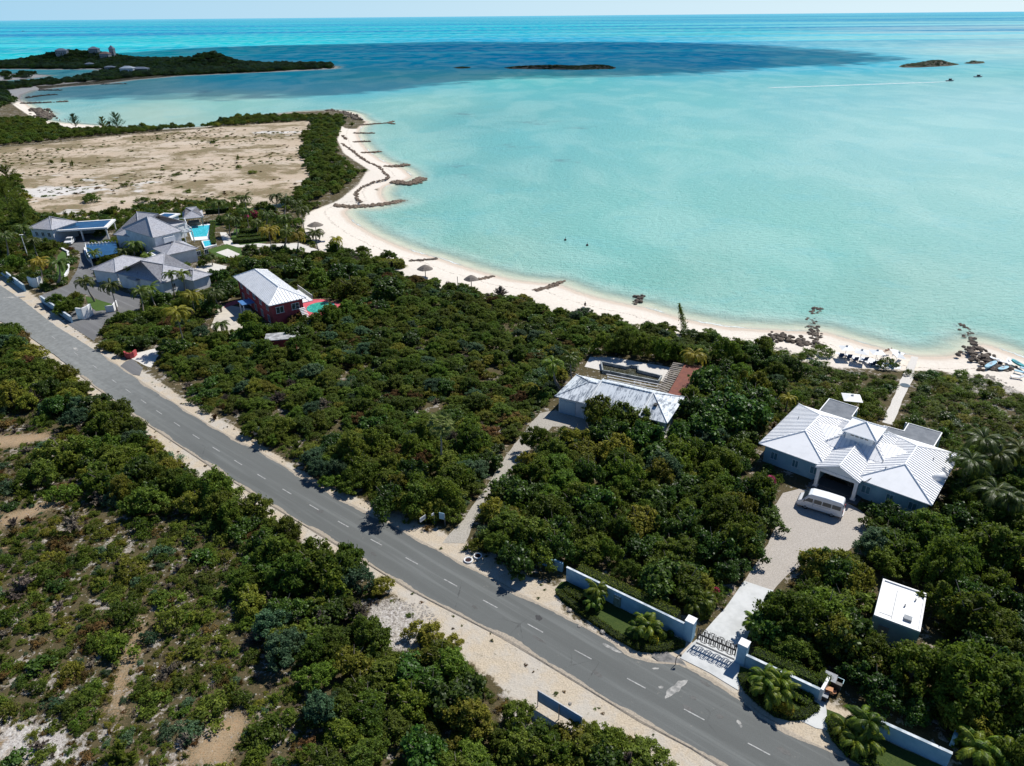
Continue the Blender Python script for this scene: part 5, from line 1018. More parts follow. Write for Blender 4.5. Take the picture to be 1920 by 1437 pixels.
for k, sp, px, py, r, h in HAND:
    p = at(px, py, 1.0); ITEMS.append((k, sp, p.x, p.y, r, h if k == 't' else h))
# size in the picture decides which are objects of their own
def pixsize(it):
    k, sp, x, y, r, h = it; _, _, d = proj(x, y, 2.0); a, b, _ = proj(x, y, 2.0)
    if not (-15 < a < 1935 and 60 < b < 1452): return 0
    return FPX * r / d
LANDM = [('the grey road sign board', (1048, 1349)), ('the sliding gate', (1340, 1215)), ('the white minibus', (1540, 965)), ('the flat-roofed white outbuilding', (1680, 1200)), ('the white metal-roofed villa', (1606, 900)), ('the stone footpath', (1540, 1335)),
         ('the old streaky-roofed house', (1150, 790)), ('the red terrace roof', (1290, 710)), ('the lone tall fan palm', (832, 880)), ('the pink house', (505, 600)), ('the pink sign wall', (240, 670)), ('the white notice by the driveway', (790, 985)), ('the small white roadside sign', (482, 818)),
         ('the gravel forecourt', (1440, 1060)), ('the left end of the white garden wall', (1062, 1088)), ('the middle driveway bend', (1020, 785)), ('the beach deck', (1630, 690)), ('the coral sand path', (1690, 740)), ('the pale rubble heap', (760, 1180)), ('the roadside sand at the bend', (260, 790)),
         ('the far left sandy track', (60, 825)), ('the orange dirt gully', (230, 1230)), ('the bottom left corner', (20, 1420)), ('the bottom edge below the dirt patch', (420, 1420)), ('the left picture edge', (10, 1150)), ('the middle of the left scrub', (380, 1130)), ('the dark thicket below the rubble', (800, 1330)), ('the small pink shed', (530, 645)),
         ('the villa drive', (200, 580)), ('the rock groyne at the rocky shore', (1528, 650)), ('the brown roadside bush', (450, 950)), ('the round green pool', (600, 580)), ('the surfboards on the beach', (1880, 700)), ('the right picture edge', (1910, 1000)), ('the bottom right corner', (1900, 1420)), ('the bare coastal clearing', (300, 330)),
         ('the beach headland', (620, 300)), ('the middle of the big thicket', (760, 680)), ('the thatched beach shelters', (840, 540)), ('the wooden sheds left of the drive', (40, 500)), ('the middle of the right-hand wood', (1150, 930)), ('the leaning beach pine', (1285, 625)), ('the garden pool', (375, 435))]
LMW = np.array([tuple(at(a, b, 1.0))[:2] for _, (a, b) in LANDM])
ORD = ['nearest', 'second nearest', 'third nearest', 'fourth nearest', 'fifth nearest', 'sixth nearest', 'seventh nearest', 'eighth nearest', 'ninth nearest', 'tenth nearest', 'eleventh nearest', 'twelfth nearest'] + ['%dth nearest' % i for i in range(13, 60)]
def labels(items, noun):
    """one label per item: tone, size and its rank from the landmark it is closest to"""
    byk = {}
    for i, it in enumerate(items):
        d = np.hypot(LMW[:, 0] - it[2], LMW[:, 1] - it[3]); j = int(d.argmin()); byk.setdefault((it[1], j), []).append((d[j], i))
    L = {}
    for (sp, j), lst in byk.items():
        for rk, (_, i) in enumerate(sorted(lst)): L[i] = '%s %s %s to %s' % (TONE[sp], noun, ORD[rk], LANDM[j][0])
    return L
trees = sorted([t for t in ITEMS if t[0] == 't'], key=pixsize, reverse=True); shrubs = sorted([t for t in ITEMS if t[0] == 's'], key=pixsize, reverse=True)
NI = 300
print('VEG trees', len(trees), 'shrubs', len(shrubs))
TL = labels(trees[:NI], 'tree'); SL = labels(shrubs[:NI], 'shrub')
USED = {}
for i, (k, sp, x, y, r, h) in enumerate(trees[:NI]):
    me = TRE[sp][i % len(TRE[sp])]; s = r / 2.4
    t = thing('tree', TL[i], 'tree', (x, y, .98), random.uniform(0, 6.28), 'broad-leaved trees and tall bushes')
    c = bpy.data.objects.new('crown', me); COL.objects.link(c); c.parent = t; c.scale = (s, s * random.uniform(.85, 1.15), h); USED.setdefault(me.name, c)
    u = bpy.data.objects.new('trunk', TRUNKS[i % 3]); COL.objects.link(u); u.parent = t; u.scale = (s, s, h)
for i, (k, sp, x, y, r, h) in enumerate(shrubs[:NI]):
    me = SHR[sp][i % len(SHR[sp])]
    o = bpy.data.objects.new('shrub', me); COL.objects.link(o); o.location = (x, y, .97); o.rotation_euler = (0, 0, random.uniform(0, 6.28)); o.scale = (r, r * random.uniform(.85, 1.15), h)
    tag(o, SL[i], 'shrub', 'low shrubs in the scrub'); USED.setdefault(me.name, o)
def mass(name, items, table, base, label, zf=lambda x, y: .97):
    """everything smaller: one object whose points carry copies of the plants above"""
    protos = [m for l in table.values() for m in l if m.name in USED]; idx = {m.name: i for i, m in enumerate(protos)}
    P, Rt, Sc, Ix = [], [], [], []
    for i, (k, sp, x, y, r, h) in enumerate(items):
        c = [m for m in table[sp] if m.name in idx] or protos[:1]; m = c[i % len(c)]
        P.append((x, y, zf(x, y))); Rt.append((0, 0, random.uniform(0, 6.28))); Sc.append((r / base, r / base, h)); Ix.append(idx[m.name])
    me = bpy.data.meshes.new(name); me.from_pydata(P, [], [])
    a = me.attributes.new('rot', 'FLOAT_VECTOR', 'POINT'); a.data.foreach_set('vector', np.array(Rt, np.float32).ravel())
    a = me.attributes.new('sc', 'FLOAT_VECTOR', 'POINT'); a.data.foreach_set('vector', np.array(Sc, np.float32).ravel())
    a = me.attributes.new('ix', 'INT', 'POINT'); a.data.foreach_set('value', np.array(Ix, np.int32))
    o = bpy.data.objects.new(name, me); COL.objects.link(o); tag(o, kind='stuff'); o['label'] = label
    g = bpy.data.node_groups.new(name, 'GeometryNodeTree'); g.interface.new_socket('Geometry', in_out='INPUT', socket_type='NodeSocketGeometry'); g.interface.new_socket('Geometry', in_out='OUTPUT', socket_type='NodeSocketGeometry')
    gi = g.nodes.new('NodeGroupInput'); go = g.nodes.new('NodeGroupOutput'); jn = g.nodes.new('GeometryNodeJoinGeometry')
    def na(n_, dt): x = g.nodes.new('GeometryNodeInputNamedAttribute'); x.data_type = dt; x.inputs['Name'].default_value = n_; return x.outputs['Attribute']
    rot, sc_, ix = na('rot', 'FLOAT_VECTOR'), na('sc', 'FLOAT_VECTOR'), na('ix', 'INT')
    e2r = g.nodes.new('FunctionNodeEulerToRotation'); g.links.new(rot, e2r.inputs[0])
    for j, m in enumerate(protos):
        oi = g.nodes.new('GeometryNodeObjectInfo'); oi.transform_space = 'ORIGINAL'; oi.inputs['Object'].default_value = USED[m.name]; oi.inputs['As Instance'].default_value = True
        ip = g.nodes.new('GeometryNodeInstanceOnPoints'); cmp_ = g.nodes.new('FunctionNodeCompare'); cmp_.data_type = 'INT'; cmp_.operation = 'EQUAL'
        g.links.new(ix, cmp_.inputs[2]); cmp_.inputs[3].default_value = j
        g.links.new(gi.outputs[0], ip.inputs['Points']); g.links.new(cmp_.outputs[0], ip.inputs['Selection']); g.links.new(oi.outputs['Geometry'], ip.inputs['Instance']); g.links.new(e2r.outputs[0], ip.inputs['Rotation']); g.links.new(sc_, ip.inputs['Scale'])
        g.links.new(ip.outputs[0], jn.inputs[0])
    g.links.new(jn.outputs[0], go.inputs[0])
    md = o.modifiers.new('plants', 'NODES'); md.node_group = g
    return o
mass('woodland', trees[NI:], TRE, 2.4, 'smaller trees and tall bushes filling the thickets')
mass('scrub', shrubs[NI:], SHR, 1.0, 'low coastal scrub between the larger bushes')
# wood on the far headland and islets
fw = []
for w, st in [(tw([(-300, 172), (0, 172), (28, 180), (36, 192), (20, 204), (0, 208), (-300, 220)]), 5), (tw(PENIN), 5.2), (tw([(-300, 165), (0, 160), (60, 157), (130, 152), (190, 136), (330, 137), (330, 142), (250, 148), (190, 155), (120, 160), (60, 167), (20, 172), (-300, 190)]), 6.5), (tw(SPIT), 16)] + [(tw(i), 3.2) for i in ISLES]:
    lo, hi = w.min(0), w.max(0); lo[0] = max(lo[0], -900); xs = np.arange(lo[0], hi[0], st); yy = np.arange(lo[1], hi[1], st); X, Y = np.meshgrid(xs, yy)
    P = np.stack([X.ravel(), Y.ravel()], 1) + rng.uniform(-.5, .5, (X.size, 2)) * st
    isle = st < 4; P = P[sdf(P, w) > (2.0 if isle else 5)]; P = P[inside_view(P[:, 0], P[:, 1])]
    for x, y in P: fw.append(('t', 'dark' if rng.random() < .75 else 'blue', x, y, (rng.uniform(1.8, 2.8) if isle else rng.uniform(3.6, 5.6)), (.22 if isle else rng.uniform(.8, 1.5))))
zz = ground_z(np.array([[f[2], f[3]] for f in fw]), landd(np.array([[f[2], f[3]] for f in fw])))
zmap = {(f[2], f[3]): z for f, z in zip(fw, zz)}
mass('headland_wood', fw, TRE, 2.4, 'dark wood covering the far headland and its islets', lambda x, y: zmap[(x, y)] - .4)
# ================================================================ PALMS
def frond(L, droop, seed, leaf=.5, pairs=15, wid=.045, up=.75):
    """one feather frond along +X, as vertex and quad arrays"""
    g = np.random.default_rng(seed); V = []; F = []
    a = up; x = z = 0.0; st = L / pairs; pts = []
    for i in range(pairs + 1):
        pts.append((x, 0, z)); x += math.cos(a) * st; z += math.sin(a) * st; a -= droop / pairs * (1 + i / pairs)
    for i in range(pairs):
        p, q = Vector(pts[i]), Vector(pts[i + 1]); w = .035 * (1 - i / pairs) + .012; n = len(V)
        V += [p + Vector((0, -w, 0)), p + Vector((0, w, 0)), q + Vector((0, w * .9, 0)), q + Vector((0, -w * .9, 0))]; F.append((n, n + 1, n + 2, n + 3))
        if i == 0: continue
        t = i / pairs; ll = leaf * (math.sin(math.pi * min(1, .12 + t * .9)) ** .6) * L / 3
        for s in (-1, 1):
            for hlf in (0, .5):
                b = p.lerp(q, hlf); d = Vector((.55 + .3 * t, s * .9, -.45 + g.uniform(-.12, .12))).normalized() * ll * g.uniform(.85, 1.15)
                wv = (q - p).normalized() * wid; n = len(V); m = b + d * .55 + Vector((0, 0, .06 * ll)); e = b + d + Vector((0, 0, -.22 * ll))
                V += [b - wv * .6, b + wv * .6, m + wv, m - wv]; F.append((n, n + 1, n + 2, n + 3)); n = len(V)
                V += [m - wv, m + wv, e + wv * .15, e - wv * .15]; F.append((n, n + 1, n + 2, n + 3))
    return [tuple(v) for v in V], F
def palm_crown(nf, L, seed, top=(0, 0, 0), leaf=.5, pairs=15, spread=(.95, -.25), droop=(1.0, 1.9), wid=.045):
    rr = random.Random(seed); V = []; F = []
    for i in range(nf):
        k = i / nf; up = spread[0] + (spread[1] - spread[0]) * k + rr.uniform(-.15, .15); v, f = frond(L * rr.uniform(.82, 1.1), rr.uniform(*droop), seed * 50 + i, leaf, pairs, wid, up)
        th = i * 2.4 + rr.uniform(-.25, .25); c, s = math.cos(th), math.sin(th); n = len(V)
        V += [(x * c - y * s + top[0], x * s + y * c + top[1], z + top[2]) for x, y, z in v]; F += [tuple(q + n for q in ff) for ff in f]
    return V, F
PALMC = leafmat('palm_fronds', (.05, .085, .012, 1), (.1, .13, .02, 1), .38, .45, .3)
PALMY = leafmat('yellowing_palm_fronds', (.2, .19, .02, 1), (.3, .26, .03, 1), .45, .5, .25)
PALMG = leafmat('garden_palm_fronds', (.07, .12, .012, 1), (.15, .2, .018, 1), .42, .45, .3)
def mesh_from(name, V, F, m, smooth=False):
    me = bpy.data.meshes.new(name); me.from_pydata(V, [], F); me.materials.append(m)
    if smooth: me.polygons.foreach_set('use_smooth', [True] * len(F))
    return me
CR = [mesh_from('fronds', *palm_crown(20, 2.9, s, leaf=.62, pairs=13, wid=.06), m) for s, m in ((1, PALMC), (2, PALMC), (3, PALMC), (4, PALMY), (5, PALMG))]
def trunk_mesh(bend, seed):
    b = MB(); n = 9; b.tube([(bend * (i / n - 1) ** 2 * 1.0, 0, i / n) for i in range(n + 1)], [.19 - .07 * min(1, i / 3) - .03 * i / n for i in range(n + 1)], 8)
    V = [(x, y, z) for x, y, z in b.v]; return mesh_from('trunk', V, b.f, M_PTRUNK, True)
TR = [trunk_mesh(b, 0) for b in (0., .6, -.9, 1.4)]
FANV, FANF = [], []
def fan_palm_mesh():
    g = random.Random(5); V = []; F = []
    for i in range(26):
        th = i * 2.4; el = 1.2 - i * .085; st = 1.0; c = Vector((math.cos(th) * math.cos(el), math.sin(th) * math.cos(el), math.sin(el))); hub = c * st
        sd_ = c.cross(Vector((0, 0, 1))).normalized(); u2 = sd_.cross(c).normalized()
        for j in range(11):
            a = (j - 5) * .22; d = (c * math.cos(a) + sd_ * math.sin(a)); tip = hub + d * g.uniform(.85, 1.1) + Vector((0, 0, -.22)); mid = hub + d * .5; w = d.cross(u2).normalized() * .11; n = len(V)
            V += [hub - w * .2, mid - w, tip, mid + w]; F.append((n, n + 1, n + 2, n + 3))
        n = len(V); V += [Vector((0, 0, 0)) + sd_ * .02, hub + sd_ * .02, hub - sd_ * .02, -sd_ * .02]; F.append((n, n + 1, n + 2, n + 3))
    return mesh_from('fronds', [tuple(v) for v in V], F, leafmat('pale_fan_leaves', (.16, .22, .06, 1), (.24, .3, .09, 1), .35))
FANC = fan_palm_mesh()
def palm(px, py, hgt, label, crown=0, tr=None, rz=None, kind='coconut_palm', cat='palm', scale=1.0, group='coconut palms of the estate garden'):
    p = at(px, py, 1 + hgt); rz = random.uniform(0, 6.28) if rz is None else rz; tr = random.randrange(4) if tr is None else tr
    t = thing(kind, label, cat, (p.x, p.y, .98), rz, group)
    c = bpy.data.objects.new('fronds', CR[crown] if isinstance(crown, int) else crown); COL.objects.link(c); c.parent = t; c.location = (0, 0, hgt); c.scale = (scale,) * 3; c.rotation_euler = (0, 0, random.uniform(0, 6))
    b = bpy.data.objects.new('trunk', TR[tr]); COL.objects.link(b); b.parent = t; b.scale = (1, 1, hgt)
    return t
PALMS = [(73, 489, 5.5, 'at the gate wall with yellowing lower fronds left of the villa drive', 3, 1.1), (109, 492, 5.5, 'reaching over the pale curb of the villa drive', 0, 1.1), (158, 526, 5, 'left one of the two standing over the drive fork', 1, 1), (206, 533, 6, 'leaning tall over the drive, right of the fork lawn', 2, 1), (8, 440, 6.5, 'at the very left picture edge', 0, 1.1), (40, 425, 5.5, 'left of the lodge beside the pines', 1, 1), (60, 450, 5, 'just below the lodge walls', 0, 1), (250, 457, 5, 'large one beside the blue solar court', 0, 1.15), (230, 470, 4, 'at the near edge of the solar court', 2, .9), (175, 472, 3.5, 'in front of the solar canopy', 4, .8),
         (318, 513, 5.5, 'in front of the largest shingled roof, left of its pair', 4, .75), (341, 512, 5.5, 'in front of the largest shingled roof, right of its pair', 4, .75), (262, 545, 5, 'left below the front shingled wing', 1, .95), (280, 540, 4.5, 'right of the one below the front wing', 4, .9), (358, 552, 5, 'right of the front shingled wing', 3, 1.1), (330, 583, 7.5, 'tallest one between the estate and the pink house', 3, 1.2), (245, 505, 4, 'between the two front shingled roofs', 4, .8), (275, 478, 4, 'beside the white walkway roof', 4, .8), (400, 548, 4.5, 'hard against the left of the pink house', 0, 1), (413, 608, 2.5, 'short one at the pale edge of the pink house drive', 0, .8), (395, 480, 2.5, 'short one on the estate terrace', 0, .7),
         (408, 380, 5.5, 'leftmost windblown one behind the pavilion', 0, 1.1), (458, 370, 6.5, 'tall windblown one against the sandy clearing', 1, 1), (461, 395, 6, 'below the tall windblown one', 2, .95), (517, 367, 5.5, 'at the glass fence, leftmost', 0, 1.1), (535, 374, 5, 'at the glass fence, middle', 1, 1), (554, 378, 5, 'at the glass fence, rightmost', 2, 1), (428, 409, 5, 'left of the close pair by the garden path', 2, .95), (440, 411, 5, 'right of the close pair by the garden path', 0, .95), (503, 430, 6.5, 'big one in the middle of the garden', 3, 1.25), (533, 406, 5.5, 'behind the big middle one', 0, 1.1), (536, 433, 5, 'right of the big middle one', 1, 1), (558, 440, 5, 'yellowish one nearest the beach lawn', 3, 1), (564, 392, 7, 'tallest one on the edge of the beach', 0, 1.15), (590, 436, 6, 'standing before the two thatched shelters', 1, 1), (630, 448, 4.5, 'alone on the sand with yellow fronds', 3, .85), (500, 400, 5, 'deep in the garden beside the purple flowers', 0, 1), (480, 415, 4, 'low one behind the clipped hedges', 2, .8)]
for px, py, h_, l, c, s in PALMS: palm(px, py, h_, 'coconut palm ' + l, c, scale=s)
palm(1036, 680, 5.5, 'pale coconut palm in the thicket left of the old house', 4, scale=.85, group='coconut palms around the houses'); palm(1070, 668, 5, 'ragged pale coconut palm right of its neighbour by the old house', 4, scale=.8, group='coconut palms around the houses')
palm(1302, 664, 4, 'yellow coconut palm rising behind the red terrace roof', 3, scale=1.0, group='coconut palms around the houses')
for px, py, h_, l, s in ((1845, 822, 6.5, 'tallest coconut palm right of the white villa', 1.2), (1822, 862, 5.5, 'coconut palm hard against the villa roof corner', 1.1), (1872, 850, 5.5, 'coconut palm behind the tall one right of the villa', 1.1), (1868, 920, 4.5, 'lower coconut palm near the right picture edge', 1.2), (1912, 840, 5, 'coconut palm cut by the right picture edge', 1.1), (1895, 930, 4.5, 'coconut palm lowest of those right of the villa', 1.0)): palm(px, py, h_, l, 0, scale=s, group='coconut palms around the houses')
palm(1478, 745, 2.5, 'small yellow palm behind the left wing of the villa', 3, scale=.6, group='coconut palms around the houses')
palm(826, 794, 8.2, 'lone tall slender fan palm standing above the thicket', FANC, tr=1, kind='fan_palm', group='lone fan palm', scale=1.0)
# clumping garden palms in the roadside beds
def clump(px, py, hgt, label, seed, n=4, sc=1.0):
    p = at(px, py, 1.0); t = thing('clumping_palm', label, 'palm', p, 0, 'clumping palms in the roadside beds'); rr = random.Random(seed)
    for i in range(n):
        a = i * 6.28 / n + rr.uniform(-.8, .8); r_ = rr.uniform(.25, .95) * sc; hh = hgt * rr.uniform(.4, 1.05); c = (math.cos(a) * r_, math.sin(a) * r_, hh)
        V, F = palm_crown(rr.randint(9, 13), rr.uniform(1.3, 1.7) * sc, seed * 7 + i, c, .72, 14, (1.3, -.1), (1.2, 2.2), .05); o = bpy.data.objects.new('fronds', mesh_from('fronds', V, F, PALMG)); COL.objects.link(o); o.parent = t
        b = MB(); b.tube([(c[0] * .4, c[1] * .4, -.05), (c[0] * .8, c[1] * .8, hh * .5), c], [.09, .075, .07], 7); b.build('stem', M_PTRUNK, t, local=True, smooth=True)
clump(1115, 1136, 2.3, 'bushy palm in the bed below the left end of the garden wall', 31, 4, 1.0); clump(1207, 1186, 2.1, 'bushy palm in the bed just left of the gate', 32, 4, 1.1)
clump(1440, 1308, 2.4, 'bushy palm in the bed right of the gate', 33, 5, 1.2); clump(1602, 1390, 2.6, 'largest bushy palm beside the stone footpath', 34, 5, 1.2); clump(1850, 1440, 2.2, 'bushy palm at the bottom right corner', 35, 5, 1.5)
clump(1300, 1140, 1.4, 'bushy palm inside the garden wall left of the gate drive', 36, 4, 1.1); clump(1425, 1200, 2.0, 'bushy palm inside the gate right of the drive', 37, 4, 1.2); clump(1520, 880, 1.2, 'low bushy palm by the villa front wall', 38, 3, .8); clump(1668, 985, 1.2, 'low bushy palm right of the gravel forecourt', 39, 3, .9)
# beach pines
def pine(px, py, hgt, rad, label, seed):
    p = at(px, py, 1.0); t = thing('beach_pine', label, 'tree', p, 0, 'feathery beach pines'); g = np.random.default_rng(seed); Vs, Fs, o_ = [], [], 0
    for i in range(int(22 + hgt * 3)):
        z0 = hgt * g.uniform(.08, .9); th = g.uniform(0, 6.28); L = rad * (1.15 - z0 / hgt) * g.uniform(.7, 1.2) + .3; m = 70; tt = g.uniform(0, 1, m); r_ = L * tt
        Pc = np.column_stack([np.cos(th) * r_, np.sin(th) * r_, z0 + L * .75 * tt ** 1.3]) + g.normal(0, .12 * rad * .3, (m, 3)); V, F = quads(Pc, unit(g.normal(size=(m, 3))), g.uniform(.2, .4, m), g.uniform(.04, .08, m), g); Vs.append(V); Fs.append(F + o_); o_ += len(V)
    me = npmesh('crown', np.vstack(Vs), np.vstack(Fs), SPEC['blue'] if seed % 2 else SPEC['olive']); o = bpy.data.objects.new('crown', me); COL.objects.link(o); o.parent = t
    b = MB(); b.tube([(0, 0, -.1), (0, 0, hgt * .5), (.1, 0, hgt * .95)], [.16, .1, .02], 7); b.build('trunk', M_TRUNK, t, local=True)
for a in ((143, 241, 8, 3.4, 'beach pine alone left of the pair on the bay shore', 41), (196, 243, 7, 3.0, 'left and smaller of the two close beach pines', 42), (222, 243, 9.5, 4.2, 'right and taller of the two close beach pines', 43), (208, 244, 4.5, 1.6, 'tiny beach pine between the two close ones', 44), (20, 400, 12, 5.0, 'big feathery pine left of the lodge', 46), (52, 430, 9, 4.2, 'feathery pine touching the lodge roof', 46 + 2), (-5, 420, 12, 5, 'feathery pine cut by the left picture edge', 50), (18, 345, 7, 4, 'feathery pine at the left edge of the clearing', 52), (415, 232, 4, 1.3, 'small spiky pine on the shore of the clearing', 53)): pine(*a)
def leaning():
    p = at(1289, 632, 1.0); t = thing('leaning_pine', 'thin leaning beach pine standing out against the water', 'tree', p); q = at(1273, 573, 5.5) - p; q.z = 4.9
    g = np.random.default_rng(3); m = 800; tt = g.uniform(.15, 1, m); Pc = np.array([[q.x * t_ ** .8, q.y * t_ ** .8, q.z * t_] for t_ in tt]) + g.normal(0, .36, (m, 3)) * (1.25 - tt)[:, None]
    V, F = quads(Pc, unit(g.normal(size=(m, 3))), g.uniform(.18, .35, m), g.uniform(.04, .07, m), g); o = bpy.data.objects.new('crown', npmesh('crown', V, F, SPEC['green'])); COL.objects.link(o); o.parent = t
    b = MB(); b.tube([(0, 0, -.1), (q.x * .55, q.y * .55, q.z * .5), tuple(q)], [.08, .05, .015], 6); b.build('trunk', M_TRUNK, t, local=True)
leaning()
# ================================================================ BEDS AND HEDGES
M_BED = gravel('planted_bed_cover', (.035, .06, .015, 1), (.06, .085, .02, 1), 6)
def hedge(label, pts, w, hgt, sp='green', z=1.0, ls=.07, dens=260, name='hedge', cat='hedge'):
    P = atn(pts, 1.0); g = np.random.default_rng(int(abs(P[0].x * 100)) % 9999); Vs, Fs, o_ = [], [], 0; b = MB()
    for i in range(len(P) - 1):
        a, c = P[i], P[i + 1]; d = c - a; L = d.length; n = int(dens * L * (w + hgt * 2) * .5); u = g.uniform(0, L, n); s = g.uniform(-1, 1, n); face = g.random(n) < (w / (w + 2 * hgt))
        off_ = np.where(face, s * w / 2, np.sign(s) * w / 2); zz = np.where(face, hgt, g.uniform(0, hgt, n)) + z; e = np.array([d.x, d.y]) / L; nr = np.array([-e[1], e[0]])
        Pc = np.column_stack([a.x + e[0] * u + nr[0] * off_, a.y + e[1] * u + nr[1] * off_, zz]) + g.normal(0, .05, (n, 3)); V, F = quads(Pc, unit(g.normal(size=(n, 3)) + [0, 0, .6]), g.uniform(.6, 1.3, n) * ls, g.uniform(.4, .8, n) * ls, g); Vs.append(V); Fs.append(F + o_); o_ += len(V)
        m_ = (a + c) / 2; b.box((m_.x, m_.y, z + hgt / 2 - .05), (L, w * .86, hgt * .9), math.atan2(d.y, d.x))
    mid = P[0]; t = thing(name, label, cat, mid); me = npmesh('foliage', np.vstack(Vs) - np.array(tuple(mid)), np.vstack(Fs), SPEC[sp]); o = bpy.data.objects.new('foliage', me); COL.objects.link(o); o.parent = t
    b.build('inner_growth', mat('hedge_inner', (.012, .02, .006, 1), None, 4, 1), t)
beds = [[(1040, 1106), (1052, 1092), (1064, 1090), (1286, 1204), (1284, 1214), (1262, 1222), (1225, 1226), (1195, 1222), (1150, 1196), (1095, 1160), (1052, 1128)],
        [(1388, 1250), (1400, 1254), (1535, 1320), (1538, 1328), (1510, 1352), (1480, 1352), (1450, 1345), (1420, 1320), (1395, 1290), (1384, 1268)],
        [(1550, 1330), (1575, 1340), (1612, 1366), (1775, 1442), (1770, 1520), (1660, 1470), (1600, 1430), (1568, 1400), (1552, 1365)]]
for bd in beds: sheet('planted_bed', bd, 1.06, M_BED, step=.6, jit=.05)
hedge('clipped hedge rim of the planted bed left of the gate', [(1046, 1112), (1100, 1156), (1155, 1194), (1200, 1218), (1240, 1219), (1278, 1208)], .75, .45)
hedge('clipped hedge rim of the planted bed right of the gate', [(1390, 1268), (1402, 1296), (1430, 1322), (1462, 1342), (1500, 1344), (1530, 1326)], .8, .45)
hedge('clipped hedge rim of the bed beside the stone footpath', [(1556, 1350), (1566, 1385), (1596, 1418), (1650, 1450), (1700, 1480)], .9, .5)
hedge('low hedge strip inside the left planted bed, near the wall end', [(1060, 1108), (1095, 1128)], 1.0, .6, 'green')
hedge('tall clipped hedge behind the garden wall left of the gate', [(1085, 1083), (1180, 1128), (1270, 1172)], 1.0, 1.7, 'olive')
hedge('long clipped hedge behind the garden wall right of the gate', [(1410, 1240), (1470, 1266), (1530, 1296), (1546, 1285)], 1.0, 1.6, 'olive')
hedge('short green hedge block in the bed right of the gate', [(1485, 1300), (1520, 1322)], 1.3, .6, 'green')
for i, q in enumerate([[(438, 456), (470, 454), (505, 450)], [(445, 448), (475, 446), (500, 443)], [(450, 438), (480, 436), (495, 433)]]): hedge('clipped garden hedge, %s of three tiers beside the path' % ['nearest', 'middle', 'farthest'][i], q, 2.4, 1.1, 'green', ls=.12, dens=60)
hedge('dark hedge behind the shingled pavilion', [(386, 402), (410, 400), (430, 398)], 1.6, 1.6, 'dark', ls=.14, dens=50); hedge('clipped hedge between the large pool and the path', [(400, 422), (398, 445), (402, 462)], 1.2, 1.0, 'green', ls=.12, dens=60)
hedge('pointed yellow-green beach hedge running out onto the sand', [(712, 500), (735, 503), (757, 500)], 3.2, 1.8, 'yellow', ls=.14, dens=60)
def ball(px, py, r_, label, m='green', name='topiary_ball', cat='shrub', n=900, ls=.05):
    p = at(px, py, 1.0 + r_ * .8); g = np.random.default_rng(int(px)); d = unit(g.normal(size=(n, 3))); V, F = quads(d * r_ * g.uniform(.92, 1.05, n)[:, None], unit(d + g.normal(size=(n, 3)) * .3), g.uniform(.7, 1.2, n) * ls, g.uniform(.4, .7, n) * ls, g)
    o = bpy.data.objects.new(name, npmesh(name, V, F, SPEC[m] if m in SPEC else m)); COL.objects.link(o); o.location = p; return tag(o, label, cat)
ball(1243, 1192, .45, 'left of two round topiary balls by the gate wall'); ball(1257, 1189, .38, 'right and smaller of two round topiary balls by the gate wall')
M_CROT = leafmat('yellow_croton_leaves', (.45, .33, .02, 1), (.3, .28, .03, 1), .35); M_BOUG = leafmat('magenta_bracts', (.35, .03, .09, 1), (.22, .03, .06, 1), .35)
ball(1460, 1326, .6, 'left yellow croton bush in the bed right of the gate', M_CROT, 'croton_bush', n=500, ls=.1); ball(1476, 1330, .6, 'right yellow croton bush in the bed right of the gate', M_CROT, 'croton_bush', n=500, ls=.1); ball(1226, 1200, .5, 'pale yellow croton bush beside the topiary balls', M_CROT, 'croton_bush', n=300, ls=.1)
ball(1443, 903, .8, 'red-leaved bush left of the villa front', M_BOUG, 'red_bush', n=500, ls=.12); ball(1652, 975, .7, 'red-leaved bush right of the forecourt', M_BOUG, 'red_bush', n=400, ls=.12); ball(1343, 1108, .4, 'small red-leaved plant at the drive edge inside the gate', M_BOUG, 'red_bush', n=200, ls=.1); ball(475, 404, 1.6, 'magenta bougainvillea among the garden palms', M_BOUG, 'flowering_bush', n=600, ls=.25); ball(462, 410, 1.1, 'smaller magenta bougainvillea left of the larger one', M_BOUG, 'flowering_bush', n=400, ls=.25)
# ================================================================ VEHICLES
def wheel(par, x, y, r_=.33, w=.22):
    s = 1 if y > 0 else -1; b = MB(); b.tube([(x, y - w / 2, r_), (x, y + w / 2, r_)], r_, 20); wh = b.build('wheel', M_TYRE, par, local=True)
    b = MB(); b.tube([(x, y + s * w / 2 - s * .01, r_), (x, y + s * (w / 2 + .02), r_)], r_ * .6, 12); b.build('rim', M_STEEL, wh, local=True)
def shell(prof, ws, name, m, par, bevel=.05):
    """side profile extruded with inward lean: ws(z) = half width"""
    n = len(prof); V = [(x, -ws(z), z) for x, z in prof] + [(x, ws(z), z) for x, z in prof]
    F = [tuple(range(n)), tuple(range(n, 2 * n))[::-1]] + [(i, n + i, n + (i + 1) % n, (i + 1) % n) for i in range(n)]
    b = MB(); b.add(V, F); return b.build(name, m, par, local=True, bevel=bevel)
def side_pane(par, q, ws, s, name='window'):
    b = MB(); e = .012; V = [(x, s * (ws(z) + e), z) for x, z in q] + [(x, s * (ws(z) - .03), z) for x, z in q]; n = len(q)
    fs = [tuple(range(n)), tuple(range(n, 2 * n))[::-1]] + [(i, (i + 1) % n, n + (i + 1) % n, n + i) for i in range(n)]
    b.add(V, fs); b.build(name, M_GLASS, par, local=True)
f_ = at(1510.7, 954.4); r_ = at(1558, 969); hd = (f_ - r_).normalized(); yaw = math.atan2(hd.y, hd.x); side = Vector((-hd.y, hd.x, 0))
ctr = (f_ + r_) / 2 - side * .82
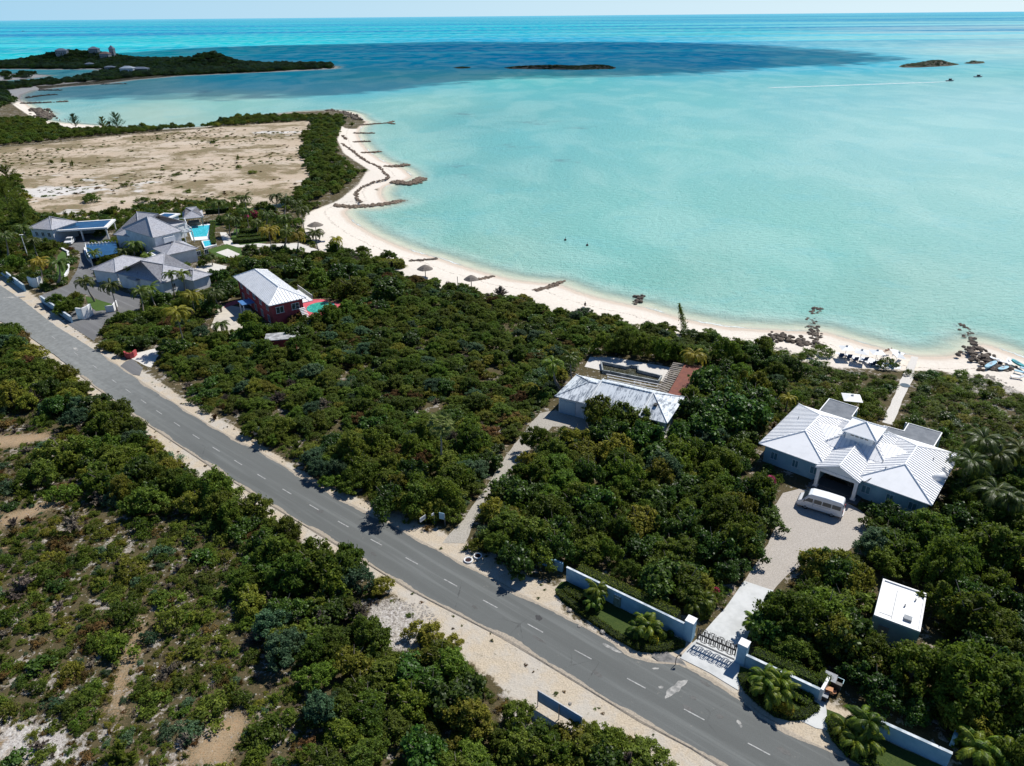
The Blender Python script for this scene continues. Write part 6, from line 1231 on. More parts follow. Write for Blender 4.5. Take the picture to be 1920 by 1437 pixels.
if (ctr - Vector((0, 0, 0))).length < ((f_ + r_) / 2).length: ctr = (f_ + r_) / 2 + side * .82
van = thing('minibus', 'white high-roofed minibus parked on the gravel forecourt', 'minibus', (ctr.x, ctr.y, 1.03), yaw)
ws = lambda z: .94 - .14 * max(0, (z - 1.05)) / 1.2
shell([(-2.62, .38), (-2.66, .9), (-2.6, 1.5), (-2.5, 2.1), (-2.3, 2.26), (-.5, 2.33), (1.15, 2.27), (1.5, 2.1), (2.12, 1.25), (2.55, 1.0), (2.66, .8), (2.66, .4), (2.4, .3), (-2.4, .3)], ws, 'body', M_CAR, van, .09)
for s in (-1, 1):
    for q in ([(-2.35, 1.2), (-2.35, 1.72), (-1.35, 1.72), (-1.35, 1.2)], [(-1.25, 1.2), (-1.25, 1.72), (-.25, 1.72), (-.25, 1.2)], [(-.15, 1.2), (-.15, 1.72), (.75, 1.72), (.75, 1.2)], [(.88, 1.2), (.88, 1.7), (1.42, 1.7), (1.85, 1.24), (1.85, 1.2)]): side_pane(van, q, ws, s)
    for x in (1.62, -1.48): wheel(van, x, s * .82, .34, .2)
    b = MB(); b.box((2.64, s * .68, .82), (.06, .3, .26)); b.build('headlight', M_GLASS, van, local=True); b = MB(); b.box((-2.66, s * .78, 1.0), (.06, .16, .5)); b.build('tail_light', M_RED, van, local=True)
    b = MB(); b.box((1.86, s * 1.06, 1.28), (.08, .2, .28)); b.build('mirror', M_BLACK, van, local=True)
    b = MB(); b.box((.81, s * (ws(1.0) + .004), 1.0), (.02, .02, 1.1)); b.box((-.2, s * (ws(1.05) + .004), 1.02), (2.0, .02, .02)); b.build('door_line', M_GREY, van, local=True)
b = MB(); b.add([(1.56, -.74, 2.05), (1.56, .74, 2.05), (2.13, .84, 1.28), (2.13, -.84, 1.28)] + [(1.5, -.74, 2.0), (1.5, .74, 2.0), (2.08, .84, 1.22), (2.08, -.84, 1.22)], [(0, 3, 2, 1), (4, 5, 6, 7), (0, 1, 5, 4), (1, 2, 6, 5), (2, 3, 7, 6), (3, 0, 4, 7)])
for v_ in range(len(b.v)): x, y, z = b.v[v_]; b.v[v_] = (x + .035, y, z + .03)
b.build('windscreen', M_GLASS, van, local=True); b = MB(); b.box((-2.585, 0, 1.62), (.06, 1.3, .55)); b.build('rear_window', M_GLASS, van, local=True)
b = MB(); b.box((2.68, 0, .5), (.08, 1.7, .25)); b.build('bumper', M_CAR, van, local=True, bevel=.03); b = MB(); b.box((2.7, 0, .72), (.03, .9, .12)); b.build('grille', M_BLACK, van, local=True); b = MB(); b.box((-2.7, 0, .5), (.1, 1.7, .22)); b.build('bumper', M_CAR, van, local=True, bevel=.03)
def car(px, py, yaw, label):
    p = at(px, py, 1.03); c = thing('parked_car', label, 'car', p, yaw); w2 = lambda z: .92 - .2 * max(0, z - .95) / .7
    shell([(-2.2, .35), (-2.25, .9), (-2.1, 1.05), (-1.85, 1.1), (-1.5, 1.62), (.3, 1.66), (1.0, 1.12), (2.0, 1.0), (2.22, .8), (2.22, .38), (2, .28), (-2, .28)], w2, 'body', M_CAR, c, .08)
    for s in (-1, 1):
        side_pane(c, [(-1.6, 1.1), (-1.35, 1.52), (-.45, 1.54), (-.45, 1.1)], w2, s); side_pane(c, [(-.38, 1.1), (-.38, 1.54), (.3, 1.55), (.85, 1.1)], w2, s)
        for x in (1.4, -1.4): wheel(c, x, s * .78, .33, .2)
        b = MB(); b.box((2.2, s * .66, .82), (.07, .3, .16)); b.build('headlight', M_GLASS, c, local=True); b = MB(); b.box((-2.24, s * .7, .9), (.06, .2, .2)); b.build('tail_light', M_RED, c, local=True)
    b = MB(); b.add([(.36, -.72, 1.62), (.36, .72, 1.62), (1.04, .82, 1.14), (1.04, -.82, 1.14)] + [(.3, -.72, 1.56), (.3, .72, 1.56), (.98, .82, 1.08), (.98, -.82, 1.08)], [(0, 3, 2, 1), (4, 5, 6, 7), (0, 1, 5, 4), (1, 2, 6, 5), (2, 3, 7, 6), (3, 0, 4, 7)])
    for v_ in range(len(b.v)): x, y, z = b.v[v_]; b.v[v_] = (x + .03, y, z + .035)
    b.build('windscreen', M_GLASS, c, local=True); b = MB(); b.box((2.23, 0, .62), (.04, .9, .2)); b.build('grille', M_BLACK, c, local=True)
car(132, 457, R(-75), 'white car parked nose out under the solar carport')
# ================================================================ ROADSIDE THINGS
pb = [at(1009.4, 1323), at(1047.5, 1349), at(1089.6, 1372)]; dv = pb[2] - pb[0]; t = thing('sign_board', 'long grey roadside sign board on three posts seen from behind', 'sign', pb[1], math.atan2(dv.y, dv.x))
b = MB(); b.box((-.0, .05, 1.33), (dv.length + .1, .05, 1.32)); b.build('panel', mat('blue_grey_sheet', (.2, .38, .56, 1), (.16, .33, .5, 1), 1.5, .6), t, local=True)
b = MB(); b.box((0, .05, 2.01), (dv.length + .16, .1, .05)); b.box((0, .05, .66), (dv.length + .16, .08, .04)); b.build('frame', M_STEEL, t, local=True)
for x in (-dv.length / 2, 0, dv.length / 2): b = MB(); b.tube([(x, 0, -.2), (x, 0, 2.0)], .05, 8); b.build('post', M_STEEL, t, local=True)
def small_sign(px, py, w, hgt, lift, yaw, label, lines=2, m=None, txt=None, name='roadside_sign', posts=1):
    p = at(px, py, 1.0); t = thing(name, label, 'sign', p, yaw); b = MB(); b.box((0, 0, lift + hgt / 2), (w, .05, hgt)); pn = b.build('panel', m or M_WALLW, t, local=True)
    b = MB()
    for i in range(lines): b.box((0, -.03, lift + hgt * (.75 - i * .5 / max(1, lines))), (w * (.7 if i else .85), .01, hgt * .1))
    if lines: b.build('lettering', M_GREY, pn, local=True)
    for x in ((-w * .42, w * .42) if posts == 2 else (w * .46,)): b = MB(); b.tube([(x, 0, -.1), (x, 0, lift + hgt)], .04, 6); b.build('post', M_STEEL, t, local=True)
small_sign(794, 986, 1.0, .6, .8, R(50), 'white notice board on a post left of the middle driveway', 2); small_sign(813, 985, .4, .3, 1.5, R(50), 'tiny white sign on a thin green post', 0); small_sign(830, 985, .75, .95, .9, R(-20), 'pale board in the shade nearest the middle driveway', 0, M_BWALL)
small_sign(483, 818, .9, 1.1, .35, R(30), 'small white real estate sign on the sandy road verge', 2, posts=2)
pw = at(1157, 1137, 1.0); t = thing('notice_plaque', 'narrow plaque pillar with white dots standing before the garden wall', 'sign', pw, R(-37)); b = MB(); b.box((0, 0, .75), (.8, .3, 1.5)); b.build('pillar', mat('mossy_plaque', (.2, .26, .22, 1), (.12, .16, .12, 1), 3, .7), t, local=True)
b = MB(); [b.box((x, 0, 1.53), (.2, .26, .08)) for x in (-.27, 0, .27)]; b.build('cap', M_WHITE, t, local=True); b = MB(); b.box((0, -.16, 1.25), (.5, .02, .07)); b.build('lettering', M_WHITE, t, local=True)
p = at(52, 480, 1.0); t = thing('lamp_post', 'white leaning lamp post in the estate garden', 'lamp post', p); b = MB(); b.tube([(0, 0, 0), (0, 0, 5.6)], [.12, .08], 8); b.build('pole', M_WHITE, t, local=True); b = MB(); b.box((.1, 0, 5.6), (.9, .3, .14)); b.build('lamp_head', M_WHITE, t, local=True)
def stone(px, py, r_, label, m=None, z=1.0, seed=0, flat=.6, name='boulder', cat='rock', group=None):
    rr = random.Random(int(px * 7 + py)); p = at(px, py, z); V = []; n = 10
    b = MB(); rings = 5
    for i in range(rings + 1):
        a = math.pi * i / rings
        for k in range(n): q = r_ * rr.uniform(.82, 1.12) * math.sin(a) + .001; V.append((q * math.cos(6.28 * k / n), q * math.sin(6.28 * k / n), r_ * flat * (math.cos(a) + .6)))
    b.add(V, [(i * n + k, (i + 1) * n + k, (i + 1) * n + (k + 1) % n, i * n + (k + 1) % n) for i in range(rings) for k in range(n)]); o = b.build(name, m or M_ROCKL, local=True); o.location = p; return tag(o, label, cat, group)
for x, y, r_, l in ((1068, 1146, .25, 'pale boulder on the verge below the left bed corner'), (1086, 1176, .22, 'pale stone on the road edge left of the gate'), (1131, 1186, .3, 'dark stone on the road edge below the left bed'), (1069, 1320, .16, 'small white stone behind the sign board'), (410, 912, .5, 'grey boulder on the verge beside the brown bush'), (494, 828, .5, 'grey stone beside the white roadside sign'), (168, 718, .5, 'pale stone under the trees left of the road'), (256, 850, .4, 'white stone in the scrub left of the road'), (70, 576, .5, 'white stone between verge and estate wall'), (1697, 706, .3, 'pale stone beside the coral path')): stone(x, y, r_, l)
def ring_planter(px, py, label):
    p = at(px, py, 1.0); t = thing('roadside_planter', label, 'planter', p); n = 14; b = MB(); R0 = .45; b.tube([(math.cos(i * 6.28 / n) * R0, math.sin(i * 6.28 / n) * R0, .12) for i in range(n + 1)], .09, 6, cap=False); b.build('rim', M_WHITE, t, local=True); b = MB(); b.prism([(math.cos(i * 6.28 / n) * R0, math.sin(i * 6.28 / n) * R0) for i in range(n)], .0, .12); b.build('soil', mat('dark_soil', (.04, .02, .02, 1), None, 3, 1), t, local=True)
ring_planter(896, 1044, 'white ring planter with dark soil on the verge right of the driveway'); ring_planter(878, 1052, 'second white ring planter, nearer the driveway mouth')
p = at(1266, 1247, 1.08); t = thing('intercom_post', 'thin black gooseneck intercom post in front of the left gate pillar', 'intercom', p); b = MB(); b.tube([(0, 0, 0), (0, 0, .9), (.15, .05, 1.15), (.4, .12, 1.2)], .035, 8); b.build('pole', M_BLACK, t, local=True); b = MB(); b.box((.42, .12, 1.15), (.18, .14, .26)); b.build('keypad', M_BLACK, t, local=True)
# bins and boxes at the footpath
def bin_(px, py, label, col, w=.7, h_=1.0, lidc=None):
    p = at(px, py, 1.04); t = thing('waste_bin', label, 'bin', p, R(-35)); b = MB(); b.add([(-w * .42, -w * .42, 0), (w * .42, -w * .42, 0), (w * .42, w * .42, 0), (-w * .42, w * .42, 0), (-w / 2, -w / 2, h_), (w / 2, -w / 2, h_), (w / 2, w / 2, h_), (-w / 2, w / 2, h_)], [(3, 2, 1, 0), (4, 5, 6, 7), (0, 1, 5, 4), (1, 2, 6, 5), (2, 3, 7, 6), (3, 0, 4, 7)])
    b.build('tub', col, t, local=True); b = MB(); b.box((0, 0, h_ + .04), (w + .06, w + .06, .07)); b.build('lid', lidc or col, t, local=True)
bin_(1553, 1284, 'black waste bin closest to the white wall return', M_BLACK, 1.0, 1.0, M_GREY); bin_(1567, 1291, 'black waste bin right of its neighbour at the wall return', M_BLACK, .8, .9); bin_(1542, 1309, 'black crate-like bin at the head of the stone footpath', M_BLACK, .8, .6, M_GREY); bin_(1572, 1290, 'pale blue bin beside the black ones', M_LBLUE, .5, .9)
def cardbox(px, py, z, s, yaw, label, m=M_CARD):
    p = at(px, py, z); t = thing('cardboard_box', label, 'box', p, yaw, 'boxes dumped by the bins'); b = MB(); b.box((0, 0, s * .35), (s, s * .7, s * .7)); b.build('carton', m, t, local=True); b = MB(); b.add([(-s / 2, -s * .35, s * .705), (s / 2, -s * .35, s * .705), (s / 2, -s * .7, s * .95), (-s / 2, -s * .7, s * .95)], [(0, 1, 2, 3)]); b.build('flap', m, t, local=True)
cardbox(1546, 1297, 1.3, .55, .4, 'brown cardboard box left of two by the bins'); cardbox(1554, 1297, 1.5, .6, -.5, 'tan cardboard box tilted right of the brown one'); cardbox(1561, 1301, 1.1, .4, 1.0, 'small reddish box between the bins and palm')
# ================================================================ BEACH
def rocks(label, path, w, n, size, name='rock_groyne', m=None, z=.25, seed=0, cat='groyne', zf=None):
    P = [at(a, b_, .4) for a, b_ in path]; g = random.Random(seed + len(path)); segs = [(P[i + 1] - P[i]).length for i in range(len(P) - 1)]; tot = sum(segs); b = MB(); mid = P[len(P) // 2]
    for i in range(n):
        t = g.uniform(0, tot); j = 0
        while t > segs[j]: t -= segs[j]; j += 1
        c = P[j].lerp(P[j + 1], t / segs[j]); d = (P[j + 1] - P[j]).normalized(); nr = Vector((-d.y, d.x, 0)); c = c + nr * g.gauss(0, w * .36); r_ = size * g.uniform(.5, 1.25); n0 = 7; V = []
        zc = (z if zf is None else zf(c)) + g.uniform(-.1, .15)
        for k in range(4):
            a = math.pi * (k + .35) / 3.9
            for q in range(n0): rr_ = r_ * math.sin(a) * g.uniform(.75, 1.15); V.append((c.x + rr_ * math.cos(6.28 * q / n0), c.y + rr_ * math.sin(6.28 * q / n0), zc + r_ * .6 * math.cos(a)))
        b.add(V, [(k * n0 + q, (k + 1) * n0 + q, (k + 1) * n0 + (q + 1) % n0, k * n0 + (q + 1) % n0) for k in range(3) for q in range(n0)] + [tuple(range(n0))])
    o = b.build(name, m or M_ROCK); return tag(o, label, cat)
M_ROCKB = mat('brown_groyne_rock', (.24, .18, .13, 1), (.1, .075, .055, 1), 1.6, .95, bump=.1)
GR = [('wooden-looking groyne with a forked end at the headland tip', [(676, 234), (700, 232), (727, 230), (738, 227)], 1.4, 160, .6), ('fork branch at the end of the headland groyne', [(727, 230), (741, 232)], 1.2, 30, .6), ('second groyne below the headland tip, thin', [(662, 249), (703, 249)], 1.5, 90, .55), ('third short groyne below the headland tip', [(661, 266), (694, 264)], 1.5, 80, .55), ('fourth groyne, slightly thicker', [(677, 286), (700, 285), (715, 283)], 1.7, 90, .6), ('fifth groyne in front of the sand cusp', [(721, 312), (745, 311), (767, 308)], 2.6, 140, .75), ('hooked groyne of large boulders', [(735, 340), (757, 343), (775, 344), (784, 337), (793, 333)], 3.0, 230, .8), ('longest brown groyne curving out across the near bay', [(627, 386), (665, 386), (700, 384), (730, 380), (759, 373)], 2.2, 420, .65),
      ('thin dark groyne crossing the narrow beach', [(768, 492), (790, 488), (820, 483)], .8, 110, .4), ('broken groyne crossing the beach behind the shelters', [(893, 527), (906, 521), (925, 515)], .9, 60, .4), ('long thin groyne of broken posts across the beach', [(1000, 548), (1020, 541), (1035, 534), (1058, 524)], .9, 130, .45), ('dark rock groyne running into the water at the rocky shore', [(1533, 640), (1528, 622), (1524, 600), (1526, 580), (1534, 573)], 1.8, 90, .42), ('dark rock groyne at the surfboard beach', [(1862, 690), (1845, 672), (1838, 655), (1828, 640), (1815, 618), (1800, 604)], 1.6, 100, .42),
      ('near groyne in the far left bay', [(37, 194), (90, 192), (128, 190)], 2.2, 90, 1.2), ('middle groyne in the far left bay', [(50, 183), (80, 179), (105, 177)], 2.2, 70, 1.2), ('far groyne in the far left bay', [(75, 169), (115, 169)], 2.2, 50, 1.2), ('thin groyne under the headland beach', [(190, 158), (238, 157)], 2, 50, 1.0), ('dark stub of rocks at the water edge', [(1195, 569), (1203, 552)], 1.6, 26, .5)]
for i, (l, p_, w, n, s_) in enumerate(GR): rocks(l, p_, w, n, s_, m=M_ROCK if 'dark' in l or 'far' in l else M_ROCKB, seed=i, zf=(lambda c: float(ground_z(np.array([[c.x, c.y]]), landd(np.array([[c.x, c.y]])))[0]) if True else .2) if i in (10, 9, 8, 7) else (lambda c: max(-.12, float(ground_z(np.array([[c.x, c.y]]), landd(np.array([[c.x, c.y]])))[0]))) if i in (11, 12) else None, z=.12)
rocks('dark tidal rocks on the beach beside the surfboards', [(1822, 655), (1835, 672), (1855, 690), (1868, 700)], 4, 70, .55, 'shore_rocks', z=.7, seed=21, cat='rocks'); rocks('dark rocks along the rocky shore edge', [(1440, 632), (1480, 640), (1520, 650), (1545, 655)], 3.5, 80, .5, 'shore_rocks', z=.8, seed=22, cat='rocks'); rocks('grey tidal rocks on the headland tip', [(612, 207), (640, 211), (662, 218), (668, 226)], 4, 120, 1.1, 'shore_rocks', z=.5, seed=23, cat='rocks'); rocks('brown rocks at the corner of the far left bay', [(66, 205), (78, 212), (88, 218), (84, 224)], 7, 120, 1.6, 'shore_rocks', z=.6, seed=24, cat='rocks')
rocks('brown sandbag line winding along the upper beach', [(641, 256), (650, 263)], .9, 60, .4, 'sandbag_line', m=M_ROCKB, z=.85, seed=30, cat='sandbags')
b_ = [(640, 271), (660, 284), (676, 297), (690, 306), (710, 315), (716, 322), (727, 332), (726, 338), (700, 344), (678, 354), (668, 364), (668, 374), (678, 383)]
rocks('long brown sandbag line curving round the sand cusp', b_, .9, 620, .38, 'sandbag_line', m=M_ROCKB, z=.85, seed=31, cat='sandbags')
def rubble():
    g = np.random.default_rng(77); P = []
    for poly, n, lo, hi in ((ROCKY[0], 1300, .04, .2), (ROCKY[1], 160, .04, .16), (ROCKY[2], 160, .05, .2), (ROCKY[5], 200, .05, .22), (ROCKY[3], 260, .08, .35), (ROCKY[4], 300, .08, .35), (VERGE[0], 1500, .02, .07), ([(0, 960), (400, 1000), (560, 1150), (450, 1437), (0, 1437)], 1100, .03, .14)):
        w = tw(poly, 1.0); lo_, hi_ = w.min(0), w.max(0); Q = g.uniform(lo_, hi_, (n * 6, 2)); Q = Q[(sdf(Q, w) > -.3) & (-sdf(Q, ROADW) > .1) & inside_view(Q[:, 0], Q[:, 1])][:n]; P += [(x, y, r_) for (x, y), r_ in zip(Q, g.uniform(lo, hi, len(Q)))]
    base = np.array([(1, 0, 0), (.4, .9, .1), (-.6, .8, 0), (-1, -.1, 0), (-.4, -.9, 0), (.5, -.8, .1), (.1, 0, .8)]); F0 = np.array([(0, 1, 6), (1, 2, 6), (2, 3, 6), (3, 4, 6), (4, 5, 6), (5, 0, 6)]); V = []; F = []
    for i, (x, y, r_) in enumerate(P):
        a = g.uniform(0, 6.28); c, s = math.cos(a), math.sin(a); b = base * g.uniform(.65, 1.25, (7, 3)) * r_; V.append(np.column_stack([x + b[:, 0] * c - b[:, 1] * s, y + b[:, 0] * s + b[:, 1] * c, .98 + b[:, 2]])); F.append(F0 + 7 * i)
    o = bpy.data.objects.new('loose_stones', npmesh('loose_stones', np.vstack(V), np.vstack(F), M_ROCKL)); COL.objects.link(o); tag(o, kind='stuff'); o['label'] = 'loose limestone rubble and pebbles on the bare ground'
rubble()
def dish(t, name, r_, z0, z1, m, n=16, jag=0.):
    rr = random.Random(3); b = MB(); V = [(math.cos(6.28 * k / n) * r_ * (1 + rr.uniform(-jag, jag)), math.sin(6.28 * k / n) * r_ * (1 + rr.uniform(-jag, jag)), z0 + rr.uniform(-jag, 0)) for k in range(n)]; W_ = [(x * .5, y * .5, z0 + (z1 - z0) * .6) for x, y, z in V]; b.add(V + W_ + [(0, 0, z1), (0, 0, z0 + .05)], [(k, (k + 1) % n, n + (k + 1) % n, n + k) for k in range(n)] + [(n + k, n + (k + 1) % n, 2 * n) for k in range(n)] + [((k + 1) % n, k, 2 * n + 1) for k in range(n)]); b.build(name, m, t, local=True)
for px, py, l, r_ in ((593, 436, 'thatched beach shelter farther back on the palm beach', 2.3), (594, 452, 'thatched beach shelter nearer the palm on the palm beach', 2.6), (798, 520, 'thatched shelter standing at the thicket edge, left of two', 1.9), (884, 540, 'thatched shelter at the thicket edge, right of two', 1.7)):
    p = at(px, py, .95); t = thing('thatched_shelter', l, 'beach shelter', p, 0, 'thatched beach shelters'); b = MB(); b.tube([(0, 0, -.1), (0, 0, 2.9)], .09, 8); b.build('post', M_TRUNK, t, local=True); dish(t, 'thatch', r_, 2.1, 3.1, M_THATCH, 18, .09)
def parasol(px, py, s, yaw, label, tilt=(0, 0), z=1.0, hgt=2.4):
    z = .6 if py < 700 else z
    p = at(px, py, z + hgt); p.z = z; t = thing('parasol', label, 'parasol', p, yaw, 'square white parasols'); b = MB(); h = s / 2
    V = [(-h, -h, 0), (h, -h, 0), (h, h, 0), (-h, h, 0), (0, 0, .45), (0, 0, .37)]; b.add(V, [(0, 1, 4), (1, 2, 4), (2, 3, 4), (3, 0, 4), (1, 0, 5), (2, 1, 5), (3, 2, 5), (0, 3, 5)]); c = b.build('canopy', M_WHITE, t, local=True); c.location = (0, 0, hgt); c.rotation_euler = (tilt[0], tilt[1], 0)
    b = MB(); b.box((0, 0, .5), (.34, .34, .04)); v_ = b.build('vent', M_GREY, c, local=True); b = MB(); b.tube([(0, 0, 0), (0, 0, hgt + .4)], .035, 8); b.build('pole', M_STEEL, t, local=True); b = MB(); b.box((0, 0, .05), (.6, .6, .1)); b.build('base', M_GREY, t, local=True)
parasol(1587.5, 653, 2.2, R(-8), 'leftmost of the white parasols behind the beach deck'); parasol(1616, 660, 2.2, R(-28), 'second white parasol from the left behind the beach deck'); parasol(1645, 661, 2.2, R(-8), 'third white parasol from the left behind the beach deck'); parasol(1683, 664, 2.4, R(20), 'tilted white parasol nearest the beach path', tilt=(.35, .3), hgt=1.9); parasol(1597.5, 746, 2.7, R(-14), 'white parasol standing alone behind the villa')
# deck with chairs
dk = atn([(1560, 676), (1566.5, 660.5), (1640, 674), (1676, 683), (1690, 687), (1688, 692), (1672, 692), (1666, 696), (1644, 695), (1600, 686)], .85); t = thing('beach_deck', 'white timber beach deck behind the parasols', 'deck', dk[0]); b = MB(); b.prism([(p.x, p.y) for p in dk], .4, .87); b.build('floor', mat('white_decking', (.76, .77, .78, 1), (.68, .69, .7, 1), 2, .7), t)
def chair(px, py, yaw, label, m=M_NAVY, z=.87, group='dark blue chairs on the beach deck'):
    p = at(px, py, z); t = thing('beach_chair', label, 'chair', p, yaw, group); b = MB(); b.box((0, 0, .36), (.75, .8, .07), rx=.12); b.build('seat', m, t, local=True); b = MB(); b.box((0, .5, .72), (.75, .07, .9), rx=-.35); b.build('backrest', m, t, local=True)
    for x in (-.36, .36):
        b = MB(); b.box((x * 1.15, .05, .58), (.12, .8, .04)); b.build('armrest', m, t, local=True)
        for y in (-.36, .36): b = MB(); b.box((x, y, .17), (.06, .06, .34)); b.build('leg', m, t, local=True)
names = ['first', 'second', 'third', 'fourth', 'fifth', 'sixth', 'seventh']
for i, (x, y) in enumerate(((1576.5, 671), (1590.6, 673), (1602, 678), (1619.7, 678), (1633.7, 686), (1647, 686), (1671, 688))): chair(x, y, R(160 + i * 9), '%s dark blue chair from the left on the beach deck' % names[i])
def table(px, py, label, z=.87):
    p = at(px, py, z); t = thing('side_table', label, 'table', p); b = MB(); b.tube([(0, 0, .5), (0, 0, .54)], .35, 12); b.build('tabletop', M_WOOD, t, local=True); b = MB(); b.tube([(0, 0, 0), (0, 0, .5)], .06, 6); b.build('pedestal', M_WOOD, t, local=True)
table(1584, 672, 'small round table between the first two deck chairs'); table(1612, 683, 'small round table in the middle of the beach deck'); table(1658, 690, 'small round table near the right end of the deck')
def lounger(px, py, yaw, label, m=M_WHITE, z=.9, group=None):
    p = at(px, py, z); t = thing('sun_lounger', label, 'sun lounger', p, yaw, group); b = MB(); b.box((.2, 0, .32), (1.3, .62, .1)); b.build('mattress', m, t, local=True); b = MB(); b.box((-.72, 0, .5), (.7, .62, .09), ry=.55); b.build('backrest', m, t, local=True)
    for x in (-.5, .75):
        for y in (-.26, .26): b = MB(); b.box((x, y, .13), (.06, .06, .28)); b.build('leg', M_GREY, t, local=True)
lounger(1690, 668, R(50), 'white sun lounger between the tilted parasol and the path'); lounger(1676, 668, R(60), 'white sun lounger under the tilted parasol'); lounger(604, 455, R(10), 'dark sun lounger beside the thatched shelters', M_NAVY)
# people: one skinned body each
def person(px, py, z, yaw, label, pose, skin=(.35, .19, .12), cloth=(.05, .05, .3), hair=True):
    J = {'stand': [(0, 0, .95), (0, 0, 1.2), (0, 0, 1.42), (0, 0, 1.52), (0, .02, 1.66), (.18, 0, 1.4), (.24, .03, 1.12), (.22, -.12, .9), (-.18, 0, 1.4), (-.25, .02, 1.12), (-.26, -.05, .86), (.1, 0, .9), (.12, .03, .5), (.13, -.03, .07), (.14, -.2, .03), (-.1, 0, .9), (-.13, -.02, .5), (-.16, .05, .07), (-.17, -.12, .03)],
         'lie': [(0, 0, .14), (0, .28, .15), (0, .5, .16), (0, .6, .17), (0, .74, .2), (.19, .46, .14), (.3, .2, .12), (.2, .0, .12), (-.19, .46, .14), (-.34, .3, .12), (-.3, .55, .12), (.1, -.06, .14), (.13, -.46, .22), (.14, -.86, .1), (.15, -.94, .2), (-.1, -.06, .14), (-.12, -.46, .14), (-.12, -.88, .1), (-.13, -.95, .2)],
         'sit': [(0, 0, .12), (0, .02, .38), (0, .02, .6), (0, 0, .7), (0, -.03, .84), (.18, 0, .58), (.24, -.1, .34), (.14, -.3, .42), (-.18, 0, .58), (-.24, -.1, .34), (-.14, -.3, .42), (.1, -.05, .12), (.15, -.42, .44), (.14, -.62, .08), (.14, -.78, .04), (-.1, -.05, .12), (-.15, -.42, .44), (-.14, -.62, .08), (-.14, -.78, .04)]}[pose]
    E_ = [(0, 1), (1, 2), (2, 3), (3, 4), (2, 5), (5, 6), (6, 7), (2, 8), (8, 9), (9, 10), (0, 11), (11, 12), (12, 13), (13, 14), (0, 15), (15, 16), (16, 17), (17, 18)]
    Rd = [.14, .13, .15, .055, .1, .06, .045, .032, .06, .045, .032, .095, .065, .042, .035, .095, .065, .042, .035]
    me = bpy.data.meshes.new('person'); me.from_pydata(J, E_, []); me.materials.append(mat('skin_%d' % int(skin[0] * 100), skin + (1,), None, 3, .6)); o = bpy.data.objects.new('person', me); COL.objects.link(o); p = at(px, py, z); o.location = p; o.rotation_euler = (0, 0, yaw)
    sk = o.modifiers.new('skin', 'SKIN'); sub = o.modifiers.new('smooth', 'SUBSURF'); sub.levels = sub.render_levels = 1
    lay = me.skin_vertices[0] if me.skin_vertices else None
    if lay is None:
        bpy.context.view_layer.objects.active = o
        try: me.attributes.new('x', 'FLOAT', 'POINT')
        except Exception: pass
    if me.skin_vertices:
        for i, v in enumerate(me.skin_vertices[0].data): v.radius = (Rd[i], Rd[i]); v.use_root = (i == 0)
    tag(o, label, 'person'); ORG[o.name] = p
    b = MB(); d = Vector(J[1]) - Vector(J[0]); b.tube([Vector(J[0]) - d * .25, Vector(J[0]) + d * .3], [.175, .17], 10); b.build('swimsuit', mat('swim_%d%d' % (int(cloth[0] * 99), int(cloth[2] * 99)), cloth + (1,), None, 3, .7), o, local=True)
    b = MB(); hv = Vector(J[4]); up_ = (Vector(J[4]) - Vector(J[3])).normalized(); b.tube([hv + up_ * .0, hv + up_ * .08, hv + up_ * .13], [.115, .1, .04], 10); b.build('hair', M_HAIR, o, local=True)
    return o
person(1661, 659, .95, R(-50), 'person lying on the sand left of the tilted parasol', 'lie', cloth=(.02, .02, .02)); person(1667, 657, .95, R(-55), 'person lying on the sand closest to the water', 'lie', cloth=(.3, .02, .03))
person(1097, 574, .9, R(180), 'person in dark clothes sitting on the beach above the thicket', 'sit', (.1, .07, .06), (.03, .03, .05)); person(113, 229, .9, 0, 'leftmost person standing on the far left bay beach', 'stand', cloth=(.3, .02, .03)); person(123, 228, .9, 1, 'middle person standing on the far left bay beach', 'stand'); person(127, 228, .9, 2, 'rightmost person standing on the far left bay beach', 'stand', cloth=(.05, .3, .3))
# surfboards, kayaks
def board(px, py, L, W_, yaw, m, label, z=1.0, lean=.0, name='paddle_board', cat='paddle board', thick=.12, pad=None):
    p = at(px, py, z); t = thing(name, label, cat, p, yaw); n = 24; b = MB(); sh = [(math.cos(6.28 * k / n), math.sin(6.28 * k / n)) for k in range(n)]; top = [(x * L / 2, (1 if y > 0 else -1) * abs(y) ** .8 * W_ / 2, thick + .06 * abs(x) ** 3) for x, y in sh]; bot = [(x * .96, y * .9, z_ - thick) for x, y, z_ in top]
    b.add(top + bot, [tuple(range(n)), tuple(range(n, 2 * n))[::-1]] + [(k, n + k, n + (k + 1) % n, (k + 1) % n) for k in range(n)]); o = b.build('hull', m, t, local=True, smooth=False); o.rotation_euler = (lean, 0, 0); o.location.z = abs(lean) * W_ * .4
    b = MB(); b.box((L * .08, 0, thick + .015), (L * .35, W_ * .55, .03)); b.build('seat' if name == 'kayak' else 'deck_pad', pad or M_GREY, o, local=True)
board(1872, 676, 3.1, .8, R(120), M_WHITE, 'white paddle board left of its twin on the sand'); board(1892, 679, 3.1, .85, R(60), M_WHITE, 'white paddle board between the left one and the teal kayak'); board(1857, 686, 4.0, .9, R(35), M_LBLUE, 'pale blue overturned boat lying on the rocks', thick=.35, name='upturned_boat', cat='boat'); board(1881, 691, 2.6, .9, R(25), M_LBLUE, 'pale blue board half covered by a small bush'); board(1908, 683, 3.0, .85, R(95), M_TEAL, 'teal kayak with dark seat on the sand', name='kayak', cat='kayak', thick=.3, pad=M_NAVY)
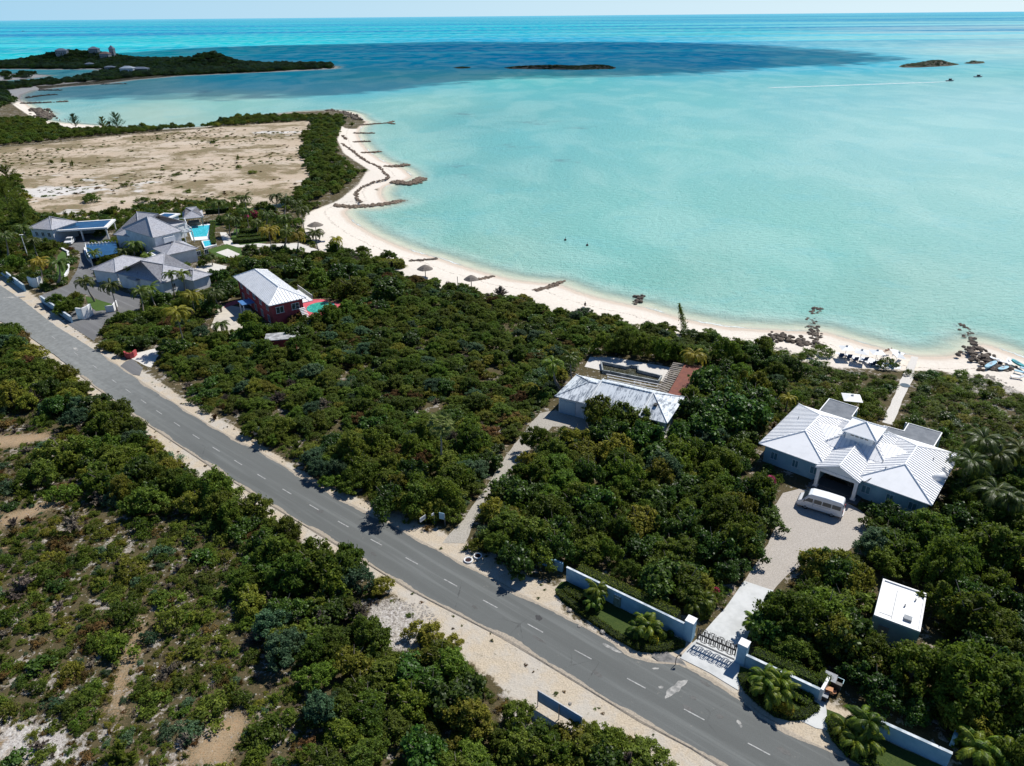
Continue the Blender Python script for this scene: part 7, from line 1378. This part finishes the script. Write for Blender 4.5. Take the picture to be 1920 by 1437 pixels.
lounger(1912, 700, R(140), 'blue lounger nearest the right picture edge', M_LBLUE, 1.0); lounger(1922, 695, R(120), 'blue lounger cut by the right picture edge', M_LBLUE, 1.0); lounger(1905, 710, R(160), 'white lounger below the blue ones', M_WHITE, 1.0)
p = at(1697, 723, 1.03); b = MB(); b.tube([(0, 0, 0), (0, 0, .05)], .75, 24); o = b.build('dark_disc', mat('dark_disc_tone', (.05, .08, .11, 1), (.09, .13, .16, 1), 2.5, .8), local=True); o.location = p; tag(o, 'dark round disc lying on the coral sand path', 'mat')  # flat dark disc set on the path
p = at(859, 553, 1.0); b = MB(); b.tube([(0, 0, 0), (0, 0, 4.2)], .07, 6); o = b.build('bare_pole', M_TRUNK, local=True); o.location = p; tag(o, 'thin bare pole standing at the edge of the beach thicket', 'pole')
# boats, wake, buoys
def boat(px, py, L, yaw, label, hull=M_GREY):
    p = at(px, py, 0); t = thing('motor_boat', label, 'boat', p, yaw); b = MB(); w = L * .16
    V = [(-L / 2, -w, -.2), (L * .2, -w, -.2), (L / 2, 0, 0), (L * .2, w, -.2), (-L / 2, w, -.2), (-L / 2, -w * 1.15, .8), (L * .2, -w * 1.15, .95), (L * .56, 0, 1.2), (L * .2, w * 1.15, .95), (-L / 2, w * 1.15, .8)]
    b.add(V, [(4, 3, 2, 1, 0), (0, 1, 6, 5), (1, 2, 7, 6), (2, 3, 8, 7), (3, 4, 9, 8), (4, 0, 5, 9), (5, 6, 7, 8, 9)]); b.build('hull', hull, t, local=True); b = MB(); b.box((0, 0, 1.5), (L * .3, w * 1.3, 1.1)); b.build('cabin', M_BLACK, t, local=True); b = MB(); b.box((0, 0, 2.15), (L * .36, w * 1.5, .1)); b.build('roof', M_GREY, t, local=True)
boat(1781, 152.5, 7, R(8), 'dark motor boat at the head of the white wake'); boat(1834, 145, 8, R(8), 'dark motor boat farther right beyond the wake'); boat(43, 59, 26, R(5), 'white yacht far out near the left horizon', M_WHITE)
fm = NT('wake_foam'); nf_ = fm.noise(fm.pos(), .5, 5, .7); fb = fm.bsdf((.85, .87, .87, 1), .6, .3, link=False); ft = fm.n('ShaderNodeBsdfTransparent'); fx = fm.n('ShaderNodeMixShader'); fm.put(fx.inputs[0], fm.ss(nf_, .35, .62, 0, .8)); fm.l(ft.outputs[0], fx.inputs[1]); fm.l(fb.outputs[0], fx.inputs[2]); fm.l(fx.outputs[0], fm.out.inputs[0])
b = MB(); a0, a1 = at(1779, 153.5, .06), at(1440, 165, .06); N_ = 30; top = []; bt = []
for i in range(N_ + 1): k = i / N_; c = a0.lerp(a1, k); w = 1.2 + 4.0 * k ** .5 * (1 - .75 * k) + random.uniform(-.3, .3); top.append((c.x, c.y + w, .06)); bt.append((c.x, c.y - w, .06))
b.add(top + bt, [(i, i + 1, N_ + 2 + i, N_ + 1 + i) for i in range(N_)]); o = b.build('wake', fm.m); tag(o, kind='structure')
for x, y, l in ((1060, 451, 'left'), (1101, 461, 'right')):
    p = at(x, y, 0); t = thing('mooring_buoy', 'small dark mooring buoy, %s of two off the beach' % l, 'buoy', p); b = MB(); b.tube([(0, 0, -.2), (0, 0, .1), (0, 0, .35), (0, 0, .5)], [.25, .36, .3, .1], 12); b.build('float', M_BLACK, t, local=True, smooth=True); b = MB(); b.tube([(0, 0, .5), (0, 0, 1.1)], .04, 6); b.build('mast', M_BLACK, t, local=True)
